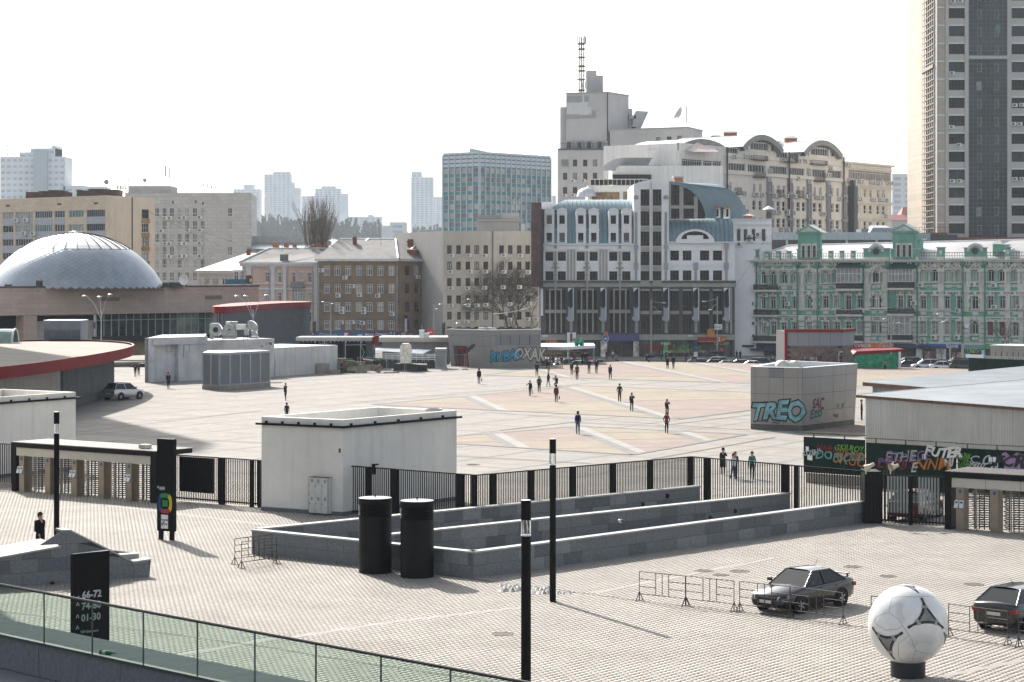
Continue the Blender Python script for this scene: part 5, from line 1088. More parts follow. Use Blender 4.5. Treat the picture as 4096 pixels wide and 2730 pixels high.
f.box(q,x0,x1,zb-.2,zb+.5,0,.55,0);f.box(q,xm-1.35,xm+1.35,zb,zc-1.0,.1,.5,0);q.add([f.P(a,b,.3)for a,b in ri],[tuple(range(n,-1,-1))],1);obj('arched_window',q,[m_mw,p_brn],T)
fa=fuv(cM(1722,0)[0],369,cM(2032,0)[0],369);q=MB();za_=fa.sz(*cM(1800,345))[1]
ws=[(fa.rect(cM,x-13,x+13,425,520),(2,(.7,),.08,f_white,(p_mid,p_dark),0))for x in(1774,1827,1890,1969)]
facade(T,fa,0,fa.L,ZB,za_,ws,None,m_mw,.3);q.box(fa.a.x,fa.b.x,369.5,386,ZB,za_-.1);obj('building_core',q,m_mw,T)
q=MB()
for w_ in ws:
 r=w_[0]
 for k in range(5):x=r[0]+(r[1]-r[0])*k/4;fa.box(q,x-.02,x+.02,r[2],r[3],.02,.06)
 for z in(r[2]+.6,r[3]-.6,(r[2]+r[3])/2):fa.box(q,r[0],r[1],z-.02,z+.02,.02,.06)
obj('window_bars',q,f_dark,T)
q=MB()
for y in(345,385,520,527):z=fa.sz(*cM(1800,y))[1];fa.box(q,0,fa.L,z-.15,z,0,.3)
obj('string_course',q,m_mw,T)
for x,y in((1858,487),(1858,512),(1925,470),(1778,545)):ac(T,fa,*cM(x,y),1.3)
chimneyhat(cM,1822,1878,320,342,306,374,T,m_ob)
q=MB();a=at(*cM(1270,62),372);b=at(*cM(1336,22),372);q.box(a[0],b[0],372,374,a[2]-1,b[2],0);q.box(a[0]-.2,b[0]+.2,371.7,374.3,b[2],b[2]+.25,1);obj('chimney',q,[m_ob,m_vault],T)
q=MB();a=at(*cM(148,220),361);b=at(*cM(225,878),361);q.box(a[0],b[0],361,368,b[2],a[2],0)
q2=MB();
for k in range(9):z=a[2]+(b[2]-a[2])*k/8;q2 .box(a[0]-.05,b[0]+.05,360.9,361,z-.05,z+.05)
for k in(0,1,2):x=a[0]+(b[0]-a[0])*k/2;q2 .box(x-.04,x+.04,360.88,361,b[2],a[2])
obj('red_glass_box',q,mat('red_glass',(.10,.035,.035),.15,var=.6,vs_=.2,spec=.6),T);obj('glass_box_frame',q2,f_dark,T)
q=MB();c_=at(*cM(240,270),364);q.box(b[0],c_[0],362,369,b[2],c_[2]);obj('glass_box_side',q,mat('dark_grey',(.08,.08,.085),.9),T)  # plain grey side of the glass box
# lower storeys
q=MB();f.box(q,-.3,f.L+.2,z_(846),z_(830),0,.5,1);f.box(q,-.3,f.L+.2,z_(880),z_(846),0,.3,0);obj('belt_course',q,[m_pls,m_stn],T)
L0=q_(206);s4=(1,(.0001,),.05,f_dark,(p_brn,p_brn,p_dark),0);ops=[]
for g0,ms in((255,(293,337,382)),(503,(541,585,630)),(757,(795,842,888))):
 xs=[g0,*ms,g0+167]
 for a,b in zip(xs,xs[1:]):
  for y0,y1 in((905,1056),(1084,1240)):ops.append((f.rect(cM,a+5,b-5,y0,y1),(1,(.2,),.06,f_dark,(p_brn,p_brn,p_dark),0)))
for a,b in((1005,1072),(1100,1167),(1237,1303),(1335,1403),(1470,1540),(1572,1643)):
 for y0,y1 in((910,1066),(1095,1240)):ops.append((f.rect(cM,a,b,y0,y1),(3,(.2,),.07,f_dark,(p_brn,p_brn,p_dark),0)))
facade(T,f,L0,f.L,z_(1245),z_(880),ops,None,m_stn,.3,'stone_wall')
q=MB();q.box(f.P(L0,0)[0],f.P(0,0)[0]-.01,365.4,372,ZB,z_(880));q.box(f.P(L0,0)[0],f.b.x,365.4,366.4,z_(1297),z_(882));obj('building_core',q,m_stn,T)
q=MB()
for g0,ms in((255,(293,337,382)),(503,(541,585,630)),(757,(795,842,888))):
 for m in ms:f.box(q,q_(m-5),q_(m+5),z_(1240),z_(893),0,.3,0)
 f.box(q,q_(ms[0]-6),q_(ms[2]+6),z_(905),z_(893),0,.28,0);f.box(q,q_(g0),q_(g0+167),z_(1084),z_(1060),0,.2,0)
 f.box(q,q_(ms[1]-9),q_(ms[1]+9),z_(893),z_(832),.3,.7,0)
for a,b in((1005,1072),(1100,1167),(1237,1303),(1335,1403),(1470,1540),(1572,1643)):f.box(q,q_(a-2),q_(b+2),z_(910),z_(896),0,.25,0);f.box(q,q_(a-2),q_(b+2),z_(1093),z_(1068),0,.2,0)
for x in(460,710,972,1204,1438,1680):f.box(q,q_(x-12),q_(x+12),z_(1240),z_(885),0,.22,0)
f.box(q,L0,q_(222),z_(1245),z_(885),0,.2,0);f.box(q,q_(1704),q_(1722),z_(1245),z_(885),0,.2,0)
f.box(q,L0,f.L,z_(1295),z_(1252),0,.4,0);obj('pale_stone_trim',q,m_pls,T,'stuff')
q=MB();f.box(q,q_(222),q_(240),z_(1105),z_(893),.2,.4);obj('white_panel',q,m_wc,T)
bm1=MB();bm1 .add([(-.68,0,-.2),(.68,0,-.2),(.68,0,9.0),(-.68,0,7.4)],[(0,1,2,3)],0)
for xc in(453,708,965,1198,1432,1672):
 q=MB();zt_=z_(886);zb_=z_(1150);zm=z_(1030);w_=.41;X=q_(xc)
 q.add([f.P(X-w_,zm-.0,1.6),f.P(X,zm-.4,1.6),f.P(X+w_,zm,1.6),f.P(X+w_,zt_,.4),f.P(X-w_,zt_-.7,1.2)],[(0,1,2,3,4)],0)
 q.add([f.P(X-w_,zb_+.5,1.6),f.P(X+w_,zb_,1.6),f.P(X+w_,zm,1.6),f.P(X,zm-.4,1.6),f.P(X-w_,zm,1.6)],[(0,1,2,3,4)],1)
 q.add([f.P(X-w_,zt_-.7,1.2),f.P(X+w_,zt_,.4),f.P(X-w_,zt_,.4)],[(0,1,2)],2);f.box(q,X+w_,X+w_+.12,zb_,zt_,.4,1.6,2)
 bo=obj('blade_banner',q,[mat('banner_black',(.02,.024,.03),.6,var=.05),m_lil,m_wc],T)
 d=MB();nn=20;cx_,cz=X-.15,z_(1130);ca,sa=math.cos(-.5),math.sin(-.5);P=[]
 for i in range(nn):a=.64*math.cos(2*math.pi*i/nn);b=.36*math.sin(2*math.pi*i/nn);P.append((cx_+a*ca-b*sa,cz+a*sa+b*ca))
 d.add([f.P(a,b,2.0)for a,b in P]+[f.P(a+.1,b-.1,1.7)for a,b in P],[tuple(range(nn))]+[(i,nn+i,nn+(i+1)%nn,(i+1)%nn)for i in range(nn)],0);obj('lamp_disc',d,m_lil,bo)
q=MB();f.box(q,L0,f.L,ZB,z_(1297),-.6,-.5,0);obj('shop_glass',q,mat('shop_glass',(.03,.032,.033),.15,var=.7,vs_=.5,c2_=(.09,.09,.08)),T)
q=MB()
for x0,x1 in((208,222),(690,728),(950,992),(1183,1222),(1418,1450),(1655,1700),(1722,1742),(850,860),(1290,1296),(1545,1551)):f.box(q,q_(x0),q_(x1),ZB,z_(1297),-.5,.15,0)
obj('shop_pier',q,m_stn,T)
q=MB()
for k in range(40):x=L0+(f.L-L0)*k/40;f.box(q,x-.03,x+.03,ZB,z_(1330),-.5,-.42)
f.box(q,L0,f.L,z_(1335),z_(1330),-.5,-.4);obj('shop_mullions',q,f_dark,T)
m_pur=paint('sign_purple',(.07,.06,.20));m_or=paint('sign_orange',(.55,.20,.03));m_dr=paint('sign_dark_red',(.22,.02,.015));m_gr=paint('sign_green',(.10,.32,.10));m_yel=paint('sign_yellow',(.62,.55,.05));m_rdo=paint('sign_red_orange',(.6,.08,.02))
panel(T,f,cM,738,990,1247,1302,m_pur,1.0,th=.5);panel(T,f,cM,697,738,1240,1300,m_blue,.9,th=.4)
q=MB();nn=20;X,Z=q_(727),z_(1280);
for r_,mm_,dd in((1.45,0,1.1),(1.15,1,1.15)):q.add([f.P(X+.36*r_*math.cos(2*math.pi*i/nn),Z+.52*r_*math.sin(2*math.pi*i/nn),dd)for i in range(nn)],[tuple(range(nn))],mm_)
f.box(q,X-.15,X+.4,Z+.45,Z+1.1,1.1,1.4,2);f.box(q,X-.15,X+.15,Z-.25,Z+.1,1.16,1.22,0);obj('oval_emblem',q,[m_wh,m_blue,mat('sign_copper',(.5,.16,.06),.5)],T)
for x0,x1 in((690,740),(945,990)):q=MB();f.box(q,q_(x0),q_(x1),ZB,z_(1300),-.3,.7);obj('poster_pillar',q,mat('poster_collage',(.3,.28,.26),.4,var=.9,vs_=1.3,c2_=(.5,.45,.4)),T)
panel(T,f,cM,1448,1662,1268,1310,m_dr,.9,th=.4);panel(T,f,cM,1448,1640,1268,1272,m_or,.95);panel(T,f,cM,1448,1640,1304,1310,m_or,.95)
q=MB();X,Z=q_(1552),z_(1268);P=[(X+.62*math.cos(math.pi*i/12),Z+.75+.65*math.sin(math.pi*i/12))for i in range(13)]+[(X-.5,Z),(X+.6,Z)];q.add([f.P(a,b,.8)for a,b in P]+[f.P(a,b,.5)for a,b in P],[tuple(range(15))]+[(i,(i+1)%15,15+(i+1)%15,15+i)for i in range(15)]);obj('rounded_sign',q,m_or,T)
q=MB();X,Z=q_(1648),z_(1289);P=[(X-.35,Z+.3),(X,Z+.3),(X+.05,Z+.5),(X+.45,Z),(X+.05,Z-.5),(X,Z-.3),(X-.35,Z-.3)];q.add([f.P(a,b,1.0)for a,b in P],[tuple(range(6,-1,-1))]);obj('arrow_sign',q,m_rdo,T)
ftext(T,f,'2',q_(1618),z_(1289),.8,m_wh,.95,bold=.03);ftext(T,f,'24',q_(1648),z_(1289),.4,m_gold,1.03,bold=.02)
panel(T,f,cM,1183,1217,1307,1460,m_gr,.4);ftext(T,f,'fresh',q_(1200),z_(1322),.8,m_wh,.42);ftext(T,f,'фреш',q_(1200),z_(1385),.7,m_wh,.42)
panel(T,f,cM,1420,1450,1313,1343,m_navy,.4);panel(T,f,cM,1420,1450,1343,1388,m_blue,.41);panel(T,f,cM,1420,1450,1388,1445,m_wh,.4)
panel(T,f,cM,1040,1183,1335,1377,mat('sign_crimson',(.18,.015,.02),.5),-.35);panel(T,f,cM,1225,1270,1330,1370,mat('sign_crimson',(.18,.015,.02),.5),-.35)
ftext(T,f,'fashLine',q_(1372),z_(1352),1.5,m_gr,-.35,bold=.02);ftext(T,f,'СВАДЕБНЫЕ САЛОНЫ',q_(1372),z_(1386),.55,m_gold,-.35,bold=.01)
ftext(T,f,'СУШИЯ',q_(1640),z_(1325),.7,m_gold,.2);panel(T,f,cM,1628,1650,1355,1390,m_rdo,.2)
panel(T,f,cM,418,500,1228,1332,f_dark,2.2,th=.4)
r=f.rect(cM,424,495,1234,1328);q=MB();f.box(q,*r,2.2,2.25,0);r2=f.rect(cM,449,466,1240,1305);f.box(q,*r2,2.25,2.28,1);r2=f.rect(cM,470,492,1278,1300);f.box(q,*r2,2.25,2.28,2);r2=f.rect(cM,428,490,1318,1322);f.box(q,*r2,2.25,2.28,2);obj('poster_board',q,[m_wh,f_dark,m_redp],T)
for x in(237,1375):panel(T,f,cM,x-2,x+38,1257,1268,m_wc,.5)
q=MB();nn=16;X,Z=q_(305),z_(1313);q.add([f.P(X+1.0*math.cos(2*math.pi*i/nn),Z+1.0*math.sin(2*math.pi*i/nn),-.3)for i in range(nn)],[tuple(range(nn))]);obj('round_sign',q,mat('round_sign_blue',(.05,.25,.4),.5,var=.6,vs_=2,c2_=(.6,.2,.1)),T)
# green ornate house
T=thing('ornate_house',(*xy(3500,360),-1.55),'long mint green nineteenth century house with white ornament and pale metal roof','house')
m_g=mat('mint_plaster',(.16,.36,.28),.85,var=.15,vs_=.5,streak=.3,c2_=(.18,.38,.30));m_o=mat('cream_ornament',(.60,.59,.52),.85,var=.12,vs_=.8,streak=.35);m_grd=mat('green_pipe',(.06,.22,.17),.6)
f=Fac(xy(cG(66,0)[0],371),xy(4400,343));Q=lambda c,x,y=900:f.sz(*c(x,y))[0];Z=lambda c,x,y:f.sz(*c(x,y))[1]
zc=Z(ga,600,318);zp=Z(ga,700,255)
top=[(280,64,440,588),(478,68,430,585),(605,64,430,612),(740,68,430,580),(880,70,430,578),(1063,72,418,575),(1265,72,418,572),(1400,70,415,570),(1880,66,412,568)]
topb=[(30,66,400,560),(612,75,392,560),(757,75,392,556),(922,75,388,560),(1068,75,388,560),(1265,78,390,555),(1455,76,385,555),(1595,76,385,555),(1765,76,385,555),(1905,76,385,555),(2100,76,385,555),(2250,76,385,555)]
mid=[(478,66,745,897),(605,66,745,902),(743,66,745,897),(882,66,745,897),(1267,70,735,890),(1405,68,735,888),(1550,70,735,950),(1695,66,735,888)]
mida=[(240,44,745,898),(320,44,745,898),(1062,70,738,893),(1870,60,735,885)]
midb=[(320,66,735,890),(438,64,735,890),(607,70,740,900),(757,72,740,900),(905,66,740,900),(1065,68,740,900),(1258,78,742,900),(1450,76,740,895),(1597,70,740,895),(1762,72,740,895),(1910,72,740,895),(2100,72,740,895)]
midba=[(80,58,740,885)]
low=[(240,50,1068,1212),(320,50,1068,1212),(478,68,1070,1215),(612,66,1060,1228),(740,68,1070,1218),(882,70,1070,1215),(1065,72,1065,1212),(1265,72,1065,1215),(1410,70,1065,1215),(1552,70,1062,1215),(1698,70,1060,1215),(1865,60,1060,1215)]
lowb=[(80,56,1062,1215),(605,78,1055,1220),(755,78,1055,1220),(910,70,1060,1222),(1068,78,1058,1220),(1450,76,1065,1230),(1600,76,1065,1230),(1765,76,1070,1240),(1915,76,1070,1240),(2100,76,1070,1240)]
lowba=[(1255,78,1050,1216)]
sA=(2,1,.09,f_white,(p_dark,p_mid,p_mid,p_curt),1);sR=(2,(.78,),.09,f_white,(p_dark,p_mid,p_mid,p_curt),0);sRr=(2,(.78,),.09,f_brown,(p_red,),0)
W=[];orn=MB();arches=[]
def addw(c,lst,st):
 for x,w_,a,b in lst:
  r=f.rect(c,x-w_/2,x+w_/2,a,b);s_=st
  if c is gb and x in(612,922,1068)and st[5]:s_=(2,1,.09,f_white,(p_pale,),1)
  if c is gb and x in(1450,1600)and a>1000:s_=sRr
  if c is gb and x in(605,755,1068)and a>1000:s_=(2,(.72,),.09,f_white,(p_curt,p_pink),0)
  W.append((r,s_));
  if st[5]:arches.append((r,))
  else:
   f.box(orn,r[0]-.14,r[0],r[2],r[3]+.1,0,.14);f.box(orn,r[1],r[1]+.14,r[2],r[3]+.1,0,.14);f.box(orn,r[0]-.25,r[1]+.25,r[3]+.05,r[3]+.35,0,.28);xm=(r[0]+r[1])/2;f.box(orn,xm-.22,xm+.22,r[3]+.1,r[3]+.85,0,.34)
  f.box(orn,r[0]-.3,r[1]+.3,r[2]-.22,r[2]-.02,0,.3);f.box(orn,r[0],r[1],r[2]-.95,r[2]-.45,0,.08)
addw(ga,top,sA);addw(gb,topb,sA);addw(ga,mid,sR);addw(ga,mida,sA);addw(gb,midb,sR);addw(gb,midba,sA);addw(ga,low,sR);addw(gb,lowb,sR);addw(gb,lowba,sA)
zg=Z(ga,300,1290)
facade(T,f,0,f.L,zg,zc,W,None,m_g,.28)
sp=MB()
for(r,)in arches:
 w_=r[1]-r[0];xm=(r[0]+r[1])/2;zs=r[3]-w_/2;n=10
 for s_ in(-1,1):
  P=[(xm+s_*w_/2,r[3])]+[(xm+s_*w_/2*math.cos(math.pi/2*i/n),zs+w_/2*math.sin(math.pi/2*i/n))for i in range(n+1)]
  if s_>0:P=P[::-1]
  sp.add([f.P(a,b,-.01)for a,b in P],[tuple(range(n+2))])
 for r0,r1,dd in((w_/2+.02,w_/2+.2,.16),(w_/2+.36,w_/2+.62,.3)):
  for i in range(14):
   t0,t1=math.pi*i/14,math.pi*(i+1)/14
   a=(xm+r0*math.cos(t0),zs+r0*math.sin(t0));b=(xm+r1*math.cos(t0),zs+r1*math.sin(t0));c=(xm+r1*math.cos(t1),zs+r1*math.sin(t1));d=(xm+r0*math.cos(t1),zs+r0*math.sin(t1))
   orn.quad(f.P(*a,dd),f.P(*b,dd),f.P(*c,dd),f.P(*d,dd));orn.quad(f.P(*b,dd),f.P(*b,0),f.P(*c,0),f.P(*c,dd));orn.quad(f.P(*a,0),f.P(*a,dd),f.P(*d,dd),f.P(*d,0))
 for s_ in(-1,1):x=xm+s_*(w_/2+.42);f.box(orn,x-.12,x+.12,r[2]-.3,zs,0,.22);f.box(orn,x-.2,x+.2,zs-.1,zs+.15,0,.32)
 f.box(orn,xm-.2,xm+.2,r[3]+.15,r[3]+.85,0,.42)
obj('arch_spandrel',sp,m_g,T)
def belt(y,h,d,m=0,c=ga,x=700):z=Z(c,x,y);f.box(orn,0,f.L,z-h,z,0,d,m)
belt(598,.18,.14);belt(662,.22,.32);belt(905,.16,.14);belt(975,.22,.38);belt(1003,.12,.2);belt(395,.2,.25);belt(345,.16,.18)
belt(1285,.4,.35)
n=int(f.L/.55)
for k in range(n):
 q=f.L*(k+.5)/n
 z=Z(ga,700,680);f.box(orn,q-.12,q+.12,z-.2,z,0,.2);z=Z(ga,700,1022);
 if k%2:f.box(orn,q-.14,q+.14,z-.22,z,0,.2)
n=int(f.L/3.1)
for k in range(n):
 q=f.L*(k+.5)/n;z=Z(ga,700,345)
 f.box(orn,q-.35,q-.12,z,zc,0,.45);f.box(orn,q+.12,q+.35,z,zc,0,.45);f.box(orn,q+.7,q+2.3,z+.35,zc-.45,0,.1)
for c,x,st in((ga,162,0),(ga,370,0),(ga,956,0),(ga,1140,0),(ga,1785,0),(gb,132,0),(gb,520,1),(gb,830,2),(gb,1144,1),(gb,1356,1),(gb,1665,2),(gb,1830,2)):
 q=Q(c,x);w_=.62 if st<2 else.5;z0=Z(ga,700,1290);z1=Z(ga,700,395);f.box(orn,q-w_,q+w_,Z(ga,700,662),z1,0,.22);f.box(orn,q-w_*1.25,q+w_*1.25,z1-.55,z1,0,.4)
 if st<2:
  k=0;z=Z(ga,700,905)
  while z<Z(ga,700,690):f.box(orn,q-w_*(1.15 if k%2 else.8),q+w_*(1.15 if k%2 else.8),z,z+.62,0,.24 if k%2 else.2);z+=.64;k+=1
  z=z0
  while z<Z(ga,700,1040):f.box(orn,q-w_,q+w_,z+.06,z+.72,0,.24);z+=.78
  f.box(orn,q-w_*1.15,q+w_*1.15,Z(ga,700,1040),Z(ga,700,985),0,.42)
 else:f.box(orn,q-w_*.8,q+w_*.8,z0,Z(ga,700,670),0,.14)
obj('white_ornament',orn,m_o,T,'stuff')
q=MB();f.box(q,-.3,f.L,zc,zc+.25,-.4,.7,0);f.box(q,-.3,f.L,zc+.25,zc+.42,-.4,.95,0);obj('cornice',q,m_o,T)
zc2=zc+.42
def attic(c,x0,x1,h,kind):
 q0,q1=Q(c,x0),Q(c,x1);xm=(q0+q1)/2;q=MB();f.box(q,q0,q1,zc2,zc2+h,-.3,.25,0);f.box(q,q0-.15,q1+.15,zc2+h,zc2+h+.15,-.4,.4,2);f.box(q,q0,q1,zc2,zc2+.45,.25,.35,1)
 if kind=='round':
  n=14;R0=1.25;zb=zc2+h-.5
  for i in range(n):
   a,b=math.pi*i/n,math.pi*(i+1)/n
   for r0,r1,dd,mm_ in((.95,R0+.1,.4,1),(.5,.95,.3,0)):q.quad(f.P(xm+r0*math.cos(a),zb+r0*math.sin(a),dd),f.P(xm+r1*math.cos(a),zb+r1*math.sin(a),dd),f.P(xm+r1*math.cos(b),zb+r1*math.sin(b),dd),f.P(xm+r0*math.cos(b),zb+r0*math.sin(b),dd),mm_)
   q.quad(f.P(xm+1.35*math.cos(a),zb+1.35*math.sin(a),.4),f.P(xm+1.35*math.cos(a),zb+1.35*math.sin(a),-.5),f.P(xm+1.35*math.cos(b),zb+1.35*math.sin(b),-.5),f.P(xm+1.35*math.cos(b),zb+1.35*math.sin(b),.4),2)
  q.add([f.P(xm+.55*math.cos(2*math.pi*i/16),zb+.1+.55*math.sin(2*math.pi*i/16),.42)for i in range(16)],[tuple(range(16))],3)
 if kind=='temple':
  w_=1.95;z0=zc2+h-.3;z1=z0+3.0;f.box(q,xm-w_,xm+w_,zc2,z1,-.6,.35,0);f.box(q,xm-w_-.25,xm+w_+.25,z1,z1+.2,-.6,.6,0)
  q.add([f.P(xm-w_-.4,z1+.2,.6),f.P(xm+w_+.4,z1+.2,.6),f.P(xm,z1+1.5,.6),f.P(xm-w_-.4,z1+.2,-2.5),f.P(xm+w_+.4,z1+.2,-2.5),f.P(xm,z1+1.5,-2.5)],[(0,1,2)],0);q.add(q.v[-6:],[(2,1,4,5),(0,2,5,3)],2)
  q.add([f.P(xm-w_+.4,z1+.35,.63),f.P(xm+w_-.4,z1+.35,.63),f.P(xm,z1+1.15,.63)],[(0,1,2)],1)
  for k in(-1,0,1):
   x=xm+k*.98;f.box(q,x-.24,x+.24,zc2+.5,zc2+2.4,.35,.4,3);f.box(q,x-.42,x-.24,zc2+.4,zc2+2.5,.35,.46,1);f.box(q,x+.24,x+.42,zc2+.4,zc2+2.5,.35,.46,1);f.box(q,x-.42,x+.42,zc2+2.4,zc2+2.75,.35,.48,1)
 if kind in('plain','round','temple'):
  n=max(1,int((q1-q0)/1.4))
  for k in range(n):
   x=q0+(q1-q0)*(k+.5)/n
   if kind=='plain' or abs(x-xm)>1.7:f.box(q,x-.22,x+.22,zc2+h*.45,zc2+h*.8,.25,.33,1)
 obj('attic_block',q,[m_g,m_o,m_zr,f_dark],T)
m_zr=mat('pale_zinc',(.42,.42,.42),.45,metal=.25,var=.08,vs_=.3)
attic(ga,120,430,1.7,'round');attic(ga,910,1215,1.7,'temple');attic(ga,1742,2063,1.8,'round');attic(gb,198,552,1.7,'temple');attic(gb,1125,1400,1.8,'round')
for c,x in((ga,530),(ga,668),(ga,805),(ga,1330),(ga,1468),(ga,1610),(gb,830),(gb,1668)):attic(c,x-(24 if c is ga else(45 if x==830 else 30)),x+(24 if c is ga else(45 if x==830 else 30)),1.9 if c is gb else 1.4,'plain')
rl=MB();n=int(f.L/.42)
for k in range(n):q=f.L*k/n;f.box(rl,q-.025,q+.025,zc2+.25,zc2+1.15,-1.0,-.95);rl.bar(f.P(q-.15,zc2+.7,-.97),f.P(q+.15,zc2+1.1,-.97),.03,3,caps=False)
f.box(rl,0,f.L,zc2+1.12,zc2+1.2,-1.02,-.93);f.box(rl,0,f.L,zc2+.6,zc2+.66,-1.02,-.93);obj('roof_railing',rl,f_dark,T,'stuff')
q=MB();f.box(q,.4,f.L,-1.55,zc,-14,-.45);obj('building_core',q,m_g,T)
zr=H+(HY-cG(1300,638)[1])*366/F;rf=MB();rx=Q(ga,430);R0=f.P(rx+2.4,zr-.35,-9.5);R1=f.P(f.L,zr-.2,-9.5)
zr=H+(HY-ga(470,106)[1])*380/F;R0=f.P(rx+2.2,zr,-9.5);R1=f.P(f.L,H+(HY-gb(1869,35)[1])*357/F+.3,-9.5);E0=f.P(1.2,zc2+.05,-.3);E1=f.P(f.L,zc2+.05,-.3)
rf.add([E0,E1,R1,R0,f.P(1.2,zc2,-15),f.P(f.L,zc2,-15)],[(0,1,2,3),(3,2,5,4),(4,0,3)]);
n=int(f.L/.45);e0,e1,r0,r1=map(Vector,(E0,E1,R0,R1))
for k in range(n+1):
 t=k/n;a=e0 .lerp(e1,t);b=Vector(f.P(1.2+(f.L-1.2)*t,0,-9.5));s=1.2+(f.L-1.2)*t
 if s>rx+2.2:tt=(s-rx-2.2)/(f.L-rx-2.2);b=r0 .lerp(r1,tt)
 else:continue
 rf.bar(a+Vector((0,0,.02)),b+Vector((0,0,.02)),.05,3,0,caps=False)
obj('roof',rf,m_zr,T)
rd=MB();rd.bar(R0,R1,.15,6);rd.bar(E0,R0,.2,6);obj('ridge_flashing',rd,mat('sheet_metal_white',(.55,.55,.54),.5,metal=.2),T)
q=MB();p=f.P(Q(gb,1450),0,0);a=Q(gb,1440);b=Q(gb,1575);z0=Z(gb,1500,180);z1=Z(gb,1500,85)
f.box(q,a,b-.9,z0-.8,z1,-4,-1.8,0);q.add([f.P(a-.3,z1,-1.5),f.P(b+.0,z1,-1.5),f.P(a+.9,z1+.75,-2.6),f.P(b+.3,z1+.6,-5.5),f.P(a+.3,z1,-5)],[(0,1,2),(2,1,3),(0,2,4),(2,3,4)],1);q.add([f.P(b-.9,z0-.5,-1.8),f.P(b+.3,z1-.1,-5.5),f.P(b-.9,z1,-1.8),f.P(b+.3,z1,-5.5)],[(0,1,3,2)],0);obj('dormer',q,[m_g,m_zr],T)
q=MB();a=Q(gb,262);b=Q(gb,515);z1=Z(gb,400,28);f.box(q,a,b-.4,zc2+1,z1,-5.5,-3.6,0);f.box(q,a-.2,b,z1,z1+.25,-6,-3.2,1);obj('dormer',q,[m_g,m_zr],T)
dp=MB()
for c,x in((ga,405),(ga,920),(ga,1170),(ga,1745),(gb,175),(gb,537),(gb,1108),(gb,1385)):q=Q(c,x);f.box(dp,q-.11,q+.11,Z(ga,700,1300),zc-.3,.25,.47);f.box(dp,q-.3,q+.3,zc-.5,zc+.1,.3,.85)
obj('downpipe',dp,m_grd,T)
for c,x0,x1,y0,y1,dp_ in((ga,388,670,592,658,1.1),(ga,392,678,905,972,1.1),(ga,1425,1735,575,645,1.3),(ga,1425,1735,898,965,1.2),(ga,385,660,1235,1300,1.1),(ga,1612,1740,1228,1298,1.1),(gb,188,500,562,635,1.3),(gb,190,495,885,958,1.3),(gb,190,480,1228,1288,1.2)):
 b_=MB();r=rail(b_,f,c,x0,x1,y0,y1,dp_,26);n=22
 for i in range(n):
  x=r[0]+(r[1]-r[0])*(i+.5)/n;zm=(r[2]+r[3])/2;b_.bar(f.P(x-.18,zm-.35,dp_-.02),f.P(x+.18,zm+.35,dp_-.02),.03,3,caps=False);b_.bar(f.P(x+.18,zm-.35,dp_-.02),f.P(x-.18,zm+.35,dp_-.02),.03,3,caps=False)
 bo=obj('balcony_railing',b_,f_dark,T);s_=MB();f.box(s_,r[0]-.1,r[1]+.1,r[2]-.35,r[2],0,dp_+.1);obj('balcony_slab',s_,m_o,T)
def bay(c,x0,x1,y0,y1,roof,nx,fr_=f_white,pm=(p_mid,p_curt)):
 r=f.rect(c,x0,x1,y0,y1);window(T,f,r,(nx,(.62,),.09,fr_,pm,0),1.15);s_=MB();f.box(s_,r[1]-.05,r[1],r[2],r[3],0,1.1,0);f.box(s_,r[0],r[0]+.05,r[2],r[3],0,1.1,0);obj('bay_side',s_,fr_,T)
 if roof:s_=MB();s_.add([f.P(r[0]-.3,r[3],1.5),f.P(r[1]+.3,r[3],1.5),f.P(r[1]+.1,r[3]+1.2,0),f.P(r[0]+.6,r[3]+1.2,0)],[(0,1,2,3)]);s_.add([f.P(r[0]-.3,r[3],1.5),f.P(r[0]+.6,r[3]+1.2,0),f.P(r[0]-.3,r[3],0)],[(0,1,2)]);obj('bay_roof',s_,mat('dark_green_tin',(.02,.06,.05),.5,metal=.3),T)
bay(ga,1425,1735,385,575,True,6);bay(gb,188,500,397,560,True,7,pm=(p_curt,p_pale));bay(gb,192,466,992,1222,False,4,pm=(p_pink,p_curt))
for c,x,y in((ga,516,727),(ga,361,832),(ga,795,835),(ga,527,1092),(ga,375,1080),(ga,1722,920),(ga,650,1285),(gb,582,600),(gb,1235,592),(gb,1502,603),(gb,498,826),(gb,1050,920),(gb,1505,876),(gb,1815,876),(gb,748,1257),(gb,1038,1257)):ac(T,f,*c(x,y),1.15,.15)
q=MB();p=f.P(Q(gb,1158),Z(gb,1158,1093),.5);q.add([p]+[(p[0]+.5*math.cos(i*.5236),p[1]-.15,p[2]+.65*math.sin(i*.5236))for i in range(12)],[(0,1+i,1+(i+1)%12)for i in range(12)]);obj('satellite_dish',q,m_wh,T)
m_ts=mat('tan_stone',(.38,.29,.19),.8,var=.08,vs_=.5,brick=(1.0,.4,.03,0,.2));zg0=-1.5
q=MB();f.box(q,0,f.L,zg0,zg,-.5,-.4,0);obj('shop_glass',q,MATS['shop_glass'],T)
q=MB()
for x0,x1 in((132,200),(355,388),(650,725),(770,800)):f.box(q,Q(ga,x0),Q(ga,x1),zg0,Z(ga,300,1300),-.4,.1)
f.box(q,Q(ga,132),Q(ga,380),Z(ga,300,1345),Z(ga,300,1298),-.4,.1);f.box(q,Q(ga,650),Q(ga,800),Z(ga,300,1345),Z(ga,300,1298),-.4,.1);obj('stone_pier',q,m_ts,T)
q=MB();f.box(q,Q(ga,385),Q(ga,650),Z(ga,300,1390),Z(ga,300,1325),-.4,.2);obj('dark_entrance',q,mat('dark_brown_wall',(.07,.05,.045),.7),T)
q=MB()
for c,x0,x1,y0,y1 in((ga,125,380,1348,1372),(ga,358,680,1393,1420),(ga,668,780,1355,1380)):r=f.rect(c,x0,x1,y0,y1);f.box(q,*r,.2,1.3)
obj('awning',q,m_navy,T)
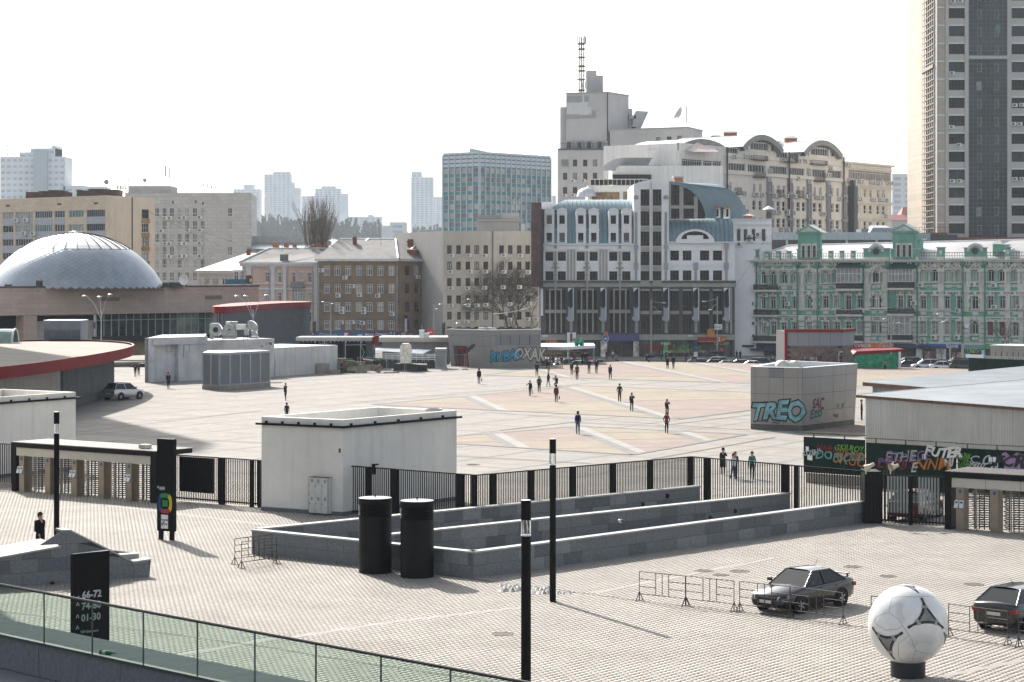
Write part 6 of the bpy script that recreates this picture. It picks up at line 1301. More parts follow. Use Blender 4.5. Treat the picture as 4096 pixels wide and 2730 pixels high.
panel(T,f,ga,138,380,1216,1256,m_blue,.5);panel(T,f,ga,670,790,1218,1256,m_blue,.5);ftext(T,f,'28-12  044',*f.sz(*ga(728,1238)),.75,m_wh,.55);panel(T,f,ga,438,555,1325,1370,m_navy,.5)
panel(T,f,gb,-220,260,1328,1382,m_rdo,.9,th=.4);panel(T,f,gb,-95,105,1330,1382,mat('sign_bright_orange',(.65,.16,.03),.5),.95);ftext(T,f,'аксесуари',*f.sz(*ga(1668,1352)),1.0,m_wh,1.0,bold=.01);ftext(T,f,'Люкс',*f.sz(*gb(160,1358)),.9,m_wh,1.0)
panel(T,f,gb,262,575,1345,1382,m_navy,1.2,th=1.0);panel(T,f,gb,578,1100,1335,1360,mat('sign_bright_blue',(.02,.14,.42),.4),1.0);panel(T,f,gb,578,1100,1360,1390,m_navy,.98);ftext(T,f,'БАНК',*f.sz(*gb(993,1368)),.75,m_wh,1.05,bold=.02)
q=MB();f.box(q,Q(gb,1118),Q(gb,1385),zg0,zg+.3,-.4,.25);obj('green_portal',q,m_g,T);q=MB();f.box(q,Q(gb,1200),Q(gb,1315),zg0,Z(gb,1250,1452),.25,.3);obj('portal_door',q,p_dark,T)
panel(T,f,gb,1203,1302,1412,1452,m_yel,.6);ftext(T,f,'ВАЛЮТ',*f.sz(*gb(1253,1433)),.9,m_ink,.64,bold=.02);panel(T,f,gb,1388,1480,1338,1400,m_gr,.6);panel(T,f,gb,1355,1390,1415,1485,m_wc,.9);panel(T,f,gb,1320,1350,1425,1480,m_blue,.6)
panel(T,f,gb,772,895,1398,1568,m_wc,.2);q=MB();
for c,x in((gb,540),(gb,1105),(gb,572)):f.box(q,Q(c,x)-.25,Q(c,x)+.25,zg0,zg,-.3,.3)
obj('shop_pier',q,m_o,T)
q=MB()
for x0,x1,y0,y1,k in((605,680,1430,1530,0),(1020,1090,1440,1540,0),(960,1000,1440,1540,0)):r=f.rect(gb,x0,x1,y0,y1);f.box(q,*r,-.35,-.25)
obj('window_poster',q,mat('poster_map',(.35,.42,.42),.5,var=.6,vs_=2,c2_=(.5,.3,.25)),T)
# round disc pavilion with the red rim
m_red=mat('red_rim',(.17,.006,.010),.6,var=.08,vs_=.4,spec=.15);m_dk=mat('charcoal',(.035,.038,.042),.6,var=.15);m_pan=mat('grey_clad',(.24,.23,.22),.5,var=.06,vs_=.4,metal=.1,streak=.1);m_pand=mat('clad_dark_joint',(.05,.05,.05),.9)
m_rfel=mat('roof_felt_light',(.21,.19,.16),.9,var=.15,vs_=.35,streak=0,bump=.3)
T=thing('round_pavilion',(-46,208,0),'low pavilion with a curved red rim and flat grey roof left of the silver car','pavilion')
RP=[(-46,166),(-41.5,168),(-39.6,178),(-38.6,192),(-38.2,206),(-38.4,218),(-39.4,228),(-41.5,236),(-45,242.5),(-49.5,246),(-54,245),(-57.5,240),(-60,230),(-63,200),(-64,170)]
def smooth(P,k=2):
 for _ in range(k):
  Q_=[]
  for i in range(len(P)):a,b=P[i],P[(i+1)%len(P)];Q_+=[(.75*a[0]+.25*b[0],.75*a[1]+.25*b[1]),(.25*a[0]+.75*b[0],.25*a[1]+.75*b[1])]
  P=Q_
 return P
def inset(P,d):
 n=len(P);out=[]
 for i in range(n):
  a,b,c=P[i-1],P[i],P[(i+1)%n];t=Vector((c[0]-a[0],c[1]-a[1])).normalized();out.append((b[0]-t.y*d,b[1]+t.x*d))
 return out
RS=smooth(RP);q=MB();n=len(RS)
q.prism(RS,4.0,5.0,0,1,cap=False);q.add([(x,y,5.0)for x,y in RS]+[(x,y,5.0)for x,y in inset(RS,.25)],[(i,(i+1)%n,n+(i+1)%n,n+i)for i in range(n)],0);obj('red_rim',q,m_red,T)
q=MB();IN=inset(RS,.25);q.add([(x,y,4.82)for x,y in IN],[tuple(range(n))]);q.add([(x,y,4.02)for x,y in RS],[tuple(range(n-1,-1,-1))]);obj('roof',q,m_rfel,T)
WL=inset(RS,2.2);q=MB();q.prism(inset(RS,2.7),0,4.0,0);obj('core',q,m_dk,T);q=MB();q.prism(inset(RS,2.0),0,.85,0);obj('plinth',q,mat('dark_plinth',(.05,.055,.06),.6),T)
fin=MB();fin.box(-.035,.035,-.14,.14,.85,4.0);fm_=mesh_of(fin,mat('slat_grey',(.22,.235,.25),.45,metal=.3));pn=MB();pn.box(-.7,.7,-.03,.03,.0,4.0);pm_=mesh_of(pn,m_pan)
per=0;k=0;cnt=0
for i in range(len(WL)):
 a=Vector(WL[i]);b=Vector(WL[(i+1)%len(WL)]);L=(b-a).length;ang=math.atan2((b-a).y,(b-a).x)
 if a.x<-50 and a.y<235:continue
 s=0
 while s<L:
  p=a.lerp(b,s/L)
  if p.y<196:
   s+=1.44;inst('panel',pm_,T,(p.x,p.y,0),ang)
  else:
   s+=.33;inst('slat',fm_,T,(p.x,p.y,0),ang+math.pi/2*0);cnt+=1
q=MB();a=G(*cL(375,455),4.85);b=G(*cL(690,455),4.85);q.box(a[0],b[0],a[1],a[1]+4.2,4.85,7.05,0);q.box(a[0]-.05,b[0]+.05,a[1]-.05,a[1]+4.25,7.05,7.15,2)
w_=(b[0]-a[0])
for i in range(4):
 x=a[0]+w_*(i+.5)/4
 q.box(x-w_/8+.04,x+w_/8-.04,a[1]-.04,a[1],6.1,7.0,0)
 for k in range(11):q.box(x-w_/8+.04,x+w_/8-.04,a[1]-.08,a[1],4.95+k*.1,5.0+k*.1,1)
props(obj('ventilation_unit',q,[mat('blue_grey_clad',(.17,.195,.22),.5),mat('blue_grey_louvre',(.10,.12,.145),.5),m_wc]),'blue grey louvred ventilation box standing on the red rimmed roof','ventilation unit')
q=MB();p=G(*cL(60,470),5);
for i in range(10):
 t0,t1=math.pi*i/10,math.pi*(i+1)/10;R_=1.5
 for y0 in(0,):
  q.quad((p[0]-9,p[1]+3-R_*math.cos(t0),4.85+R_*math.sin(t0)),(p[0]+0.2,p[1]+3-R_*math.cos(t0),4.85+R_*math.sin(t0)),(p[0]+.2,p[1]+3-R_*math.cos(t1),4.85+R_*math.sin(t1)),(p[0]-9,p[1]+3-R_*math.cos(t1),4.85+R_*math.sin(t1)),0)
 q.bar((p[0]+.2,p[1]+3-R_*math.cos(t0),4.85+R_*math.sin(t0)),(p[0]+.2,p[1]+3-R_*math.cos(t1),4.85+R_*math.sin(t1)),.12,6,1)
props(obj('roof_skylight',q,[mat('green_glass_sky',(.25,.33,.28),.15,var=.2,vs_=.6),m_wc]),'greenish glass barrel skylight on the pavilion roof at the left edge','skylight')
# dome pavilion (shopping hall)
T=thing('domed_hall',(*xy(297,325),0),'pinkish stone shopping hall with a big silver scaled dome on its roof','hall')
m_ps=mat('pink_stone',(.46,.37,.32),.85,var=.06,vs_=.2,streak=.15,brick=(1.9,.62,.035,.17,.18))
ff=Fac(xy(-160,308),xy(1035,346));zt=ff.sz(*cA(1000,1283))[1];zb=ff.sz(*cL(1000,228))[1]
q=MB();P0=ff.P;q.quad(P0(0,zb),P0(ff.L,zb),P0(ff.L,zt),P0(0,zt));q.quad(P0(ff.L,zb),P0(ff.L,zb,-30),P0(ff.L,zt,-30),P0(ff.L,zt));q.quad(P0(0,zb),P0(0,zb,-4),P0(ff.L,zb,-4),P0(ff.L,zb));obj('frieze_wall',q,m_ps,T)
q=MB();ff.box(q,-.1,ff.L+.1,zt,zt+.22,-.5,.12,1);ff.box(q,0,ff.L,zt-.4,zt-.02,-30,-.5,0);obj('roof',q,[m_rfel,m_dk],T)
q=MB()
for x0,x1,y0,y1 in((865,1022,1370,1403),(1757,1900,1352,1385)):
 r=ff.rect(cA,x0,x1,y0,y1);ff.box(q,*r,.0,.03,0)
 for k in range(22):x=r[0]+(r[1]-r[0])*k/22;ff.box(q,x,x+.07,r[2],r[3],.03,.12,1)
obj('louvre',q,[f_dark,mat('louvre_tan',(.28,.24,.2),.7)],T)
q=MB()
for k in range(24):x=ff.L*(k+.7)/24;ff.box(q,x-.05,x+.05,zt-.55,zt-.35,0,.2)
obj('bracket',q,f_grey,T)
gz0=ff.sz(*cL(1400,412))[1];qa=ff.sz(*cL(873,300))[0];D_=-1.6
ppm=[mat('green_glass_dark',(.035,.06,.06),.12,var=.6,vs_=.4,spec=.5),mat('green_glass_lit',(.27,.36,.31),.25,var=.35,vs_=.4),mat('green_glass_mid',(.10,.15,.145),.15,var=.4,vs_=.5)]  # daylight seen through the hall is put into the paler pane colours
n=22;wq=(ff.L-qa)/n;pq=MB();pq.quad((0,0,0),(wq,0,0),(wq,0,zb-gz0),(0,0,zb-gz0));pms=[mesh_of(pq,m)for m in ppm]
for i in range(n):inst('pane',pms[0 if i<10 else(1 if i in(11,12,13,15,16,17,18)else 2)],T,ff.P(qa+i*wq,gz0,D_),ff.ang)
mu=MB()
for i in range(n+1):ff.box(mu,qa+i*wq-.05,qa+i*wq+.05,gz0,zb,D_+.02,D_+.16)
ff.box(mu,qa,ff.L,zb-1.0,zb-.9,D_+.02,D_+.14);obj('mullions',mu,m_bl,T)
q=MB();ff.box(q,qa-.3,ff.L,gz0-.75,gz0,D_-.5,D_+.6,0);ff.box(q,0,ff.L,0,gz0-.75,-8,D_-.4,1);ff.box(q,0,qa,0,zb,-8,-2.2,2)
obj('base_wall',q,[m_dk,m_ts,mat('pale_pink_wall',(.48,.42,.38),.85,var=.06)],T)
q=MB();r=ff.rect(cL,205,320,250,440);ff.box(q,r[0],r[1],0,zb,-3,-.1,0);obj('pier',q,m_ps,T)
q=MB();r=ff.rect(cL,0,205,255,440);ff.box(q,r[0]-6,r[1],0,zb,-2.15,-2.1,0);r=ff.rect(cL,320,868,245,288);ff.box(q,r[0],r[1],r[2],r[3],-2.18,-2.05,0);obj('dark_glazing',q,p_dark,T)
cx_,cy_=(297-CX)*330/F,331;r_=13.35;h_=8.3;Rs=(r_*r_+h_*h_)/(2*h_);zb_=10.35;m_dm=mat('dome_scale',(.30,.34,.38),.38,metal=.6,var=.10,vs_=.6);m_dj=mat('dome_joint',(.16,.17,.19),.6,metal=.3)
def dz_(r):return zb_+math.sqrt(max(0,Rs*Rs-r*r))-(Rs-h_)
q=MB();q.lathe([(r_*(1-i/16),dz_(r_*(1-i/16))-.03)for i in range(17)],72,0,(cx_,cy_));obj('dome_shell',q,m_dj,T)
am=math.asin(r_/Rs);a_top=am*.53;nr=19;na=64;cnt=0;rest=MB(M=Matrix.Translation((cx_,cy_,0)))
def sph(al,th,o=0):return((Rs+o)*math.sin(al)*math.cos(th),(Rs+o)*math.sin(al)*math.sin(th),zb_-(Rs-h_)+(Rs+o)*math.cos(al))
for j in range(nr):
 al=am-(am-a_top)*(j+.5)/nr;da=(am-a_top)/nr*1.04;dt=2*math.pi/na*.49;
 t=[sph(al+da*.97,0,.05),sph(al,dt*.97,.035),sph(max(a_top,al-da*.97),0,.02),sph(al,-dt*.97,.035)]
 mb=MB();mb.add(t,[(0,1,2,3)]);me=mesh_of(mb,m_dm)
 for i in range(na):
  th=2*math.pi*(i+.5*(j%2))/na
  if math.sin(th)<-.28 and cnt<300 and j<15:inst('dome_tile',me,T,(cx_,cy_,0),th);cnt+=1
  else:c_,s_=math.cos(th),math.sin(th);rest.add([(x*c_-y*s_,x*s_+y*c_,z)for x,y,z in t],[(0,1,2,3)])
obj('dome_tiles',rest,m_dm,T,'stuff')
q=MB(M=Matrix.Translation((cx_,cy_,0)));k_=8
for i in range(28):
 t0,t1=2*math.pi*i/28,2*math.pi*(i+1)/28
 for k in range(k_):
  a0,a1=a_top*(1-k/k_)+.03*(k/k_),a_top*(1-(k+1)/k_)+.03*((k+1)/k_);q.add([sph(a0,t0,.06),sph(a0,t1,.06),sph(a1,t1,.06),sph(a1,t0,.06)],[(0,1,2,3)],0,True)
  q.bar(sph(a0,t0,.1),sph(a1,t0,.1),.06,3,1,caps=False)
q.lathe([(1.0,dz_(0)-.05),(1.0,dz_(0)+.22),(.01,dz_(0)+.3)],20,0);obj('dome_cap',q,[mat('dome_cap_metal',(.6,.6,.6),.33,metal=.6,var=.05),m_dk],T)
q=MB()
for x0,x1,y0,Y in((40,78,1258,316),(308,340,1225,314),(1388,1435,1242,330),(1437,1585,1240,333)):a=at(*cA(x0,y0),Y);b=at(*cA(x1,y0),Y);q.box(a[0],b[0],Y,Y+2,zt,a[2])
obj('roof_plant',q,m_dk,T)
q=MB();p=at(*cA(1575,1218),331);q.add([p]+[(p[0]+.75*math.cos(i*.4488),p[1]-.3,p[2]+.85*math.sin(i*.4488))for i in range(14)],[(0,1+i,1+(i+1)%14)for i in range(14)]);q.bar(p,(p[0],p[1],zt),.05,4);obj('satellite_dish',q,m_wh,T)
q=MB();r=ff.rect(cA,1995,2160,1215,1257);ff.box(q,r[0],r[1],r[2],r[3],-2,-1.8,0);r=ff.rect(cA,2162,2215,1180,1255);ff.box(q,r[0],r[1],r[2],r[3],-1.9,-1.7,1);xm=(r[0]+r[1])/2;zm=(r[2]+r[3])/2
q.add([ff.P(xm+.72*math.cos(i*.3927),zm+.72*math.sin(i*.3927),-1.65)for i in range(16)],[tuple(range(16))],2);q.add([ff.P(xm+.1,zm-.5,-1.6),ff.P(xm+.55,zm-.2,-1.6),ff.P(xm+.5,zm+.2,-1.6),ff.P(xm,zm+.1,-1.6)],[(0,1,2,3)],3);obj('roof_sign',q,[mat('teal_sign',(.04,.14,.2),.5),mat('sign_sky_blue',(.03,.22,.4),.5),mat('sign_brown',(.12,.05,.02),.5),m_gold],T)
# curved ribbed hall with the red band
T=thing('ribbed_hall',(-40,315,0),'curved grey ribbed hall with a red band round its top','hall')
RB=smooth([(-41,305),(-40.2,293),(-38.8,289),(-37.4,300),(-36,322),(-34.2,334),(-31.6,341),(-33,350),(-38,354),(-42,330)],2)
q=MB();q.prism(RB,0,7.15,0);obj('core',q,m_dk,T);q=MB();q.prism(inset(RB,-.35),7.15,8.05,0);obj('red_band',q,m_red,T)
fin=MB();fin.box(-.05,.05,-.05,.22,0,7.15);fm_=mesh_of(fin,mat('rib_blue_grey',(.17,.19,.22),.45,metal=.3));n=len(RB)
for i in range(n):
 a=Vector(RB[i]);b=Vector(RB[(i+1)%n]);L=(b-a).length;ang=math.atan2((b-a).y,(b-a).x)-0
 if a.x<-46 or a.y>346:continue
 k=max(1,int(L/.42))
 for j in range(k):p=a.lerp(b,(j+.5)/k);inst('rib',fm_,T,(p.x,p.y,0),ang+math.pi)
 # white concrete plant house
T=thing('plant_house',(-30,254,0),'peeling white concrete plant house carrying silver fans behind the louvred cabinet','service building')
m_pc=mat('peeling_white',(.50,.50,.51),.9,var=.16,vs_=.45,streak=.35,bump=.3,bs=2)
fA=Fac(G(*c1(128,1300))[:2],xy(1098,262.5));zt1=5.08;zt2_=4.62
q0=0;q1=fA.sz(*c1(1060,900))[0];o=[(fA.sz(*c1(225,900))[0],fA.sz(*c1(600,900))[0],0,fA.sz(*c1(400,703))[1])]
q=MB();wallmb(fA,0,q1,0,zt1,o,.55,q);r=o[0];fA.box(q,r[0],r[1],0,r[3],-.6,-.55);q.prism(offset_poly([tuple(fA.a),(fA.P(q1,0)[0],fA.P(q1,0)[1])],-.6)+[(fA.P(q1,0)[0]-2,268),(fA.a.x-1,264)],0,zt1-.05);
fA.box(q,0,q1,zt1-.05,zt1,-.6,.05);fA.box(q,r[0]-.3,r[1]+.4,r[3],zt1-.15,0,.3);q.box(fA.a.x-.0,fA.a.x+.2,fA.a.y+.05,264,0,zt1-.03)
obj('wall',q,m_pc,T)
q=MB();fA.box(q,q1,fA.L,0,zt2_,-6,-.02);obj('low_wing',q,m_pc,T)
q=MB()
for x0,x1,y0,y1 in((458,545,705,825),(690,775,697,825)):
 r=fA.rect(c1,x0,x1,y0,y1);dd=.02 if x0>600 else-.53
 for a,b,c,d in((r[0],r[1],r[2],r[2]+.05),(r[0],r[1],r[3]-.05,r[3]),(r[0],r[0]+.05,r[2],r[3]),(r[1]-.05,r[1],r[2],r[3])):fA.box(q,a,b,c,d,dd,dd+.03)
fA.box(q,fA.sz(*c1(680,700))[0],fA.sz(*c1(1062,700))[0],fA.sz(*c1(850,705))[1],fA.sz(*c1(850,705))[1]+.06,.02,.1);r=fA.rect(c1,676,684,715,890);fA.box(q,*r,.02,.1);obj('conduit',q,f_grey,T)
q=MB()
for x,y,w_ in((2040,680,28),(1980,695,9),(1912,730,16),(2052,700,14)):r=fA.rect(c1,x-w_,x+w_,y-10,y+10);fA.box(q,*r,-.02,.0)
obj('exposed_brick',q,m_bk,T)
fW=Fac((fA.P(fA.L,0)[0],fA.P(fA.L,0)[1]+.8),G(*c2(590,905))[:2])
q=MB();fW.box(q,0,fW.L,0,3.45,-9,0);props(obj('concrete_wall',q,mat('white_stained_wall',(.52,.52,.52),.9,var=.10,vs_=.3,streak=.5)),'long low white rust streaked wall right of the plant house','wall')
T=thing('roof_fan_unit',(-23,256,zt2_),'silver fan and duct units standing on the white plant house roof','fan unit')
m_gal=mat('galvanised',(.62,.62,.62),.28,metal=.85,var=.12,vs_=2);m_gald=mat('galvanised_dull',(.4,.42,.42),.45,metal=.6,var=.15,vs_=2)
s_=255.5/F/3.92;fx=lambda x:at(*c1(x,500),255.5)[0];fz=lambda y:at(*c1(1500,y),255.5)[2]+.05
def scroll(mb,x,y,r,y0,y1,hole=.45,ang=0,m=0):
 X,Z=fx(x),fz(y);R_=r*s_;n=24
 ring=[(X+R_*math.cos(2*math.pi*i/n),Z+R_*math.sin(2*math.pi*i/n))for i in range(n)];inn=[(X+R_*hole*math.cos(2*math.pi*i/n),Z+R_*hole*math.sin(2*math.pi*i/n))for i in range(n)]
 mb.add([(a,y0,b)for a,b in ring]+[(a,y1,b)for a,b in ring],[(i,(i+1)%n,n+(i+1)%n,n+i)for i in range(n)],m,True)
 mb.add([(a,y0,b)for a,b in ring]+[(a,y0,b)for a,b in inn]+[(a,y0+.25,b)for a,b in inn],[(i,n+i,n+(i+1)%n,(i+1)%n)for i in range(n)]+[(n+i,2*n+i,2*n+(i+1)%n,n+(i+1)%n)for i in range(n)],1);mb.add([(a,y0+.25,b)for a,b in inn],[tuple(range(n-1,-1,-1))],2)
def elbow(mb,x,y,ro,ri,a0,a1,y0,y1):
 X,Z=fx(x),fz(y);n=10;P=[]
 for i in range(n+1):
  t=math.radians(a0+(a1-a0)*i/n);P.append([(X+r*s_*math.cos(t),Z+r*s_*math.sin(t))for r in(ro,ri)])
 for i in range(n):
  (a,b),(c,d)=P[i],P[i+1]
  mb.add([(a[0],y0,a[1]),(c[0],y0,c[1]),(c[0],y1,c[1]),(a[0],y1,a[1])],[(0,1,2,3)],0,True);mb.quad((a[0],y0,a[1]),(b[0],y0,b[1]),(d[0],y0,d[1]),(c[0],y0,c[1]),1);mb.quad((b[0],y0,b[1]),(b[0],y1,b[1]),(d[0],y1,d[1]),(d[0],y0,d[1]),0)
GM=[m_gal,m_gald,m_dk]
q=MB();scroll(q,1200,475,98,254.6,255.6);q.box(fx(1108),fx(1155),254.7,256,fz(620),fz(385),1);q.box(fx(1130),fx(1250),254.9,255.5,fz(400),fz(372),0);obj('fan_scroll',q,GM,T)
q=MB();scroll(q,1400,480,98,255.2,256.6,.2);q.box(fx(1295),fx(1500),255,256.6,fz(620),fz(485),1);elbow(q,1390,485,108,60,0,90,254.9,255.2);elbow(q,1430,485,70,50,0,90,254.7,254.9);obj('fan_housing',q,GM,T)
q=MB();q.box(fx(1345),fx(1415),255.4,256.8,fz(400),fz(350),0);q.box(fx(1420),fx(1510),256,257,fz(480),fz(350),1);q.box(fx(1505),fx(1660),255.4,256.2,fz(475),fz(390),0);obj('duct',q,GM,T)
q=MB();elbow(q,1715,455,118,60,-30,110,255.8,256.8);elbow(q,1690,465,82,20,-10,90,255.0,255.7);q.box(fx(1640),fx(1700),255,256,fz(560),fz(450),1);elbow(q,1760,575,88,10,0,100,255,256);q.add([(fx(1715),254.8,fz(612)),(fx(1870),254.8,fz(612)),(fx(1870),256.4,fz(612)),(fx(1715),256.4,fz(612)),(fx(1750),255,fz(578)),(fx(1845),255,fz(578)),(fx(1845),256,fz(578)),(fx(1750),256,fz(578))],[(0,1,5,4),(1,2,6,5),(3,0,4,7),(4,5,6,7)],1);obj('duct_elbow',q,GM,T)
q=MB()
for x in(1160,1230,1310,1540,1640,1700):q.bar((fx(x),254.6,zt2_),(fx(x),254.6,fz(570)),.03,4)
q.bar((fx(1150),254.6,fz(575)),(fx(1720),254.6,fz(575)),.035,4);obj('support_frame',q,GM[2],T)
# louvred cabinet in front
T=thing('louvred_cabinet',(-26,236,0),'tall grey louvred ventilation cabinet standing free on the plaza','ventilation cabinet')
pts=[G(*c1(985,1405))[:2],G(*c1(1245,1415))[:2],G(*c1(2035,1358))[:2]];zt=3.95;m_lc=mat('cabinet_grey',(.30,.31,.32),.5,metal=.2,var=.05);m_lb=mat('cabinet_louvre',(.22,.235,.25),.5,metal=.2,var=.05);m_cb=mat('tan_concrete',(.27,.24,.21),.9,var=.15)
back=[(pts[2][0]-1.4,pts[2][1]+1.9),(pts[0][0]-.4,pts[0][1]+7)]
q=MB();q.prism(offset_poly(pts,.12)+back,0,.42);obj('plinth',q,m_cb,T);q=MB();q.prism(offset_poly(pts,-.12)+back,.42,zt-.35);obj('core',q,m_lb,T);
q=MB();q.prism(offset_poly(pts,.06)+back,zt-.12,zt);obj('top_rail',q,m_lc,T)
for a,b,n in((pts[0],pts[1],2),(pts[1],pts[2],5)):
 fc=Fac(a,b);w_=fc.L/n;lv=MB();
 for k in range(34):z=.55+k*(zt-.8)/34;lv.add([(.12,.0,z),(w_-.12,.0,z),(w_-.12,.06,z+.09),(.12,.06,z+.09)],[(0,1,2,3)],0);lv.add([(.12,.06,z+.09),(w_-.12,.06,z+.09),(w_-.12,.06,z+.095),(.12,.06,z+.095)],[(0,1,2,3)],1)
 for x0,x1,z0,z1 in((0,.12,.42,zt-.12),(w_-.12,w_,.42,zt-.12),(.12,w_-.12,.42,.55),(.12,w_-.12,zt-.25,zt-.12)):lv.box(x0,x1,-.03,.1,z0,z1,1)
 me=mesh_of(lv,[m_lb,m_lc])
 for i in range(n):inst('louvre_panel',me,T,fc.P(w_*i,0,.02),fc.ang)
 # dark open shelter with a red end
T=thing('open_shelter',(*xy(1400,284),0),'dark steel framed open shelter with a red rounded end behind the pallets','shelter')
sx=lambda x,Y=284:at(*c2(x,0),Y)[0];sz_=lambda y,Y=284:at(0,c2(0,y)[1],Y)[2]
q=MB();q.box(sx(-60),sx(1135),283.6,290,sz_(378),sz_(352),0);q.box(sx(-60),sx(1135),283.5,283.6,sz_(408),sz_(352),1);obj('roof',q,[m_dk,mat('zinc_dull',(.3,.31,.32),.5,metal=.4)],T)
q=MB();q.box(sx(560),sx(1040),289.5,290,0,sz_(378),0);q.box(sx(1040),sx(1135),284,290,0,sz_(378),1);q.box(sx(-60),sx(560),289,290,0,sz_(378),0);obj('back_wall',q,[mat('near_black',(.012,.012,.013),.8),mat('dark_teal_panel',(.035,.05,.055),.6)],T)
for x,m_ in((690,m_dk),(712,f_grey),(950,f_grey)):q=MB();q.box(sx(x-6),sx(x+6),284,284.2,0,sz_(380));obj('post',q,m_,T)
q=MB();q.bar((sx(958),284,sz_(480)),(sx(1010),284,sz_(590)),.05,4);q.bar((sx(1010),284,sz_(590)),(sx(965),284,sz_(690)),.05,4);q.bar((sx(715),284,sz_(475)),(sx(1035),284,sz_(470)),.06,4);obj('brace',q,f_grey,T)
q=MB()
for k in range(18):x=60+k*61;q.box(sx(x-7),sx(x+7),283.3,283.5,sz_(440 if k%4==3 else 425),sz_(412))
obj('hanger',q,f_grey,T)
q=MB();n=8;x0,x1=sx(1140),sx(1230);V=[(x0+(x1-x0)*i/n,283.4+1.5*(i/n)**3,z)for z in(sz_(470),sz_(345))for i in range(n+1)];q.add(V,[(i,i+1,n+2+i,n+1+i)for i in range(n)],0,True);q.add([V[0],(x0,288,V[0][2]),(x0,288,V[-1][2]),V[n+1]],[(0,1,2,3)]);obj('red_end',q,m_red,T)
m_wood=mat('pallet_wood',(.22,.16,.11),.9,var=.35,vs_=3);m_wg=mat('grey_wood',(.30,.26,.21),.9,var=.3,vs_=3);m_gnc=mat('green_crate',(.02,.22,.10),.6)
def pallet_mesh(m_):
 q=MB()
 for k in range(6):q.box(-.6+k*.22,-.6+k*.22+.12,-.4,.4,.12,.145)
 for y in(-.36,0,.36):q.box(-.6,.62,y-.04,y+.04,.02,.12)
 for k in(0,2,5):q.box(-.6+k*.22,-.6+k*.22+.12,-.4,.4,0,.02)
 return mesh_of(q,m_)
pme=[pallet_mesh(m_wood),pallet_mesh(m_wg)];rp=random.Random(4);pb=G(*c2(930,912));
PLB=iter(['stack nearest the white wall']*12+['second stack behind the person in navy']*9+['third stack topped with a green tray']*10+['fourth stack from the wall']*8+['fifth stack, before the leaning boards']*9)
def pal(x,y,z,rot,m=0,label=None):
 label=label or 'weathered wooden pallet in the '+next(PLB,'loose heap leaning at the right of the stacks')
 o=inst('pallet',pme[m],None,(x,y,z),0,True,rot);props(o,label,'pallet','pallets heaped by the white wall');return o
X0=lambda x:(c2(x,0)[0]-CX)*273.5/F
for x,n,ry in((625,12,.0),(700,9,.3),(780,10,.1),(860,8,.2),(930,9,-.2)):
 for k in range(n):pal(X0(x)+rp.uniform(-.06,.06),274.3+rp.uniform(-.1,.3),k*.15,(0,0,ry+rp.uniform(-.06,.06)),rp.randint(0,1))
pal(X0(985),272.6,.05,(math.radians(72),0,.5),1);pal(X0(1000),272.9,.6,(math.radians(60),.5,.2),1);
pal(X0(1075),273.0,.62,(math.radians(84),0,.02),1);pal(X0(1125),273.0,.62,(math.radians(83),0,.05),1)
pal(X0(1190),273.2,.5,(math.radians(70),.3,.6),0);pal(X0(1235),273.3,.45,(math.radians(65),-.5,1.0),0);pal(X0(900),272.4,.25,(.5,.35,.1),1);pal(X0(830),272.6,.45,(.6,-.1,.2),1);pal(X0(1060),273.8,1.5,(.1,.15,.1),0)
pal(X0(1490),272.2,.0,(0,0,.1),0,'single pallet lying flat before the black plinth')
for x,y,w_,d_ in((760,712,110,.5),(870,770,80,.5),(725,870,80,.4),(790,820,60,.35),(1190,735,90,.5)):
 q=MB();a=at(*c2(x-w_/2,y),273);b=at(*c2(x+w_/2,y),273);q.box(0,b[0]-a[0],0,.6,0,.08);q.box(0,b[0]-a[0],0,.05,0,.22);q.box(0,.05,0,.6,0,.22);q.box(b[0]-a[0]-.05,b[0]-a[0],0,.6,0,.22)
 o=obj('green_tray',q,m_gnc,None,None,True);o.location=(a[0],272.9,a[2]);o.rotation_euler=(0,-.1 if x>1100 else.03,0);props(o,'green plastic tray lying in the pallet heap','tray','green trays in the pallet heap')
T=thing('wrapped_vent',(*xy(1620,277),0),'silver foil wrapped roof vent standing upright on a black plinth','vent')
Yv=276.5;vx=lambda x:at(*c2(x,0),Yv)[0];vz=lambda y:at(0,c2(0,y)[1],Yv)[2]
m_foil=mat('silver_foil',(.62,.6,.55),.35,metal=.55,var=.25,vs_=2.5,bump=.9,bs=5)
q=MB();x0,x1=vx(1565),vx(1742);zb=vz(765);zm=vz(545);zt=vz(452);y0=Yv+.4
q.box(x0,x1,y0,y0+1.4,zb,zm);n=6;P=[(x0+(x1-x0)*.0,zm),(x0+(x1-x0)*.03,zm+(zt-zm)*.6),(x0+(x1-x0)*.2,zt-.03),(x0+(x1-x0)*.75,zt),(x0+(x1-x0)*.97,zt-.3),(x1,zm)];q.add([(a,y0,b)for a,b in P]+[(a,y0+1.4,b)for a,b in P],[tuple(range(5,-1,-1)),tuple(range(6,12))]+[(i,i+1,7+i,6+i)for i in range(5)]);q.box(x0-.05,x1+.05,y0-.05,y0+1.45,zm-.06,zm);q.box(x0-.05,x1+.05,y0-.05,y0+1.45,vz(712),vz(705));obj('duct',q,m_foil,T)
q=MB();a0,a1,b0,b1=vx(1455),vx(1985),vx(1490),vx(1965);zz=vz(765);q.add([(a0,Yv,0),(a1,Yv,0),(a1,Yv+2.4,0),(a0+1,Yv+2.4,0),(b0,Yv+.1,zz),(a1,Yv+.05,zz-.2),(a1,Yv+2.4,zz-.1),(b0+.6,Yv+2.4,zz)],[(0,1,5,4),(1,2,6,5),(2,3,7,6),(3,0,4,7),(4,5,6,7)]);obj('plinth',q,mat('black_membrane',(.022,.02,.02),.8,var=.3,vs_=2),T)
T=thing('underpass_entrance',(*xy(1650,296),0),'low beige passage roof with white handrails beside the grey slanted kiosk','underpass entrance')
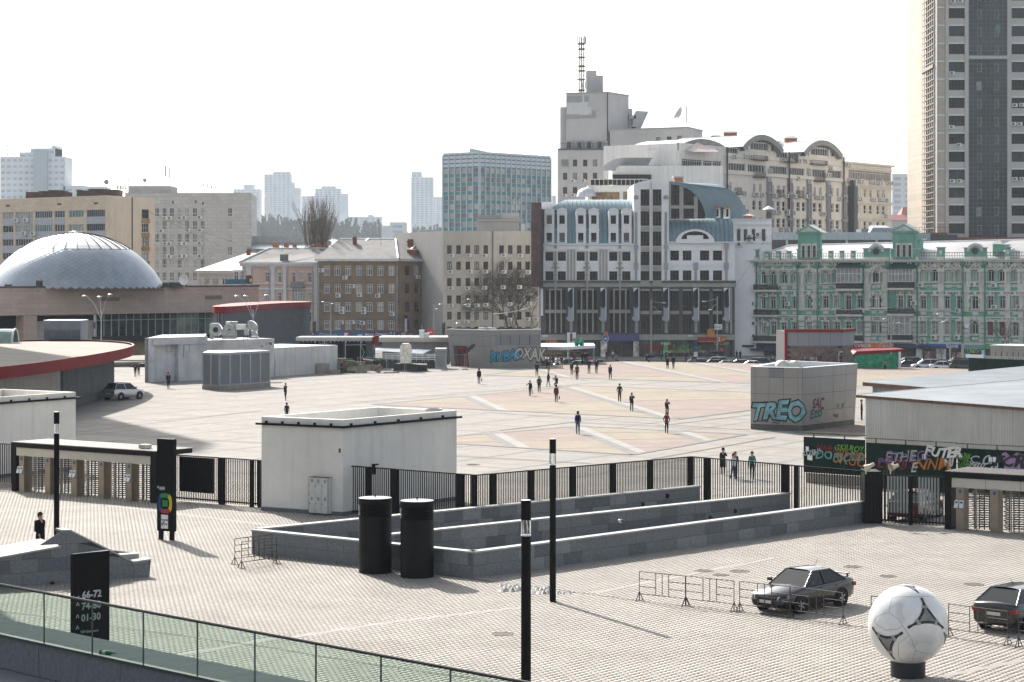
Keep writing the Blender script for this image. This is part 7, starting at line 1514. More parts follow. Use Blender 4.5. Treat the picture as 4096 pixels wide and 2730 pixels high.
m_bm=mat('beige_beam',(.42,.38,.34),.7,var=.05);Yp=297;ux=lambda x:at(*c2(x,0),Yp)[0];uz=lambda y,Y=297:at(0,c2(0,y)[1],Y)[2]
q=MB();q.box(ux(1232),ux(2335),Yp,Yp+8,uz(430),uz(352),0);q.box(ux(1232),ux(2335),Yp-.1,Yp,uz(412),uz(372),0);q.box(ux(1285),ux(2335),Yp+.6,Yp+7,0,uz(430),1);obj('roof_beam',q,[m_bm,mat('wall_grey',(.25,.24,.235),.8)],T)
q=MB();zg_=[uz(612,290),uz(510,296)];q.add([(ux(1145),288,uz(560,288)),(ux(1960),288,uz(615,288)),(ux(2060),295.8,zg_[1]-.35),(ux(1145),295.8,zg_[1]-.1)],[(0,1,2,3)]);obj('sloped_roof',q,mat('sky_glass',(.30,.40,.45),.15,var=.2,vs_=1),T)
q=MB()
for k in range(26):t=k/25;a=Vector((ux(1145),288,uz(560,288)+.03)).lerp(Vector((ux(1960),288,uz(615,288)+.03)),t);b=Vector((ux(1145),295.8,zg_[1]-.07)).lerp(Vector((ux(2060),295.8,zg_[1]-.32)),t);q.bar(a,b,.05,4)
obj('glazing_bars',q,m_wc,T)
q=MB()
for y in(610,635,660,690):q.bar((ux(1140),286,uz(y,286)),(ux(1330),285,uz(y-4,286)),.045,5);q.bar((ux(1330),285,uz(y-4,286)),(ux(2170),286,uz(y+12,286)),.045,5)
for k in range(12):x=1145+k*92;q.bar((ux(x),286.1,.9),(ux(x),286.1,uz(612,286)),.03,4)
obj('handrail',q,m_wc,T);q=MB();q.box(ux(1140),ux(2180),286.3,286.8,0,uz(680,286));obj('dark_wall',q,mat('dark_rail_wall',(.05,.045,.04),.8,var=.3),T)  # plain dark wall below the rails
q=MB();a,b=ux(2172),ux(2340);q.box(a,b,284,287,0,uz(530,284),0)
for k in range(26):z=.3+k*(uz(545,284)-.4)/26;q.box(a+.15,b-.1,283.93,284,z,z+.06,1)
props(obj('louvred_box',q,[m_lc,m_lb]),'small grey louvred cabinet leaning by the red door kiosk','cabinet')
for x,Y in((1910,294),(1985,295)):q=MB();a=at(*c2(x-40,300),Y);b=at(*c2(x+40,300),Y);q.box(a[0],b[0],Y,Y+1,uz(352),at(0,c2(0,240 if x<1950 else 290)[1],Y)[2]);props(obj('roof_cooler',q,[mat('ac_white',(.62,.62,.6),.5,var=.1)]),'white cooler box on the beige passage roof, '+('taller one' if x<1950 else 'lower one'),'cooler')
# grey leaning kiosk with a red door (far)
def clad_face(T,P00,P10,P11,P01,us,vs,m_,skip=(),name='cladding_panel',gap=.012,th=.03):
 """panels laid over a quad (bilinear), each a part"""
 P00,P10,P11,P01=map(Vector,(P00,P10,P11,P01));nrm=(P10-P00).cross(P01-P00).normalized()
 W_=(P10-P00).length;Hh=(P01-P00).length
 def pt(u,v,d=0):return(P00*(1-u)+P10*u)*(1-v)+(P01*(1-u)+P11*u)*v+nrm*d
 for i in range(len(us)-1):
  for j in range(len(vs)-1):
   if(i,j)in skip:continue
   a,b=us[i]+gap/W_,us[i+1]-gap/W_;c,d=vs[j]+gap/Hh,vs[j+1]-gap/Hh
   q=MB();V=[pt(a,c),pt(b,c),pt(b,d),pt(a,d),pt(a,c,th),pt(b,c,th),pt(b,d,th),pt(a,d,th)];q.add(V,[(4,5,6,7),(0,1,5,4),(1,2,6,5),(2,3,7,6),(3,0,4,7)]);obj(name,q,m_,T)
 return pt
def louv(T,pt,u0,u1,v0,v1,n,m_,mb_,d=.035):
 q=MB();q.quad(pt(u0,v0,d),pt(u1,v0,d),pt(u1,v1,d),pt(u0,v1,d),1)
 for k in range(n):a=v0+(v1-v0)*k/n;b=a+(v1-v0)/n*.5;q.quad(pt(u0,a,d+.05),pt(u1,a,d+.05),pt(u1,b,d+.01),pt(u0,b,d+.01),0)
 obj('louvre',q,[m_,mb_],T)
T=thing('slanted_kiosk',(*xy(1970,287),0),'grey clad kiosk with slanted walls, a red door and blue bubble graffiti','kiosk')
A=Vector(G(*c3(182,592)));B=Vector(G(*c3(742,612)));C=Vector((*xy(c3(1392,0)[0],291.5),0));zt=4.95;A1=Vector((*xy(c3(132,0)[0],A.y+.3),zt));B1=Vector((*xy(c3(700,0)[0],B.y-.2),zt));B2=Vector((*xy(c3(765,0)[0],B.y),zt));C1=Vector((*xy(c3(1390,0)[0],291.5),zt))
q=MB();bk=[(C.x-1,C.y+9),(A.x+1,A.y+9)]
V=[A,B,C,Vector((C.x-1,C.y+9,0)),Vector((A.x+1,A.y+9,0)),A1,B1,C1,Vector((C1 .x-1,C1 .y+9,zt)),Vector((A1 .x+1,A1 .y+9,zt))];V=[v+Vector((0,.05,0))for v in V];q.add(V,[(0,1,6,5),(1,2,7,6),(2,3,8,7),(3,4,9,8),(4,0,5,9)]);q.add([Vector((v.x,v.y,zt-.25))for v in V[5:]],[(0,1,2,3,4)],1);obj('core',q,[m_pand,m_rfel],T)
pt=clad_face(T,A,B,B1,A1,[0,.105,.44,.56,.83,1],[0,.565,.84,1],m_pan,skip=[(1,0)])
q=MB()
q.quad(pt(.105,0,.01),pt(.44,0,.01),pt(.44,.565,.01),pt(.105,.565,.01),0);obj('door_recess',q,mat('recess_grey',(.07,.065,.065),.8),T)
q=MB();rz=[(.20,.44,.0,.02),(.20,.44,.54,.56),(.20,.225,0,.56),(.33,.37,0,.56),(.415,.44,0,.56),(.20,.44,.46,.48),(.225,.33,.08,.1)]
for a,b,c,d in rz:V=[pt(a,c,.02),pt(b,c,.02),pt(b,d,.02),pt(a,d,.02),pt(a,c,.09),pt(b,c,.09),pt(b,d,.09),pt(a,d,.09)];q.add(V,[(4,5,6,7),(0,1,5,4),(1,2,6,5),(2,3,7,6),(3,0,4,7)],0)
q.quad(pt(.225,.02,.03),pt(.415,.02,.03),pt(.415,.54,.03),pt(.225,.54,.03),1);obj('red_door',q,[m_red,p_mid],T)
pt2=clad_face(T,B,C,C1,B1,[0,.1,.205,.39,.57,.775,.965,1.0],[0,.60,.86,1],m_pan,skip=[(1,1),(2,1),(3,1),(4,1),(5,1)])
for a,b in((.1,.2),(.205,.385),(.39,.57),(.575,.77),(.78,.96)):louv(T,pt2,a+.003,b-.003,.60,.855,14,m_lb,m_lc,.01)
q=MB();q.add([pt(0,1,.05),pt(1,1,.05),pt2(1,1,.05)]+[Vector((v.x,v.y,zt+.06))for v in(pt(0,1,.05),pt(1,1,.05),pt2(1,1,.05))],[(0,1,4,3),(1,2,5,4)]);
for a,b in((A1,B1),(B1,C1)):d=(b-a).normalized();nn=Vector((-d.y,d.x,0))*.35;q.add([a,b,b+nn,a+nn]+[v+Vector((0,0,.08))for v in(a,b,b+nn,a+nn)],[(4,5,6,7),(0,1,5,4),(2,3,7,6)])
obj('parapet',q,m_wc,T);q=MB();q.add([pt(-.02,-.005,.1),pt(1.0,-.005,.1),pt2(1,-.005,.1),pt2(1,.06,.1),pt(1.0,.06,.1),pt(-.02,.06,.1)],[(4,1,2,3)]);obj('plinth',q,m_cb,T)
q=MB();Yd=291;gx=lambda x:at(*c3(x,0),Yd)[0];gz_=lambda y:at(0,c3(0,y)[1],Yd)[2]
for x0,x1 in((640,705),(745,815)):
 n=8;r_=(gx(x1)-gx(x0));P=[(gx(x0)+r_*math.sin(math.pi/2*i/n),zt-.2+(gz_(72)-zt+.2)*math.cos(math.pi/2*i/n))for i in range(n+1)];P=[(gx(x0)-.9,P[0][1])]+P;m=len(P)
 q.add([(a,290,b)for a,b in P]+[(a,291,b)for a,b in P],[(i,m+i,m+i+1,i+1)for i in range(m-1)],0,True);q.add([(a,290,b)for a,b in P]+[(P[0][0],290,zt-.2)],[tuple(range(m,-1,-1))],1)
obj('roof_duct',q,[m_gal,m_gald],T)
def gtext(T,pt,txt,u,v,size,W_,H_,mf,mo,bold,name='graffiti',tilt=0,sx=1,d=.05):
 """graffiti lettering on a slanted face: outline under fill"""
 o=pt(u,v,d);ex=(pt(u+.05,v)-pt(u,v)).normalized();ez=(pt(u,v+.05)-pt(u,v)).normalized();en=ex.cross(ez).normalized()
 M=Matrix(((*ex,0),(*ez,0),(*en,0),(0,0,0,1))).transposed();M=Matrix.Translation(o)@M@Matrix.Rotation(tilt,4,'Z')@Matrix.Diagonal((sx,1,1,1))
 if mo is not None:
  obj(name,text_mb(txt,size,M,0,bold=bold+size*.055,depth=.001,warp=.7),mo,T);M=Matrix.Translation(en*.006)@M
 return obj(name,text_mb(txt,size,M,0,bold=bold,depth=.001,warp=.7),mf,T)
m_gb=mat('graffiti_blue',(.04,.27,.42),.7,var=.3,vs_=1.5);m_gk=mat('graffiti_black',(.015,.015,.02),.7);m_gw=mat('graffiti_cream',(.48,.44,.37),.7,var=.15,vs_=2);m_gt=mat('graffiti_teal',(.16,.33,.37),.7,var=.3,vs_=1.5)
gtext(T,pt2,'RUBAS',.27,.30,1.75,0,0,m_gb,m_gk,.07,sx=.88);gtext(T,pt2,'OXAK',.77,.33,2.2,0,0,m_gw,m_gk,.06,sx=.76)
# metro canopy with M
T=thing('metro_canopy',(*xy(2330,300),0),'flat white metro canopy with a green letter on its roof','canopy')
Yc=300;mx=lambda x:at(*cN(x,0),Yc)[0];mz=lambda y:at(0,cN(0,y)[1],Yc)[2]
q=MB();q.add([(mx(178),Yc,mz(820)),(mx(400),Yc-1,mz(822)),(mx(768),Yc,mz(803)),(mx(768),Yc+7,mz(790)),(mx(178),Yc+7,mz(790)),(mx(178),Yc,mz(785)),(mx(400),Yc-1,mz(787)),(mx(768),Yc,mz(772)),(mx(768),Yc+7,mz(765)),(mx(178),Yc+7,mz(767))],[(0,1,6,5),(1,2,7,6),(2,3,8,7),(3,4,9,8),(5,6,7,8,9),(4,3,2,1,0)]);obj('roof',q,m_wc,T)
q=MB();q.box(mx(180),mx(400),Yc+.5,Yc+4,mz(868),mz(822));q.box(mx(180),mx(640),Yc+1,Yc+1.2,mz(845),mz(838));obj('beam',q,m_ts,T)
for x in(480,752):q=MB();q.box(mx(x),mx(x+14),Yc+2,Yc+2.4,-1.5,mz(800));obj('post',q,f_grey,T)
M=Matrix.Translation((mx(594),Yc+.5,mz(757)))@Matrix.Rotation(math.radians(90),4,'X');obj('letter',text_mb('M',1.9,M,0,bold=.06,depth=.12),mat('metro_green',(.0,.28,.16),.4),T)
q=MB();
for(x0,x1,y0,y1)in((480,508,815,935),):a,b=mx(x0),mx(x1);q.box(a,b,Yc+8,Yc+8.2,mz(y1),mz(y0))
props(obj('banner_stand',q,m_wh),'white vertical banner standing behind the metro canopy','banner')
# red framed screen wall
T=thing('framed_screen',(42,291,0),'grey and brown brick pavilion wall framed with red along its top and left','pavilion')
fR=Fac(xy(c5(318,0)[0],291),xy(c5(785,0)[0],291));fR2=Fac(fR.b,xy(c5(892,0)[0],296));zt=fR.sz(*c5(500,66))[1];zm=fR.sz(*c5(500,202))[1]
q=MB();q.prism([tuple(fR.a),tuple(fR.b),tuple(fR2 .b),(fR2 .b.x-1,303),(fR.a.x,303)],0,zt-.3);obj('core',q,m_pand,T)
bks=MB();
pm2=mat('grey_panel_blue',(.22,.235,.26),.6,var=.05);mbr=mat('brown_tile',(.17,.125,.11),.8,var=.3,vs_=1.2)
for f_,n in((fR,5),(fR2,1)):
 for i in range(n):q=MB();f_.box(q,f_.L*i/n+.02,f_.L*(i+1)/n-.02,zm,zt-.3,0,.06);obj('panel',q,pm2,T)
 rows=8;zz=zm/rows;nb=max(2,int(f_.L/.85));me=MB();w_=f_.L/nb;me.box(.012,w_-.012,-.05,0,.012,zz-.012);mm_=mesh_of(me,mbr)
 for r_ in range(rows):
  for i in range(nb):
   if r_%2 and i==nb-1:continue
   inst('brick',mm_,T,f_.P(w_*(i+.5*(r_%2)),r_*zz,.0),f_.ang)
q=MB();fR.box(q,-.35,0.02,0,zt+.1,-.2,.35);fR.box(q,.02,fR.L,zt-.28,zt+.1,-.2,.35);fR2 .box(q,0,fR2 .L,zt-.28,zt+.1,-.2,.35);obj('red_frame',q,m_red,T)
r=fR.rect(c5,515,578,300,345);q=MB();fR.box(q,*r,.06,.08);obj('sprayed_poster',q,mat('lilac_poster',(.45,.42,.5),.7,var=.3,vs_=4),T);ftext(T,fR,'ЛАИЯS',(r[0]+r[1])/2,(r[2]+r[3])/2,.7,m_gk,.09,tilt=.2,name='graffiti')
T=thing('netted_shelter',(48,285,0),'red roofed shelter wrapped in green netting right of the red framed wall','shelter')
Yn=285;nx_=lambda x:at(*c5(x,0),Yn)[0];nz_=lambda y:at(0,c5(0,y)[1],Yn)[2]
q=MB();q.add([(nx_(885),Yn,nz_(276)),(nx_(1327),Yn,nz_(252)),(nx_(1327),Yn,nz_(230)),(nx_(915),Yn,nz_(250)),(nx_(885),Yn+4,nz_(232)),(nx_(1300),Yn+4,nz_(228))],[(0,1,2,3),(3,2,5,4),(0,3,4)]);q.box(nx_(885),nx_(1300),Yn+4,Yn+4.1,nz_(240),nz_(226));obj('red_roof',q,m_red,T)
q=MB();q.box(nx_(1277),nx_(1296),Yn,Yn+.3,-.0,nz_(254));obj('post',q,m_wc,T)
nt_=MB();n=36;rr_=random.Random(2)
for i in range(n+1):x=nx_(902)+(nx_(1275)-nx_(902))*i/n;dy=.12*math.sin(i*1.3)+.06*rr_.random();nt_.v+=[(x,Yn+.4+dy,0.02),(x,Yn+.45-dy*.5,nz_(330)),(x,Yn+.3,nz_(285-(i/n)*22)-.05*math.sin(i*.9))]
for i in range(n):nt_.f+=[(3*i,3*i+3,3*i+4,3*i+1),(3*i+1,3*i+4,3*i+5,3*i+2)];nt_.m+=[0,0];nt_.sm+=[True,True]
obj('green_net',nt_,mat('green_netting',(.02,.26,.13),.7,var=.35,vs_=1.5),T)
q=MB();
for k in range(6):x=nx_(930)+(nx_(1240)-nx_(930))*k/5;q.bar((x,Yn+.6,0),(x,Yn+.6,nz_(262)),.04,4)
obj('scaffold_pole',q,f_dark,T)
# big graffiti kiosk
T=thing('graffiti_kiosk',(*xy(3210,171),0),'free standing grey clad kiosk with blue graffiti and a silver duct on top','kiosk')
A=Vector(G(*cK(190,771)));B=Vector(G(*cK(573,785)));C=Vector(G(*cK(953,737)));zt=4.95
A1=Vector((A.x,A.y,zt));B1=Vector((B.x,B.y,zt));C1=Vector((*xy(cK(977,0)[0],C.y+.5),zt));D1=Vector((C1 .x-5.0,C1 .y+6.3,zt));D0=Vector((C.x-5,C.y+6,0))
q=MB();V=[A,B,C,D0,A1,B1,C1,D1];V=[v+Vector((0,.04,0))for v in V];q.add(V,[(0,1,5,4),(1,2,6,5),(2,3,7,6),(3,0,4,7)]);q.add([Vector((v.x,v.y,zt-.45))for v in V[4:]],[(0,1,2,3)],1);obj('core',q,[m_pand,m_rfel],T)
us=[0,.088,.36,.635,.91,1];vs=[0,.085,.5775,.845,1];m_pl2=mat('plinth_dark',(.10,.095,.09),.8,var=.2)
pt=clad_face(T,A,B,B1,A1,us,vs[1:],m_pan,skip=[(2,2)]);clad_face(T,A,B,B1,A1,[0,.26,.52,.8,1],[0,.083],m_pl2,name='plinth_panel')
louv(T,pt,.363,.632,.85,.985,9,m_lc,m_lb,.01)
pt2=clad_face(T,B,C,C1,B1,[0,.045,.30,.555,.79,1],[.085,.30,.5775,.845,1],m_pan);clad_face(T,B,C,C1,B1,[0,.5,1],[0,.083],m_pl2,name='plinth_panel')
q=MB()
for a,b in((A1,B1),(B1,C1),(C1,D1),(D1,A1)):d=(b-a).normalized();nn=Vector((-d.y,d.x,0))*.32;e=Vector((d.y,-d.x,0))*.06;q.add([a+e,b+e,b+nn,a+nn]+[v+Vector((0,0,.05))for v in(a+e,b+e,b+nn,a+nn)],[(4,5,6,7),(0,1,5,4),(2,3,7,6)]);q.add([a+nn,b+nn,b+nn-Vector((0,0,.5)),a+nn-Vector((0,0,.5))],[(3,2,1,0)])
obj('parapet',q,m_wc,T)
q=MB();Yd=176;gx=lambda x:at(*cK(x,0),Yd)[0];gz_=lambda y:at(0,cK(0,y)[1],Yd)[2];n=10
for x0,x1,y0 in((382,482,265),(490,560,268)):
 r_=(gx(x1)-gx(x0))/2;xm=gx((x0+x1)/2);zz=gz_(y0)-r_*.9;P=[(xm-r_*math.cos(math.pi*i/n),zz+r_*.9*math.sin(math.pi*i/n))for i in range(n+1)];P=[(P[0][0],zt-.4)]+P+[(P[-1][0],zt-.4)];m=len(P)
 q.add([(a,Yd,b)for a,b in P]+[(a,Yd+1.5,b)for a,b in P],[(i,i+1,m+i+1,m+i)for i in range(m-1)],0,True);q.add([(a,Yd,b)for a,b in P],[tuple(range(m-1,-1,-1))],1)
q.box(gx(470),gx(500),Yd-.1,Yd+.6,zt-.4,gz_(275),1);obj('roof_duct',q,[m_gal,m_gald],T)
gtext(T,pt,'TREO',.53,.285,1.95,0,0,m_gt,m_gk,.08,sx=.92);gtext(T,pt,'ones',.33,.445,.42,0,0,m_gk,None,0);gtext(T,pt,'fazZoR',.25,.14,.3,0,0,m_gk,None,0);gtext(T,pt,'OAS!',.49,.12,.32,0,0,m_gk,None,.005);gtext(T,pt,'AZZ CR',.78,.13,.34,0,0,mat('graffiti_olive',(.25,.26,.08),.7),None,0)
gtext(T,pt2,'SAC',.28,.40,1.2,0,0,mat('graffiti_wine',(.14,.02,.03),.7),None,.02,sx=.9);gtext(T,pt2,'Ezo',.24,.25,1.1,0,0,mat('graffiti_dteal',(.0,.11,.10),.7),None,.02,sx=1.3,tilt=.1);gtext(T,pt2,'uj  yr',.70,.36,.7,0,0,mat('graffiti_bluegrey',(.03,.12,.16),.7),None,0);gtext(T,pt2,'wax',.62,.2,.6,0,0,mat('graffiti_wine',(.14,.02,.03),.7),None,0)
T=thing('beige_kiosk',(*xy(4050,268),0),'beige panelled kiosk roof behind the green corrugated shed at the right edge','kiosk')
fK=Fac(xy(cK(1957,0)[0],268),xy(4250,262));zt=fK.sz(*cK(2050,153))[1];q=MB();fK.box(q,0,fK.L,0,zt-.05,-5,-.05,0);fK.box(q,-.05,fK.L,zt-.05,zt+.04,-5,.05,1);obj('core',q,[m_pand,m_wc],T)
for i in range(6):q=MB();fK.box(q,fK.L*i/6+.02,fK.L*(i+1)/6-.02,.2,zt-.06,-.04,.03);obj('panel',q,m_pan,T)
def corr(fc,q0,q1,z0,z1,mt,T,name,pitch=.22,amp=.05,zt1=None,side=1):
 mb=MB();n=int((q1-q0)/pitch*2);zt1=z1 if zt1 is None else zt1
 for i in range(n+1):
  s=q0+(q1-q0)*i/n;t=i/n;mb.v+=[fc.P(s,z0,amp*(i%2)),fc.P(s,z1+(zt1-z1)*t,amp*(i%2))]
 for i in range(n):mb.f.append((2*i,2*i+2,2*i+3,2*i+1));mb.m.append(0);mb.sm.append(False)
 return obj(name,mb,mt,T)
m_gsh=mat('green_tin',(.004,.021,.016),.6,var=.2,vs_=1,spec=.12);m_tin=mat('grey_tin',(.36,.36,.35),.5,metal=.25,var=.10,vs_=.4,streak=.3);m_tinr=mat('tin_roof',(.30,.325,.34),.5,metal=.25,var=.14,vs_=.25)
T=thing('green_shed',(*xy(4000,222),0),'dark green corrugated shed with a white gutter end at the right edge','shed')
fS=Fac(xy(cK(1798,0)[0],224),xy(4400,212));zt=fS.sz(*cK(1900,245))[1];corr(fS,0,fS.L,0,zt,m_gsh,T,'corrugated_wall');q=MB();fS.box(q,-.05,.1,0,zt-.05,-7,0);obj('side_wall',q,m_gsh,T);corr(fS,-.1,fS.L,zt-.05,zt+.25,m_tinr,T,'roof_edge',.3,.12);q=MB();fS.box(q,-.2,2.0,zt+.0,zt+.32,.1,.25);obj('gutter',q,m_wc,T)
for k in range(9):q=MB();fS.box(q,2.4+k*.7,2.46+k*.7,zt+.1,zt+.7,-.4,-.34);obj('roof_bracket',q,f_dark,T)
T=thing('tin_shed',(30,152,0),'long shed with pale corrugated wall and broad grey tin roof at right','shed')
P0=Vector((24.95,154.5,3.62));E1=Vector((36.5,136.2,3.66));R1=Vector((46,173.5,4.35));R0=Vector((24.75,155.3,3.72))
fT=Fac((25.1,154.6),(36.6,136.4));corr(fT,0,fT.L,0,3.55,m_tin,T,'corrugated_wall',.24,.045)
q=MB();q.prism([(25.15,154.75),(36.7,136.5),(50,150),(45,172)],0,3.5);obj('core',q,m_tin,T)
def corr_roof(a,b,c,d,n,mt,T,amp=.04,name='tin_roof',th=.06):
 """quad a-b (eave) to d-c (ridge) with ribs"""
 a,b,c,d=map(Vector,(a,b,c,d));mb=MB()
 for i in range(n+1):t=i/n;o=Vector((0,0,amp*(i%2)));mb.v+=[tuple(a.lerp(b,t)+o),tuple(d.lerp(c,t)+o)]
 for i in range(n):mb.f.append((2*i,2*i+2,2*i+3,2*i+1));mb.m.append(0);mb.sm.append(False)
 mb.add([a,b,b-Vector((0,0,th)),a-Vector((0,0,th))],[(3,2,1,0)],1);return obj(name,mb,[mt,mat('rusty_edge',(.10,.05,.03),.9,var=.4,vs_=4)],T)
corr_roof(R0+Vector((-.2,0,0)),E1+Vector((-.35,-.2,0)),Vector((48,150,4.6)),R1,110,m_tinr,T,.035,th=.18)
q=MB();q.bar(R0,R1,.09,5);obj('ridge_cap',q,mat('pale_tin',(.5,.51,.5),.5,metal=.2),T)
T=thing('low_shed',(34,180,0),'low shed with a sagging rusty edged tin roof behind the pale shed','shed')
a=Vector(G(*cK(1015,423),3.75));b=Vector((38.5,163.5,3.75));c=Vector((54,196,4.1));d=Vector(G(*cK(1015,417),3.8))+Vector((.3,.6,0));far=Vector(G(*cK(2206,303),4.0))
corr_roof(a,Vector((34,158,3.75)),Vector((52,185,4.0)),far+Vector((.5,0,0)),70,m_tinr,T,.05,th=.28)
fL=Fac((28.6,172.6),(34.8,159));corr(fL,0,fL.L,1.6,3.6,m_tin,T,'upper_wall',.3,.05);corr(fL,0,fL.L,0,1.6,m_gsh,T,'lower_wall',.3,.05);q=MB();q.prism([(28.75,172.7),(34.9,159.2),(50,172),(47,198)],0,3.5);obj('core',q,m_tin,T)
# green graffiti hoarding
T=thing('graffiti_hoarding',(22,125,0),'dark green corrugated hoarding covered in graffiti behind the right gate','fence')
segs=[((580,825),(1035,850),(567,797),(1035,822)),((1040,868),(1708,905),(1040,848),(1705,868)),((1716,908),(2206,932),(1716,886),(2206,910))]
hf=[];
for k,(a,b,c,d)in enumerate(segs):
 zt=(2.72,2.62,2.5)[k];A_=G(*cK(*a),zt);B_=G(*cK(*b),zt)
 if k==2:
  A_=Vector(A_);B_=Vector(B_);B_=A_+(B_-A_)*1.8
 fc=Fac(A_[:2],B_[:2]);hf.append(fc);corr(fc,0,fc.L,.0 if k else.62,zt,m_gsh,T,'hoarding_sheet',.13,.028)
 q=MB();fc.box(q,-.15,fc.L,zt+.22,zt+.28,-.1,-.04)
 for i in range(max(2,int(fc.L/1.6))):s=fc.L*(i+.3)/max(2,int(fc.L/1.6));fc.box(q,s,s+.07,zt-.1,zt+.24,-.1,-.04)
 obj('top_rail',q,mat('olive_rail',(.10,.12,.06),.8,var=.4,vs_=4),T)
q=MB();hf[0].box(q,.1,hf[0].L,0,.58,-.5,-.08);obj('concrete_base',q,m_cb,T)
hm_=[('KUSH!',240,280,.62,(.35,.42,.42),.25),('HARG',400,235,.75,(.12,.01,.02),0),('GKILROY...',640,235,.62,(.12,.30,.04),.0),('OY',560,275,.5,(.35,.12,.01),0),('DOPSOLD',530,320,.95,(.12,.28,.27),0),('MAY',730,310,1.0,(.35,.13,.02),0),('SKUCHNK',760,370,1.1,(.35,.12,.015),-.03),('gang',970,350,.6,(.16,.08,.25),0),('ETHE',1130,320,1.15,(.32,.33,.28),0),('GEORGE',1200,320,1.0,(.15,.08,.25),.05),('LV 78 S',1090,400,1.05,(.18,.01,.03),0),('E',1265,420,1.1,(.5,.5,.5),0),('NNM',1450,400,1.3,(.38,.13,.015),-.05)]
def htext(fc,txt,x,y,size,c,tilt,bold=.012,mt=None):
 q_,z=fc.sz(*k2(x,y));m_=mt or mat('spray_%02d%02d%02d'%tuple(int(k*99)for k in c),c,.7);ftext(T,fc,txt,q_,z,size*.72,m_,.04,bold=bold*.7,name='graffiti',tilt=tilt,sx=1.05)
for t_,x,y,s,c,tl in hm_:htext(hf[0]if x<780 else hf[1],t_,x,y,s,c,tl)
htext(hf[1],'FUTER',1555,275,1.05,(.6,.6,.58),-.04,.05);htext(hf[1],'N/',1610,370,.8,(.5,.5,.48),.2,.03)
for t_,x,y,s,c in(('YARK',1755,308,.5,(.12,.3,.05)),('CdoZ.',1750,338,.5,(.12,.3,.05)),('HUARS',1750,388,.42,(.1,.25,.05)),('2013',1745,425,.4,(.1,.25,.05)),('C C.',1935,345,.95,(.4,.5,.5)),('Lyato',1870,385,.7,(.5,.5,.48)),('SPX',1940,465,1.0,(.5,.5,.48))):htext(hf[2],t_,x,y,s,c,0)
r=hf[2].rect(k2,2115,2420,275,535);q=MB();P=[(r[0],r[2]),(r[1],r[2]),(r[1],r[3]-.2),(r[0]+(r[1]-r[0])*.55,r[3]),(r[0]+(r[1]-r[0])*.35,r[3]-.25),(r[0]+(r[1]-r[0])*.2,r[3]),(r[0]+.1,r[3]-.1),(r[0]+.3,(r[2]+r[3])/2)];q.add([hf[2].P(a,b,.035)for a,b in P],[tuple(range(8))]);obj('graffiti',q,mat('graffiti_lilac',(.30,.18,.33),.7,var=.2,vs_=3),T);htext(hf[2],'FCRE',2260,375,1.35,(.02,.015,.03),-.1,.05,m_gk)
for x,y in((215,325),(200,240),(235,330),(1045,385),(1360,320),(2020,345),(2060,345),(2080,400),(1610,445)):
 fc=hf[0]if x<780 else(hf[1]if x<1690 else hf[2]);a,b=fc.sz(*k2(x,y));q=MB();fc.box(q,a-.1,a+.1,b-.14,b+.14,.03,.035);obj('paper_scrap',q,m_wh,T)
 # foreground
m_blk=mat('black_metal',(.006,.006,.007),.5,var=.15,vs_=2,spec=.12);m_blk2=mat('black_bar',(.010,.009,.009),.5,var=.2,vs_=3,spec=.15);m_gran=[mat('granite_%s'%n,c,.8,var=.16,vs_=9,bump=.15,bs=40)for n,c in(('mid',(.17,.18,.185)),('dark',(.125,.135,.145)),('light',(.23,.235,.235)))]
m_cop=mat('coping_stone',(.34,.335,.325),.75,var=.08,vs_=3);m_jnt=mat('stone_joint',(.05,.05,.05),.9);m_wbx=mat('white_box_wall',(.66,.645,.60),.85,var=.07,vs_=.35,streak=.28)
def v2(p):return(p[0],p[1])
# white box buildings
def whitebox(L,Fp,Rr,B,zt,label):
 T=thing('white_service_building',(Fp[0],Fp[1],0),label,'building','white box buildings on the plaza edge');P=[L,Fp,Rr,B];q=MB();q.prism(P,.0,zt-.0,0,cap=False)
 C=Vector((sum(p[0]for p in P)/4,sum(p[1]for p in P)/4));I=[tuple(Vector(p)+(C-Vector(p)).normalized()*.42)for p in P]
 q.add([(*p,zt)for p in P]+[(*p,zt)for p in I]+[(*p,zt-1.0)for p in I],[(i,(i+1)%4,4+(i+1)%4,4+i)for i in range(4)]+[(4+i,4+(i+1)%4,8+(i+1)%4,8+i)for i in range(4)]+[(8,9,10,11)],0);obj('wall',q,m_wbx,T)
 g=MB()
 for a,b in((L,Fp),(Fp,Rr)):
  f=Fac(a,b);g_=.25;f.box(g,-g_,f.L+g_,zt-.42,zt-.31,.02,.2)
  for k in range(5):f.box(g,f.L*(k+.3)/5,f.L*(k+.3)/5+.08,zt-.31,zt-.2,0,.12)
 obj('black_gutter',g,m_blk,T);pn=MB()
 for a,b in((L,Fp),(Fp,Rr)):
  f=Fac(a,b);f.box(pn,0,f.L,0,.22,.0,.06)
 obj('plinth',pn,m_gran[1],T);return T
zt=4.91;Lw,Fw,Rw,Bw=(-13.05,113.4),(-8.62,110.8),(-3.02,118.6),(-7.44,121.8)
T=whitebox(Lw,Fw,Rw,Bw,zt,'white box building with open parapet and black gutter behind the black drums')
q=MB();q.lathe([(.5,zt-.06),(.5,zt+.06),(.42,zt+.06),(.42,zt-.06)],20,0,(-4.3,119.2));obj('roof_pipe',q,f_grey,T);f=Fac(Fw,Rw);q=MB();s,z=f.sz(*cP(1090,1365));f.box(q,s,s+.06,z-.5,z,.02,.2);f.box(q,s,s+.35,z-.03,z+.03,.02,.2);obj('wall_conduit',q,m_blk,T)
q=MB();f=Fac(Lw,Fw);s,z=f.sz(*cP(802,1238));f.box(q,s-.05,s+.08,z-.12,z+.1,.0,.012);obj('rust_stain',q,mat('rust',(.2,.08,.03),.9,var=.4,vs_=9),T)
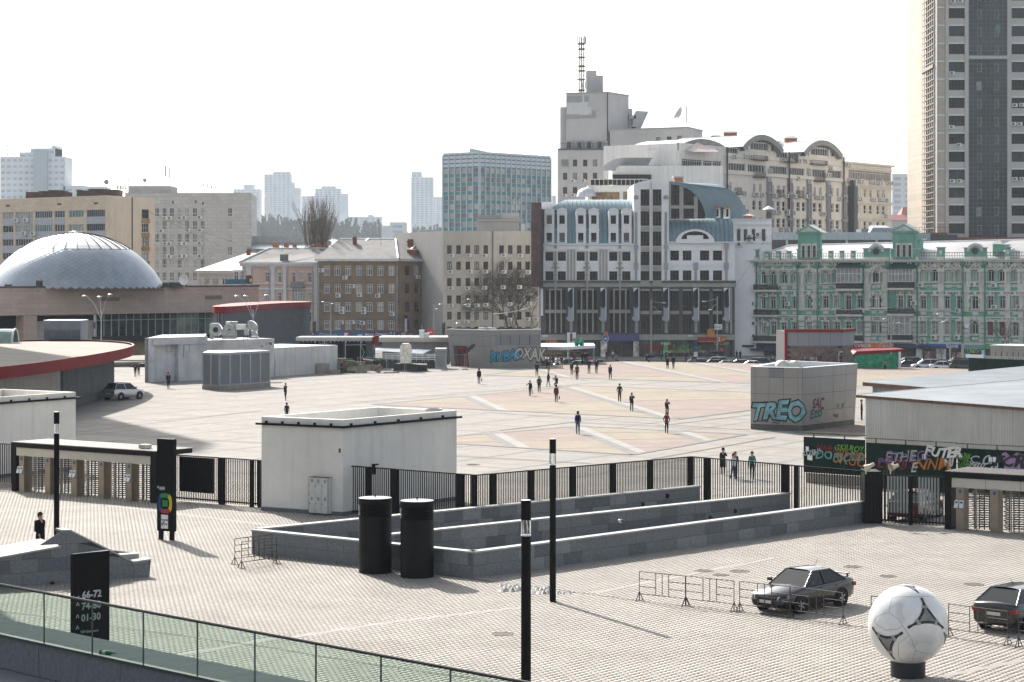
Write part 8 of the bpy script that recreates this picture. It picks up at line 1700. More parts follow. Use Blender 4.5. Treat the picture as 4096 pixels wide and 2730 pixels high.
whitebox((-33.5,131.5),(-31.6,130.6),(-27.55,137.4),(-33,141),4.9,'white box building with concrete parapet behind the left turnstiles')
T=thing('metal_locker',G(*cV(690,372)),'old white metal six door locker against the white building corner','locker')
c_=Vector(G(*cV(597,375)));d_=Vector(G(*cV(735,385)));fK=Fac(v2(c_),v2(d_));z1=fK.sz(*cV(665,108))[1];m_lk=mat('locker_paint',(.52,.53,.50),.5,var=.12,vs_=3);q=MB();fK.box(q,0,fK.L,.12,z1,-.45,-.0);obj('body',q,m_lk,T)
for i in range(3):
 for j in range(2):
  q=MB();w_=fK.L/3;a,b=w_*i+.02,w_*(i+1)-.02;h_=(z1-.12)/2;e0,e1_=.12+h_*j+.02,.12+h_*(j+1)-.02;fK.box(q,a,b,e0,e1_,0,.02,0)
  for k in range(5):fK.box(q,a+w_*.3,a+w_*.3+w_*.35,e1_-.1-k*.035,e1_-.085-k*.035,.02,.024,1)
  fK.box(q,a+.03,a+.05,(e0+e1_)/2,(e0+e1_)/2+.05,.02,.04,1);obj('door',q,[m_lk,m_blk],T)
q=MB()
for s in(0.02,fK.L-.06):
 for d in(-.42,-.06):fK.box(q,s,s+.04,0,.13,d,d+.04)
for s in(0,fK.L-.02):fK.box(q,s,s+.02,.12,z1,.0,.022)
fK.box(q,0,fK.L,z1-.02,z1+.01,-.45,.022);obj('rusty_edge',q,mat('rust_trim',(.22,.13,.06),.9,var=.5,vs_=12),T)
# bar fences
bar1=MB();bar1 .box(-.024,.024,-.012,.012,.08,2.5);BM=mesh_of(bar1,m_blk2)
def barfence(pts,label,sp=.125,posts=(),h=2.5,group='black bar fences',pw=.13,base=.0,panels=()):
 T=thing('bar_fence',(*pts[0],0),label,'fence',group)
 for a,b in zip(pts,pts[1:]):
  f=Fac(a,b);n=int(f.L/sp)
  for i in range(n):inst('bar',BM,T,f.P((i+.5)*f.L/n,0),f.ang)
  q=MB();f.box(q,0,f.L,.16,.24,-.02,.02);f.box(q,0,f.L,h-.02,h+.035,-.04,.04);obj('rail',q,m_blk,T)
 for p in posts:
  q=MB(M=Matrix.Translation((p[0],p[1],0))@Matrix.Rotation(p[2]if len(p)>2 else 0,4,'Z'));q.box(-pw,pw,-.1,.1,0,h+.03);obj('post',q,m_blk,T)
 return T
def onl(a,b,us,z=2.5):
 f=Fac(a,b);return[(*f.P(f.sz(u,1500)[0],0)[:2],f.ang)for u in us]
g25=lambda p:v2(G(p[0],p[1],2.5))
a=(-24.5,117.2);A0=v2(G(*cS(1500,652)));A1=v2(G(*cS(2240,712)))
barfence([A0,A1],'black bar fence between the pylon sign and the white box building',posts=onl(A0,A1,[cS(1890,0)[0],cS(1910,0)[0],cS(2155,0)[0],cS(2225,0)[0]]),pw=.09)
q=MB();f=Fac(A0,A1);r=f.rect(cS,1530,1818,280,580);f.box(q,r[0],r[1],r[2],r[3],-.12,-.06);props(obj('dark_board',q,m_blk),'black sheet board hung behind the bars beside the pylon sign','board')
B0=g25(cV(820,22));B1=g25(cV(1790,93));B2=g25(cE(1600,1000));B3=g25(cK(1030,1083))
barfence([B0,B1],'black bar fence behind the two drums and below the white wall',posts=onl(B0,B1,[cV(x,0)[0]for x in(835,872,1022,1200,1222,1665,1690,1775)]),sp=.14,pw=.1)
barfence([B1,B2],'long black bar fence rising behind the stone ramp wall',posts=onl(B1,B2,[cE(x,0)[0]for x in(-60,258,610,940,1255,1590)]),sp=.118,pw=.14)
barfence([B2,B3],'black bar fence with walkers visible behind it right of centre',posts=onl(B2,B3,[cE(x,0)[0]for x in(1602,1722,1745)]+[cK(x,0)[0]for x in(430,455,525)]),sp=.165,pw=.08)
Z0=(-40,131.5);Z1=v2(G(*k1(190,690)));barfence([Z0,(Z1[0],Z1[1])],'black bar fence left of the left turnstile row',sp=.16)
q=MB();f=Fac((-40,131.6),(Z1[0]-.1,Z1[1]+.1));f.box(q,0,f.L,0,.25,-.2,.1);obj('fence_kerb',q,m_kerb,kind='structure')
g0=v2(G(*k2(925,985)));g1=v2(G(*k2(1600,1022)));p0=v2(G(*k2(770,985)));f=Fac(g0,g1)
T=barfence([g0,g1],'black sliding gate with grey slats left of the right turnstile',sp=.17,posts=[(*g0,f.ang),(*f.P(f.L*.45,0)[:2],f.ang),(*g1,f.ang)],h=2.4,pw=.06,group='gates')
for x0,x1,y0,y1 in((993,1212,512,875),(1303,1522,524,890)):
 r=f.rect(k2,x0,x1,y0,y1)
 for k in range(7):s=r[0]+(r[1]-r[0])*(k+.1)/7;q=MB();f.box(q,s,s+(r[1]-r[0])/7*.58,r[2],r[3],.03,.06);obj('grey_slat',q,mat('slat_greygreen',(.26,.28,.26),.6,var=.1),T)
T=thing('gate_frame',(*p0,0),'dense black steel gate post cluster with two loudspeakers on top','gate post');q=MB();f2=Fac(p0,g0)
for k in range(12):s=f2 .L*k/11;f2 .box(q,s-.03,s+.03,0,2.55,-.06,.06);
for k in range(9):f2 .box(q,.3+k*.17,.36+k*.17,0,2.5,-1.3,-1.2)
f2 .box(q,0,f2 .L,2.5,2.58,-1.4,.08);f2 .box(q,0,.1,0,2.6,-1.4,.1);f2 .box(q,.0,f2 .L,0,.12,-1.3,.05);obj('frame',q,m_blk,T)
for x,y,s_ in((780,435,-1),(1025,425,1)):
 p=at(*k2(x,y),107);q=MB(M=Matrix.Translation(p)@Matrix.Rotation(s_*.5,4,'Z')@Matrix.Rotation(math.radians(70+10*s_),4,'Y'));q.lathe([(.2,.0),(.15,.12),(.09,.3),(.09,.48),(.02,.5)],14,0);q.M=None;q.bar(p,(p[0],p[1],2.5),.03,5)
 props(obj('loudspeaker',q,mat('cream_horn',(.55,.48,.36),.5)),'cream horn loudspeaker on the gate top, '+('left one' if s_<0 else 'right one pointing right'),'loudspeaker')
 # turnstiles
m_inox=mat('brushed_steel',(.25,.215,.17),.4,metal=.7,var=.1,vs_=2);m_inb=mat('bar_steel',(.22,.21,.2),.3,metal=.9,var=.1);m_crm=mat('cream_fascia',(.46,.43,.38),.5,var=.05);m_rdr=mat('reader_steel',(.5,.5,.5),.3,metal=.6)
def turnstiles(A,B,n,pil,label,h=2.55,roofd=2.6,ex=None):
 f=Fac(A,B);T=thing('turnstile_gate',(*A,0),label,'turnstile');w_=f.L/n
 q=MB();f.box(q,-.35,f.L+.35,h-.02,h+.24,-roofd,.3);f.box(q,-.35,.0,0,h,-.9,.25);f.box(q,f.L,f.L+.4,0,h,-.5,.25);obj('black_frame',q,m_blk,T)
 q=MB();k=0;s=-.35
 while s<f.L+.3:f.box(q,s,s+.16,h+.245,h+.27,-roofd,.25);s+=.24
 obj('roof_slats',q,mat('roof_slat',(.09,.085,.08),.6),T,'stuff')
 for i in range(n):q=MB();f.box(q,i*w_+.01,(i+1)*w_-.01,h-.5,h-.04,.1,.22);obj('fascia_panel',q,m_crm,T)
 rot=MB();
 for j in range(17):
  z=.18+j*.11
  for a in(0,2.09,4.19):t=a+.12*(j%2);rot.bar((0,0,z),(.46*math.cos(t),.46*math.sin(t),z),.028,4,caps=False)
 rot.bar((0,0,.05),(0,0,2.05),.05,6);rme=mesh_of(rot,m_inb);comb=MB()
 for j in range(17):comb.box(-.24,.24,-.02,.02,.18+j*.11,.235+j*.11)
 for x in(-.25,0,.25):comb.box(x-.025,x+.025,-.03,.03,.05,2.05)
 cme=mesh_of(comb,mat('comb_dark',(.07,.07,.07),.4,metal=.5));pm_=MB();pm_.box(-.2,.2,-.35,.25,0,2.06);pme_=mesh_of(pm_,m_inox)
 rd=MB();rd.add([(-.1,0,0),(.1,0,0),(.1,-.22,.06),(-.1,-.22,.06),(-.1,0,.42),(.1,0,.42),(.1,-.1,.42),(-.1,-.1,.42)],[(0,1,5,4),(1,2,6,5),(2,3,7,6),(3,0,4,7),(4,5,6,7),(3,2,1,0)]);rd.quad((-.06,-.125,.36),(.06,-.125,.36),(.06,-.15,.28),(-.06,-.15,.28),1);rme2=mesh_of(rd,[m_rdr,m_blk])
 pc=MB();pc.box(-.055,.055,-.03,0,0,.16);pcm=mesh_of(pc,m_blue)
 for i in range(n):
  c=(i+.28)*w_;o=inst('steel_pillar',pme_,T,f.P(c,0),f.ang);inst('sign_plate',pcm,o,(0,-.25-.35+.25,1.82),0,False)
  if i in pil:
   for dx in(-.12,.13):inst('card_reader',rme2,o,(dx,-.35,1.05),0,False)
  inst('turnstile_rotor',rme,T,f.P(c+.52,0,-.25),f.ang+.3*i);inst('comb',cme,T,f.P(c+.98,0,-.3),f.ang+.15)
  q=MB();f.box(q,c+.73,c+.76,0,2.06,.05,.1);obj('side_post',q,m_inb,T)
 return T
TA=v2(G(*k1(250,738)));TB=v2(G(*k1(2010,888)));T=turnstiles(TA,TB,5,(0,2,4),'row of full height turnstiles under a black roof left of the pylon sign')
q=MB();f=Fac(TA,TB);s=f.sz(*k1(1785,210))[0];f.box(q,s-.25,s+.25,2.84,3.05,-.9,-.4);props(obj('roof_box',q,mat('cream_box',(.5,.48,.42),.6)),'small cream electrical box lying on the left turnstile roof','box')
TC=v2(G(*k2(1650,1040)));TD=v2(G(*k2(3050,1140)));turnstiles(TC,TD,4,(0,),'row of steel turnstiles under a black roof cut by the right edge')
# stone ramp walls, every block a piece
rg=random.Random(9)
def stonewall(T,A,B,h=1.02,th=.34,ccols=1.15,back=False,cop=True,z0=0.0,hs=None):
 f=Fac(A,B);q=MB();f.box(q,0,f.L,0,h,-th+.03,-.03);obj('core',q,m_jnt,T);rows=(.0,.5,1.0)if hs is None else hs;sc=h/rows[-1]
 for r_ in range(len(rows)-1):
  s=-(rg.random()*.6)
  while s<f.L-.02:
   w_=1.18+rg.choice((-.25,0,0,.12));a,b=max(0,s)+.006,min(f.L,s+w_)-.006;s+=w_
   if b-a<.05:continue
   q=MB();d=rg.uniform(0,.008);f.box(q,a,b,rows[r_]*sc+.006+z0,rows[r_+1]*sc-.006+z0,-.03,d);obj('stone_block',q,rg.choice((m_gran[0],m_gran[0],m_gran[1],m_gran[2]if rg.random()<.4 else m_gran[0])),T)
   if back:q=MB();f.box(q,a,b,rows[r_]*sc+.006+z0,rows[r_+1]*sc-.006+z0,-th-d,-th+.03);obj('stone_block',q,m_gran[0],T)
 if cop:
  s=0
  while s<f.L-.02:
   w_=min(1.6,f.L-s);q=MB();f.box(q,s+.003,s+w_-.003,h,h+.07,-th-.05,.05);obj('coping_slab',q,m_cop,T);s+=w_
W0=v2(G(*cV(190,655)));W1=v2(G(*cV(1770,829)));W2=v2(G(*cK(1027,1462)))
T=thing('ramp_wall',(*W0,0),'low grey stone parapet of the ramp, near side with the front corner','wall')
stonewall(T,W0,W1);stonewall(T,W1,W2,back=False)
M0=v2(G(*cV(955,432),1.1));K0=v2(G(*cV(182,480),1.1));K1=v2(G(*cE(1715,1243),1.1));T=thing('ramp_wall',(*K0,0),'low grey stone parapet of the ramp, farthest one along the bar fence','wall')
def front_of(a,b,d):f=Fac(a,b);return f.P(0,0,d)[:2],f.P(f.L,0,d)[:2]
KA,KB=front_of((-11.2,95.75),K1,-.35);stonewall(T,(KA[0]+.3,KA[1]+.2),KB)
M1=v2(G(*cK(515,1240),1.1));mA=v2(G(*cV(1190,517),1.1));T=thing('ramp_wall',(*mA,0),'low grey stone parapet in the middle of the ramp','wall');fm2=Fac(mA,M1);st_=fm2 .P(-.6,0,-.3)[:2];en_=fm2 .P(fm2 .L,0,-.3)[:2];stonewall(T,st_,en_)
for(x,y,c)in((1190,1395,cE),(1395,1325,cE),(1755,1510,cE),(1963,1450,cE),(2158,1382,cE)):
 u,v=c(x,y);z=.72;Y=F*(H-z)/(v-HY);p=((u-CX)*Y/F,Y,z);q=MB(M=Matrix.Translation(p)@Matrix.Rotation(.78,4,'Z'));q.add([(-.08,0,-.13),(.08,0,-.13),(.08,-.13,.02),(-.08,-.13,.02),(-.08,0,.13),(.08,0,.13)],[(0,3,2,1),(3,4,5,2),(1,2,5),(0,4,3)])
 q.v=[(a,b-.12,c_)for a,b,c_ in q.v];props(obj('wall_light',q,m_blk),'small black wedge light on the %s'%({1190:'far ramp wall, left one',1395:'far ramp wall, right one',1755:'middle ramp wall, leftmost',1963:'middle ramp wall, between two others',2158:'middle ramp wall, rightmost'}[x]),'wall light')
p=G(*cR(1028,178),.8);q=MB(M=Matrix.Translation((p[0],p[1]-.15,.8)));q.lathe([(.001,-.1),(.07,-.08),(.1,0),(.1,.07),(.001,.09)],12,0);q.box(.02,.1,-.12,-.05,-.03,.04,1);props(obj('dome_camera',q,[m_wh,m_blk]),'white dome camera on the middle ramp wall','camera')
# black ventilation drums
def drum(u,vb,Y,h,label):
 X=(u-CX)*Y/F;T=thing('ventilation_drum',(X,Y,0),label,'ventilation shaft','black ventilation drums');r=.68;q=MB(M=Matrix.Translation((X,Y,0)));q.lathe([(r,.03),(r,h-.75)],40,0);obj('body',q,mat('drum_black',(.007,.007,.008),.4,var=.2,vs_=1.5,spec=.15),T)
 q=MB(M=Matrix.Translation((X,Y,0)));
 for k in range(6):z=h-.75+k*.085;q.lathe([(r-.06,z),(r+.01,z+.02),(r+.01,z+.055),(r-.06,z+.08)],40,0)
 obj('louvre_rings',q,m_blk,T);q=MB(M=Matrix.Translation((X,Y,0)));q.lathe([(r-.05,h-.26),(r+.02,h-.24),(r+.02,h-.03),(r,h)],40,0);q.lathe([(r,h),(.01,h+.03)],40,1);q.bar((0,0,h),(0,0,h+.13),.03,6,0);obj('cap',q,[m_blk,mat('cap_top',(.17,.17,.17),.4,metal=.4)],T)
drum(862*1.7408,0,89.85,3.1,'matt black ventilation drum, left of the pair before the ramp wall');drum(958.5*1.7408,0,88.55,3.12,'matt black ventilation drum, right of the pair before the ramp wall')
# lamp posts
m_glz=mat('clear_tube',(.9,.92,.92),.05,var=0);m_glz.node_tree.nodes['Principled BSDF'].inputs['Transmission Weight'].default_value=1;m_glz.node_tree.nodes['Principled BSDF'].inputs['IOR'].default_value=1.15
def lamp(u,vt,Y,r,label,h=6.15):
 X=(u-CX)*Y/F;T=thing('lamp_post',(X,Y,0),label,'lamp post','black column lamp posts');M=Matrix.Translation((X,Y,0));q=MB(M);q.lathe([(r*1.0,0),(r*.98,h-.98)],24,0);q.lathe([(r*1.5,0),(r*1.5,.02),(r,.03)],24,0);obj('column',q,m_blk,T)
 q=MB(M);q.lathe([(r*1.02,h-.56),(r*1.02,h-.02)],24,0);q.lathe([(r*1.02,h-.02),(.01,h)],24,1);q.lathe([(.01,h-.57),(r,h-.56)],20,0);obj('cap',q,[m_blk,m_wc],T)
 q=MB(M);q.lathe([(r,h-.97),(r,h-.57)],24,0);obj('glass_tube',q,m_glz,T);q=MB(M);q.lathe([(r*1.02,h-1.0),(r*1.02,h-.97),(.01,h-.97)],24,0)
 for k in range(5):q.bar((.6*r*math.cos(k*1.257),.6*r*math.sin(k*1.257),h-.97),(.6*r*math.cos(k*1.257),.6*r*math.sin(k*1.257),h-.57),.008,4)
 obj('lamp_core',q,m_wc,T)
lamp(2104,0,59.6,.138,'tall black column lamp nearest to the camera, its base out of frame')
lamp(2211,0,81.8,.122,'tall black column lamp casting a long shadow beside the dirty snow')
lamp(226.5,0,98.0,.124,'tall black column lamp before the left turnstiles')
# pylon signs
def pylon(A,B,z0,z1,th,label,feet=False):
 f=Fac(A,B);T=thing('pylon_sign',(*A,0),label,'sign');q=MB();f.box(q,0,f.L,z0,z1,-th,0);obj('panel',q,m_blk,T)
 if feet:
  for s in(.06,f.L-.28):q=MB();f.box(q,s,s+.2,0,z0,-th+.03,-.03);obj('foot',q,m_blk,T)
 return T,f
m_let=mat('sign_letter',(.42,.44,.46),.6);fxx=crop(0,2200,2.1391)
T,f=pylon((G(*cF(625,38),3.77)[0],G(*cF(625,38),3.77)[1]),(G(*cF(937,5),3.77)[0],G(*cF(937,5),3.77)[1]),0,3.77,.14,'black pylon sign with white sector numbers behind the glass railing')
for t_,x,y,s in(('66-72',784,382,.38),('74-80',780,478,.38),('01-30',777,578,.38),('VIP-Entrance',765,697,.155),('Media',715,797,.155)):
 q_,z=f.sz(*cF(x,y));ftext(T,f,t_,q_,z,s*.8,m_let,.01,bold=.008 if s>.2 else.001)
for x,y,r_ in((668,408,1),(664,480,0),(662,583,0),(661,680,0),(661,775,0)):q_,z=f.sz(*cF(x,y));ftext(T,f,'‹' if r_ else '^',q_,z-.0,.28,m_let,.01,bold=.004)
A=v2(G(*cS(1343,985)));B=v2(G(*cS(1488,995)));T,f=pylon(A,B,.43,4.7,.2,'slim black pylon sign with a coloured stadium plan and small white poster',True)
q=MB();q0_,z0_=f.sz(*cS(1413,672));cols=[('plan_green',(.02,.2,.06)),('plan_blue',(.02,.05,.16)),('plan_red',(.35,.03,.03)),('plan_yellow',(.5,.4,.03))];ms=[paint(a,b)for a,b in cols]
def pa(t,a,b):return(q0_+a*math.copysign(abs(math.cos(t))**.7,math.cos(t)),z0_+b*math.copysign(abs(math.sin(t))**.7,math.sin(t)))
for i in range(24):
 t0,t1_=2*math.pi*i/24,2*math.pi*(i+1)/24;tm=math.degrees((t0+t1_)/2);k=3 if(tm<55 or tm>315)else 0 if tm<130 else 1 if tm<240 else 2
 q.quad(f.P(*pa(t0,.24,.27),.012),f.P(*pa(t0,.40,.47),.012),f.P(*pa(t1_,.40,.47),.012),f.P(*pa(t1_,.24,.27),.012),k)
f.box(q,q0_-.15,q0_+.15,z0_-.15,z0_+.15,.0,.012,0);obj('stadium_plan',q,ms,T)
r=f.rect(cS,1380,1438,770,888);q=MB();f.box(q,*r,0,.015,0);obj('white_poster',q,m_wh,T);ftext(T,f,'UNCIA KOMORA',(r[0]+r[1])/2,r[2]+.62*(r[3]-r[2]),.10,m_ink,.02,sx=.8,bold=.003);ftext(T,f,'←',(r[0]+r[1])/2,r[2]+.2,.42,m_ink,.02,bold=.01)
for x in(1376,1399):r=f.rect(cS,x-10,x+10,530,558);q=MB();[f.box(q,*b_,0,.012)for b_ in((r[0],r[1],r[2],r[2]+.015),(r[0],r[1],r[3]-.015,r[3]),(r[0],r[0]+.015,r[2],r[3]),(r[1]-.015,r[1],r[2],r[3]))];obj('pictogram_frame',q,m_let,T);ftext(T,f,'M' if x>1380 else 'A',(r[0]+r[1])/2,(r[2]+r[3])/2,.17,m_let,.012,bold=.005)
q_,z=f.sz(*cS(1354,535));ftext(T,f,'^',q_,z-.04,.3,m_let,.012,bold=.004)
# movable barriers
m_bar=mat('barrier_steel',(.085,.07,.06),.6,metal=.4,var=.3,vs_=5)
def barrier(L):
 q=MB();b=lambda x0,z0,x1,z1,r=.016:q.bar((x0,0,z0),(x1,0,z1),r,5)
 for z in(.28,1.12):b(0,z,L,z)
 for x in(0,L*.36,L*.5,L*.64,L):b(x,.28,x,1.12)
 for k in(1,2):
  z=.28+.84*k/3;b(0,z,L*.36,z);b(L*.64,z,L,z)
 return mesh_of(q,m_bar)
def feet():
 q=MB()
 for s in(-1,1):q.bar((0,0,.35),(0,s*.24,.02),.016,4);
 q.bar((0,-.26,.02),(0,.26,.02),.02,4);q.bar((0,0,.3),(0,0,.02),.02,4);return mesh_of(q,m_bar)
FT=feet()
def putbar(a,b,label):
 a=Vector(v2(a));b=Vector(v2(b));L=(b-a).length;an=math.atan2((b-a).y,(b-a).x);T=thing('crowd_barrier',(a.x,a.y,0),label,'barrier','steel crowd barriers',an);o=inst('frame',barrier(L),T,(0,0,0),0,False)
 for x in(0,L):inst('foot',FT,T,(x,0,0),0,False)
for(xa,ya),(xb,yb),l in(((337,545),(731,590),'thin steel crowd barrier, leftmost of the row by the sedan'),((735,588),(1147,637),'thin steel crowd barrier, second from the left before the sedan'),((1195,640),(1625,690),'thin steel crowd barrier standing before the sedan bonnet'),((1628,690),(2080,748),'thin steel crowd barrier beside the sedan doors'),((2320,778),(2720,812),'thin steel crowd barrier half hidden behind the big football')):
 putbar(G(*cZ(xa,ya)),G(*cZ(xb,yb)),l)
putbar(G(*cO(1403,940)),G(*cO(2150,1048)),'thin steel crowd barrier right of the big football');putbar(G(*cO(2285,1075)),G(*cO(2950,1160)),'thin steel crowd barrier at the right edge before the hatchback')
putbar(G(*cV(70,733)),G(*cV(335,700)),'steel crowd barrier leaning at the left end of the stone wall, rear one');putbar(G(*cV(118,760)),G(*cV(368,725)),'steel crowd barrier at the left end of the stone wall, front one')
# dirty snow
q=MB();rs=random.Random(21)
for(x0,y0,x1,y1,n)in((10,765,180,765,60),(270,785,410,795,46),(470,800,640,800,16)):
 for i in range(n):
  u,v=cR(x0+(x1-x0)*rs.random(),y0+rs.uniform(-22,22)*(1 if n>20 else.4));p=G(u,v);s=rs.uniform(.06,.2)*(1 if n>20 else.5);V=[(p[0]+s*rs.uniform(.7,1.3)*math.cos(t),p[1]+s*1.6*rs.uniform(.7,1.3)*math.sin(t),.02)for t in(0,1.05,2.1,3.14,4.2,5.2)]+[(p[0]+rs.uniform(-.04,.04),p[1],.03+s*rs.uniform(.5,1.0))]
  q.add(V,[(k,(k+1)%6,6)for k in range(6)])
props(obj('snow_heap',q,mat('dirty_snow',(.40,.39,.37),.8,var=.45,vs_=9,bump=.5,bs=20),None,'stuff'),'dirty melting snow heap at the foot of the lamp posts','snow')
# giant football
p=G(*cO(915,1470));X,Y=p[0],p[1]+.35;sc=Y/F;Rb=502/3.1542*sc;cz=H-(cO(0,785)[1]-HY)*sc;T=thing('giant_football',(X,Y,0),'giant white football sculpture with grey triangles on a black drum','sculpture')
m_ball=mat('ball_white',(.66,.66,.65),.28,var=.07,vs_=1.2,spec=.5,coat=.3);M=Matrix.Translation((X,Y,cz));q=MB(M);q.lathe([(Rb*math.sin(math.pi*i/40)+.0001,-Rb*math.cos(math.pi*i/40))for i in range(41)],64,0);obj('ball',q,m_ball,T)
q=MB(M=Matrix.Translation((X,Y,0)));r_=218/3.1542*sc;q.lathe([(r_,0),(r_,cz-Rb*.78)],40,0);q.lathe([(r_,cz-Rb*.78),(.01,cz-Rb*.78)],40,0);obj('drum_base',q,mat('navy_black',(.012,.013,.022),.5,var=.2),T)
vd=Vector((X,Y,cz-H)).normalized();ur=Vector((1,0,0));ur=(ur-vd*ur.dot(vd)).normalized();uu=ur.cross(vd).normalized()
if uu.z<0:uu=-uu
def sp(x,y):
 a=(x-918)/502;b=-(y-785)/502;r2=min(.995,a*a+b*b);k=math.sqrt(a*a+b*b);
 if k>.998:a,b=a/k*.998,b/k*.998;r2=.996
 return(ur*a+uu*b-vd*math.sqrt(1-r2)).normalized()
C=Vector((X,Y,cz));m_bk1=mat('ball_black',(.02,.02,.022),.4);m_bg=mat('ball_grey',(.22,.225,.22),.4,var=.3,vs_=3);m_se=mat('ball_seam',(.33,.31,.29),.6)
def strip(pts,w_,o,mb,m=0):
 P=[(C+d*(Rb+o),d)for d in pts]
 V=[]
 for i,(p_,d)in enumerate(P):
  t=(P[min(i+1,len(P)-1)][0]-P[max(i-1,0)][0]).normalized();s_=t.cross(d).normalized()*w_/2;V+=[p_+s_,p_-s_]
 mb.add(V,[(2*i,2*i+1,2*i+3,2*i+2)for i in range(len(P)-1)],m)
def arcp(a,b,bow,n=14):
 c=(a+b).normalized();side=a.cross(b).normalized();out=[]
 for i in range(n+1):t=i/n;d=a.lerp(b,t).normalized();out.append((d+bow*4*t*(1-t)).normalized())
 return out
blk=MB();gry=MB();sem=MB();
for tri in(((1075,430),(880,845),(1365,850)),((465,790),(885,860),(762,1235)),((1035,310),(1075,415),(760,315)),((1345,870),(1440,900),(1360,1080))):
 D=[sp(*t_)for t_ in tri];cen=sum(D,Vector()).normalized();e=[]
 big=tri[0]in((1075,430),(465,790));inn=[]
 for i in range(3):
  a,b=D[i],D[(i+1)%3];mid=(a+b).normalized();bow=(cen-mid)*.58;out=arcp(a,b,bow)
  a2,b2=(a*.93+cen*.07).normalized(),(b*.93+cen*.07).normalized()
  strip(arcp(a,b,bow)[1:-1],.062 if big else.045,.012,blk);strip(arcp((a*.82+cen*.18).normalized(),(b*.82+cen*.18).normalized(),bow*.8),.03,.012,blk);inn+=arcp((a*.80+cen*.20).normalized(),(b*.80+cen*.20).normalized(),bow*.78)[:-1]
  strip(arcp(a,b,bow*.97)[4:6],.09,.014,sem);strip(arcp(a,b,bow*.97)[9:11],.09,.014,sem)
 n=len(inn);gry.add([C+cen*(Rb+.008)]+[C+((d+(cen-d)*.0).normalized())*(Rb+.008)for d in inn],[(0,1+i,1+(i+1)%n)for i in range(n)]);mids=[(C+(d*.5+cen*.5).normalized()*(Rb+.010))for d in inn];gry.add([C+cen*(Rb+.011)]+mids,[(0,1+i,1+(i+1)%n)for i in range(n)]);gry.add(mids+[C+d*(Rb+.009)for d in inn],[(i,(i+1)%n,n+(i+1)%n,n+i)for i in range(n)])
obj('grey_triangle',gry,m_bg,T);obj('black_outline',blk,m_bk1,T)
for pts in(((850,800),(935,915),(1000,1100),(1190,1145),(1330,1000),(1330,930)),((735,455),(1000,450),(1110,440),(1260,455)),((640,380),(735,455),(690,640),(530,690),(470,800)),((690,640),(800,720),(855,800),(780,845),(640,855),(510,760),(530,690)),((1110,440),(1150,600),(1330,820),(1420,860)),((935,915),(800,1010),(790,1180),(850,1250)),((1000,1100),(960,1230)),((1190,1145),(1195,1220)),((735,455),(560,400),(640,360))):
 D=[sp(*p_)for p_ in pts];L_=[]
 for a,b in zip(D,D[1:]):L_+=[a.lerp(b,i/5).normalized()for i in range(5)]
 strip(L_+[D[-1]],.014,.004,sem)
for cx0,cy0,a0,a1,r0,r1,n in((1100,1130,-2.6,-.55,120,240,26),(960,620,2.2,3.9,110,190,22),(1290,560,-.9,.7,40,130,12)):
 for k in range(n):
  t=a0+(a1-a0)*k/n;strip([sp(cx0+r_0*math.cos(t),cy0+r_0*math.sin(t))for r_0 in(r0,(r0+r1)/2,r1)],.005,.004,sem)
obj('seam',sem,m_se,T,'stuff')
# stone terrace wall at the left with its steps
T=thing('stair_wall',(*v2(G(*cS(1280,1300))),0),'grey granite stair wall descending to the paving at the left','wall')
Lp=[cS(0,1395),cS(590,1380),cS(1278,1302)];e=[v2(G(*p))for p in Lp];s0=Vector(e[0]);s1=Vector(e[2]);fS=Fac(s0-(s1-s0).normalized()*6,s1)
S=lambda x,y:fS.sz(*cS(x,y));prof=[(fS.sz(*cS(0,1143))[0]-6,S(0,1143)[1]-.25),S(0,1143),S(520,1048),S(520,912),S(600,912),S(1140,1182),S(1290,1160)];z0=0
q=MB();P=[(prof[0][0],0)]+prof+[(fS.L,0)];n=len(P);q.add([fS.P(a,b,0)for a,b in P]+[fS.P(a,b,-.6)for a,b in P],[tuple(range(n-1,-1,-1)),tuple(range(n,2*n))]+[(i,i+1,n+i+1,n+i)for i in range(n-1)]);obj('core',q,m_jnt,T)
def ztop(s):
 for(a,b),(c,d)in zip(prof,prof[1:]):
  if a<=s<=c and c>a:return b+(d-b)*(s-a)/(c-a)
 return 0
for r_ in range(6):
 s=-.5*(r_%2)
 while s<fS.L:
  a,b=max(0,s)+.006,min(fS.L,s+1.15)-.006;s+=1.15
  if b<=a:continue
  lo,hi=r_*.52+.006,(r_+1)*.52-.006;ta,tb=ztop(a),ztop(b);xs=[a,b]
  for bk_ in[p_[0]for p_ in prof[2:6]]:
   if a<bk_<b:xs.append(bk_)
  xs=sorted(set(xs));top=[(x,max(lo,min(hi,ztop(x+.001)-.01)))for x in xs]
  if max(t[1]for t in top)-lo<.03:continue
  q=MB();V=[(a,lo),(b,lo)]+top[::-1];n=len(V);q.add([fS.P(x,z,.012)for x,z in V]+[fS.P(x,z,0)for x,z in V],[tuple(range(n))]+[(i,n+i,n+(i+1)%n,(i+1)%n)for i in range(n)]);obj('stone_block',q,rg.choice(m_gran[:2]),T)
q=MB()
for(a,b),(c,d)in zip(prof,prof[1:]):
 if c-a<.05:continue
 dd=-2.6 if c<=prof[2][0]+.01 else-.64
 q.add([fS.P(a,b,.05),fS.P(c,d,.05),fS.P(c,d,dd),fS.P(a,b,dd),fS.P(a,b+.07,.05),fS.P(c,d+.07,.05),fS.P(c,d+.07,dd),fS.P(a,b+.07,dd)],[(0,1,5,4),(1,2,6,5),(2,3,7,6),(3,0,4,7),(4,5,6,7)])
obj('coping',q,m_cop,T);q=MB();u=fS.sz(*cS(1060,1130));fS.box(q,u[0],u[0]+.9,0,u[1],-1.4,-.7);obj('step',q,m_cop,T)
q=MB();a=S(0,1040);fS.box(q,0,prof[2][0]+.3,0,.36,-7,-2.62);obj('terrace',q,m_plaza,T)
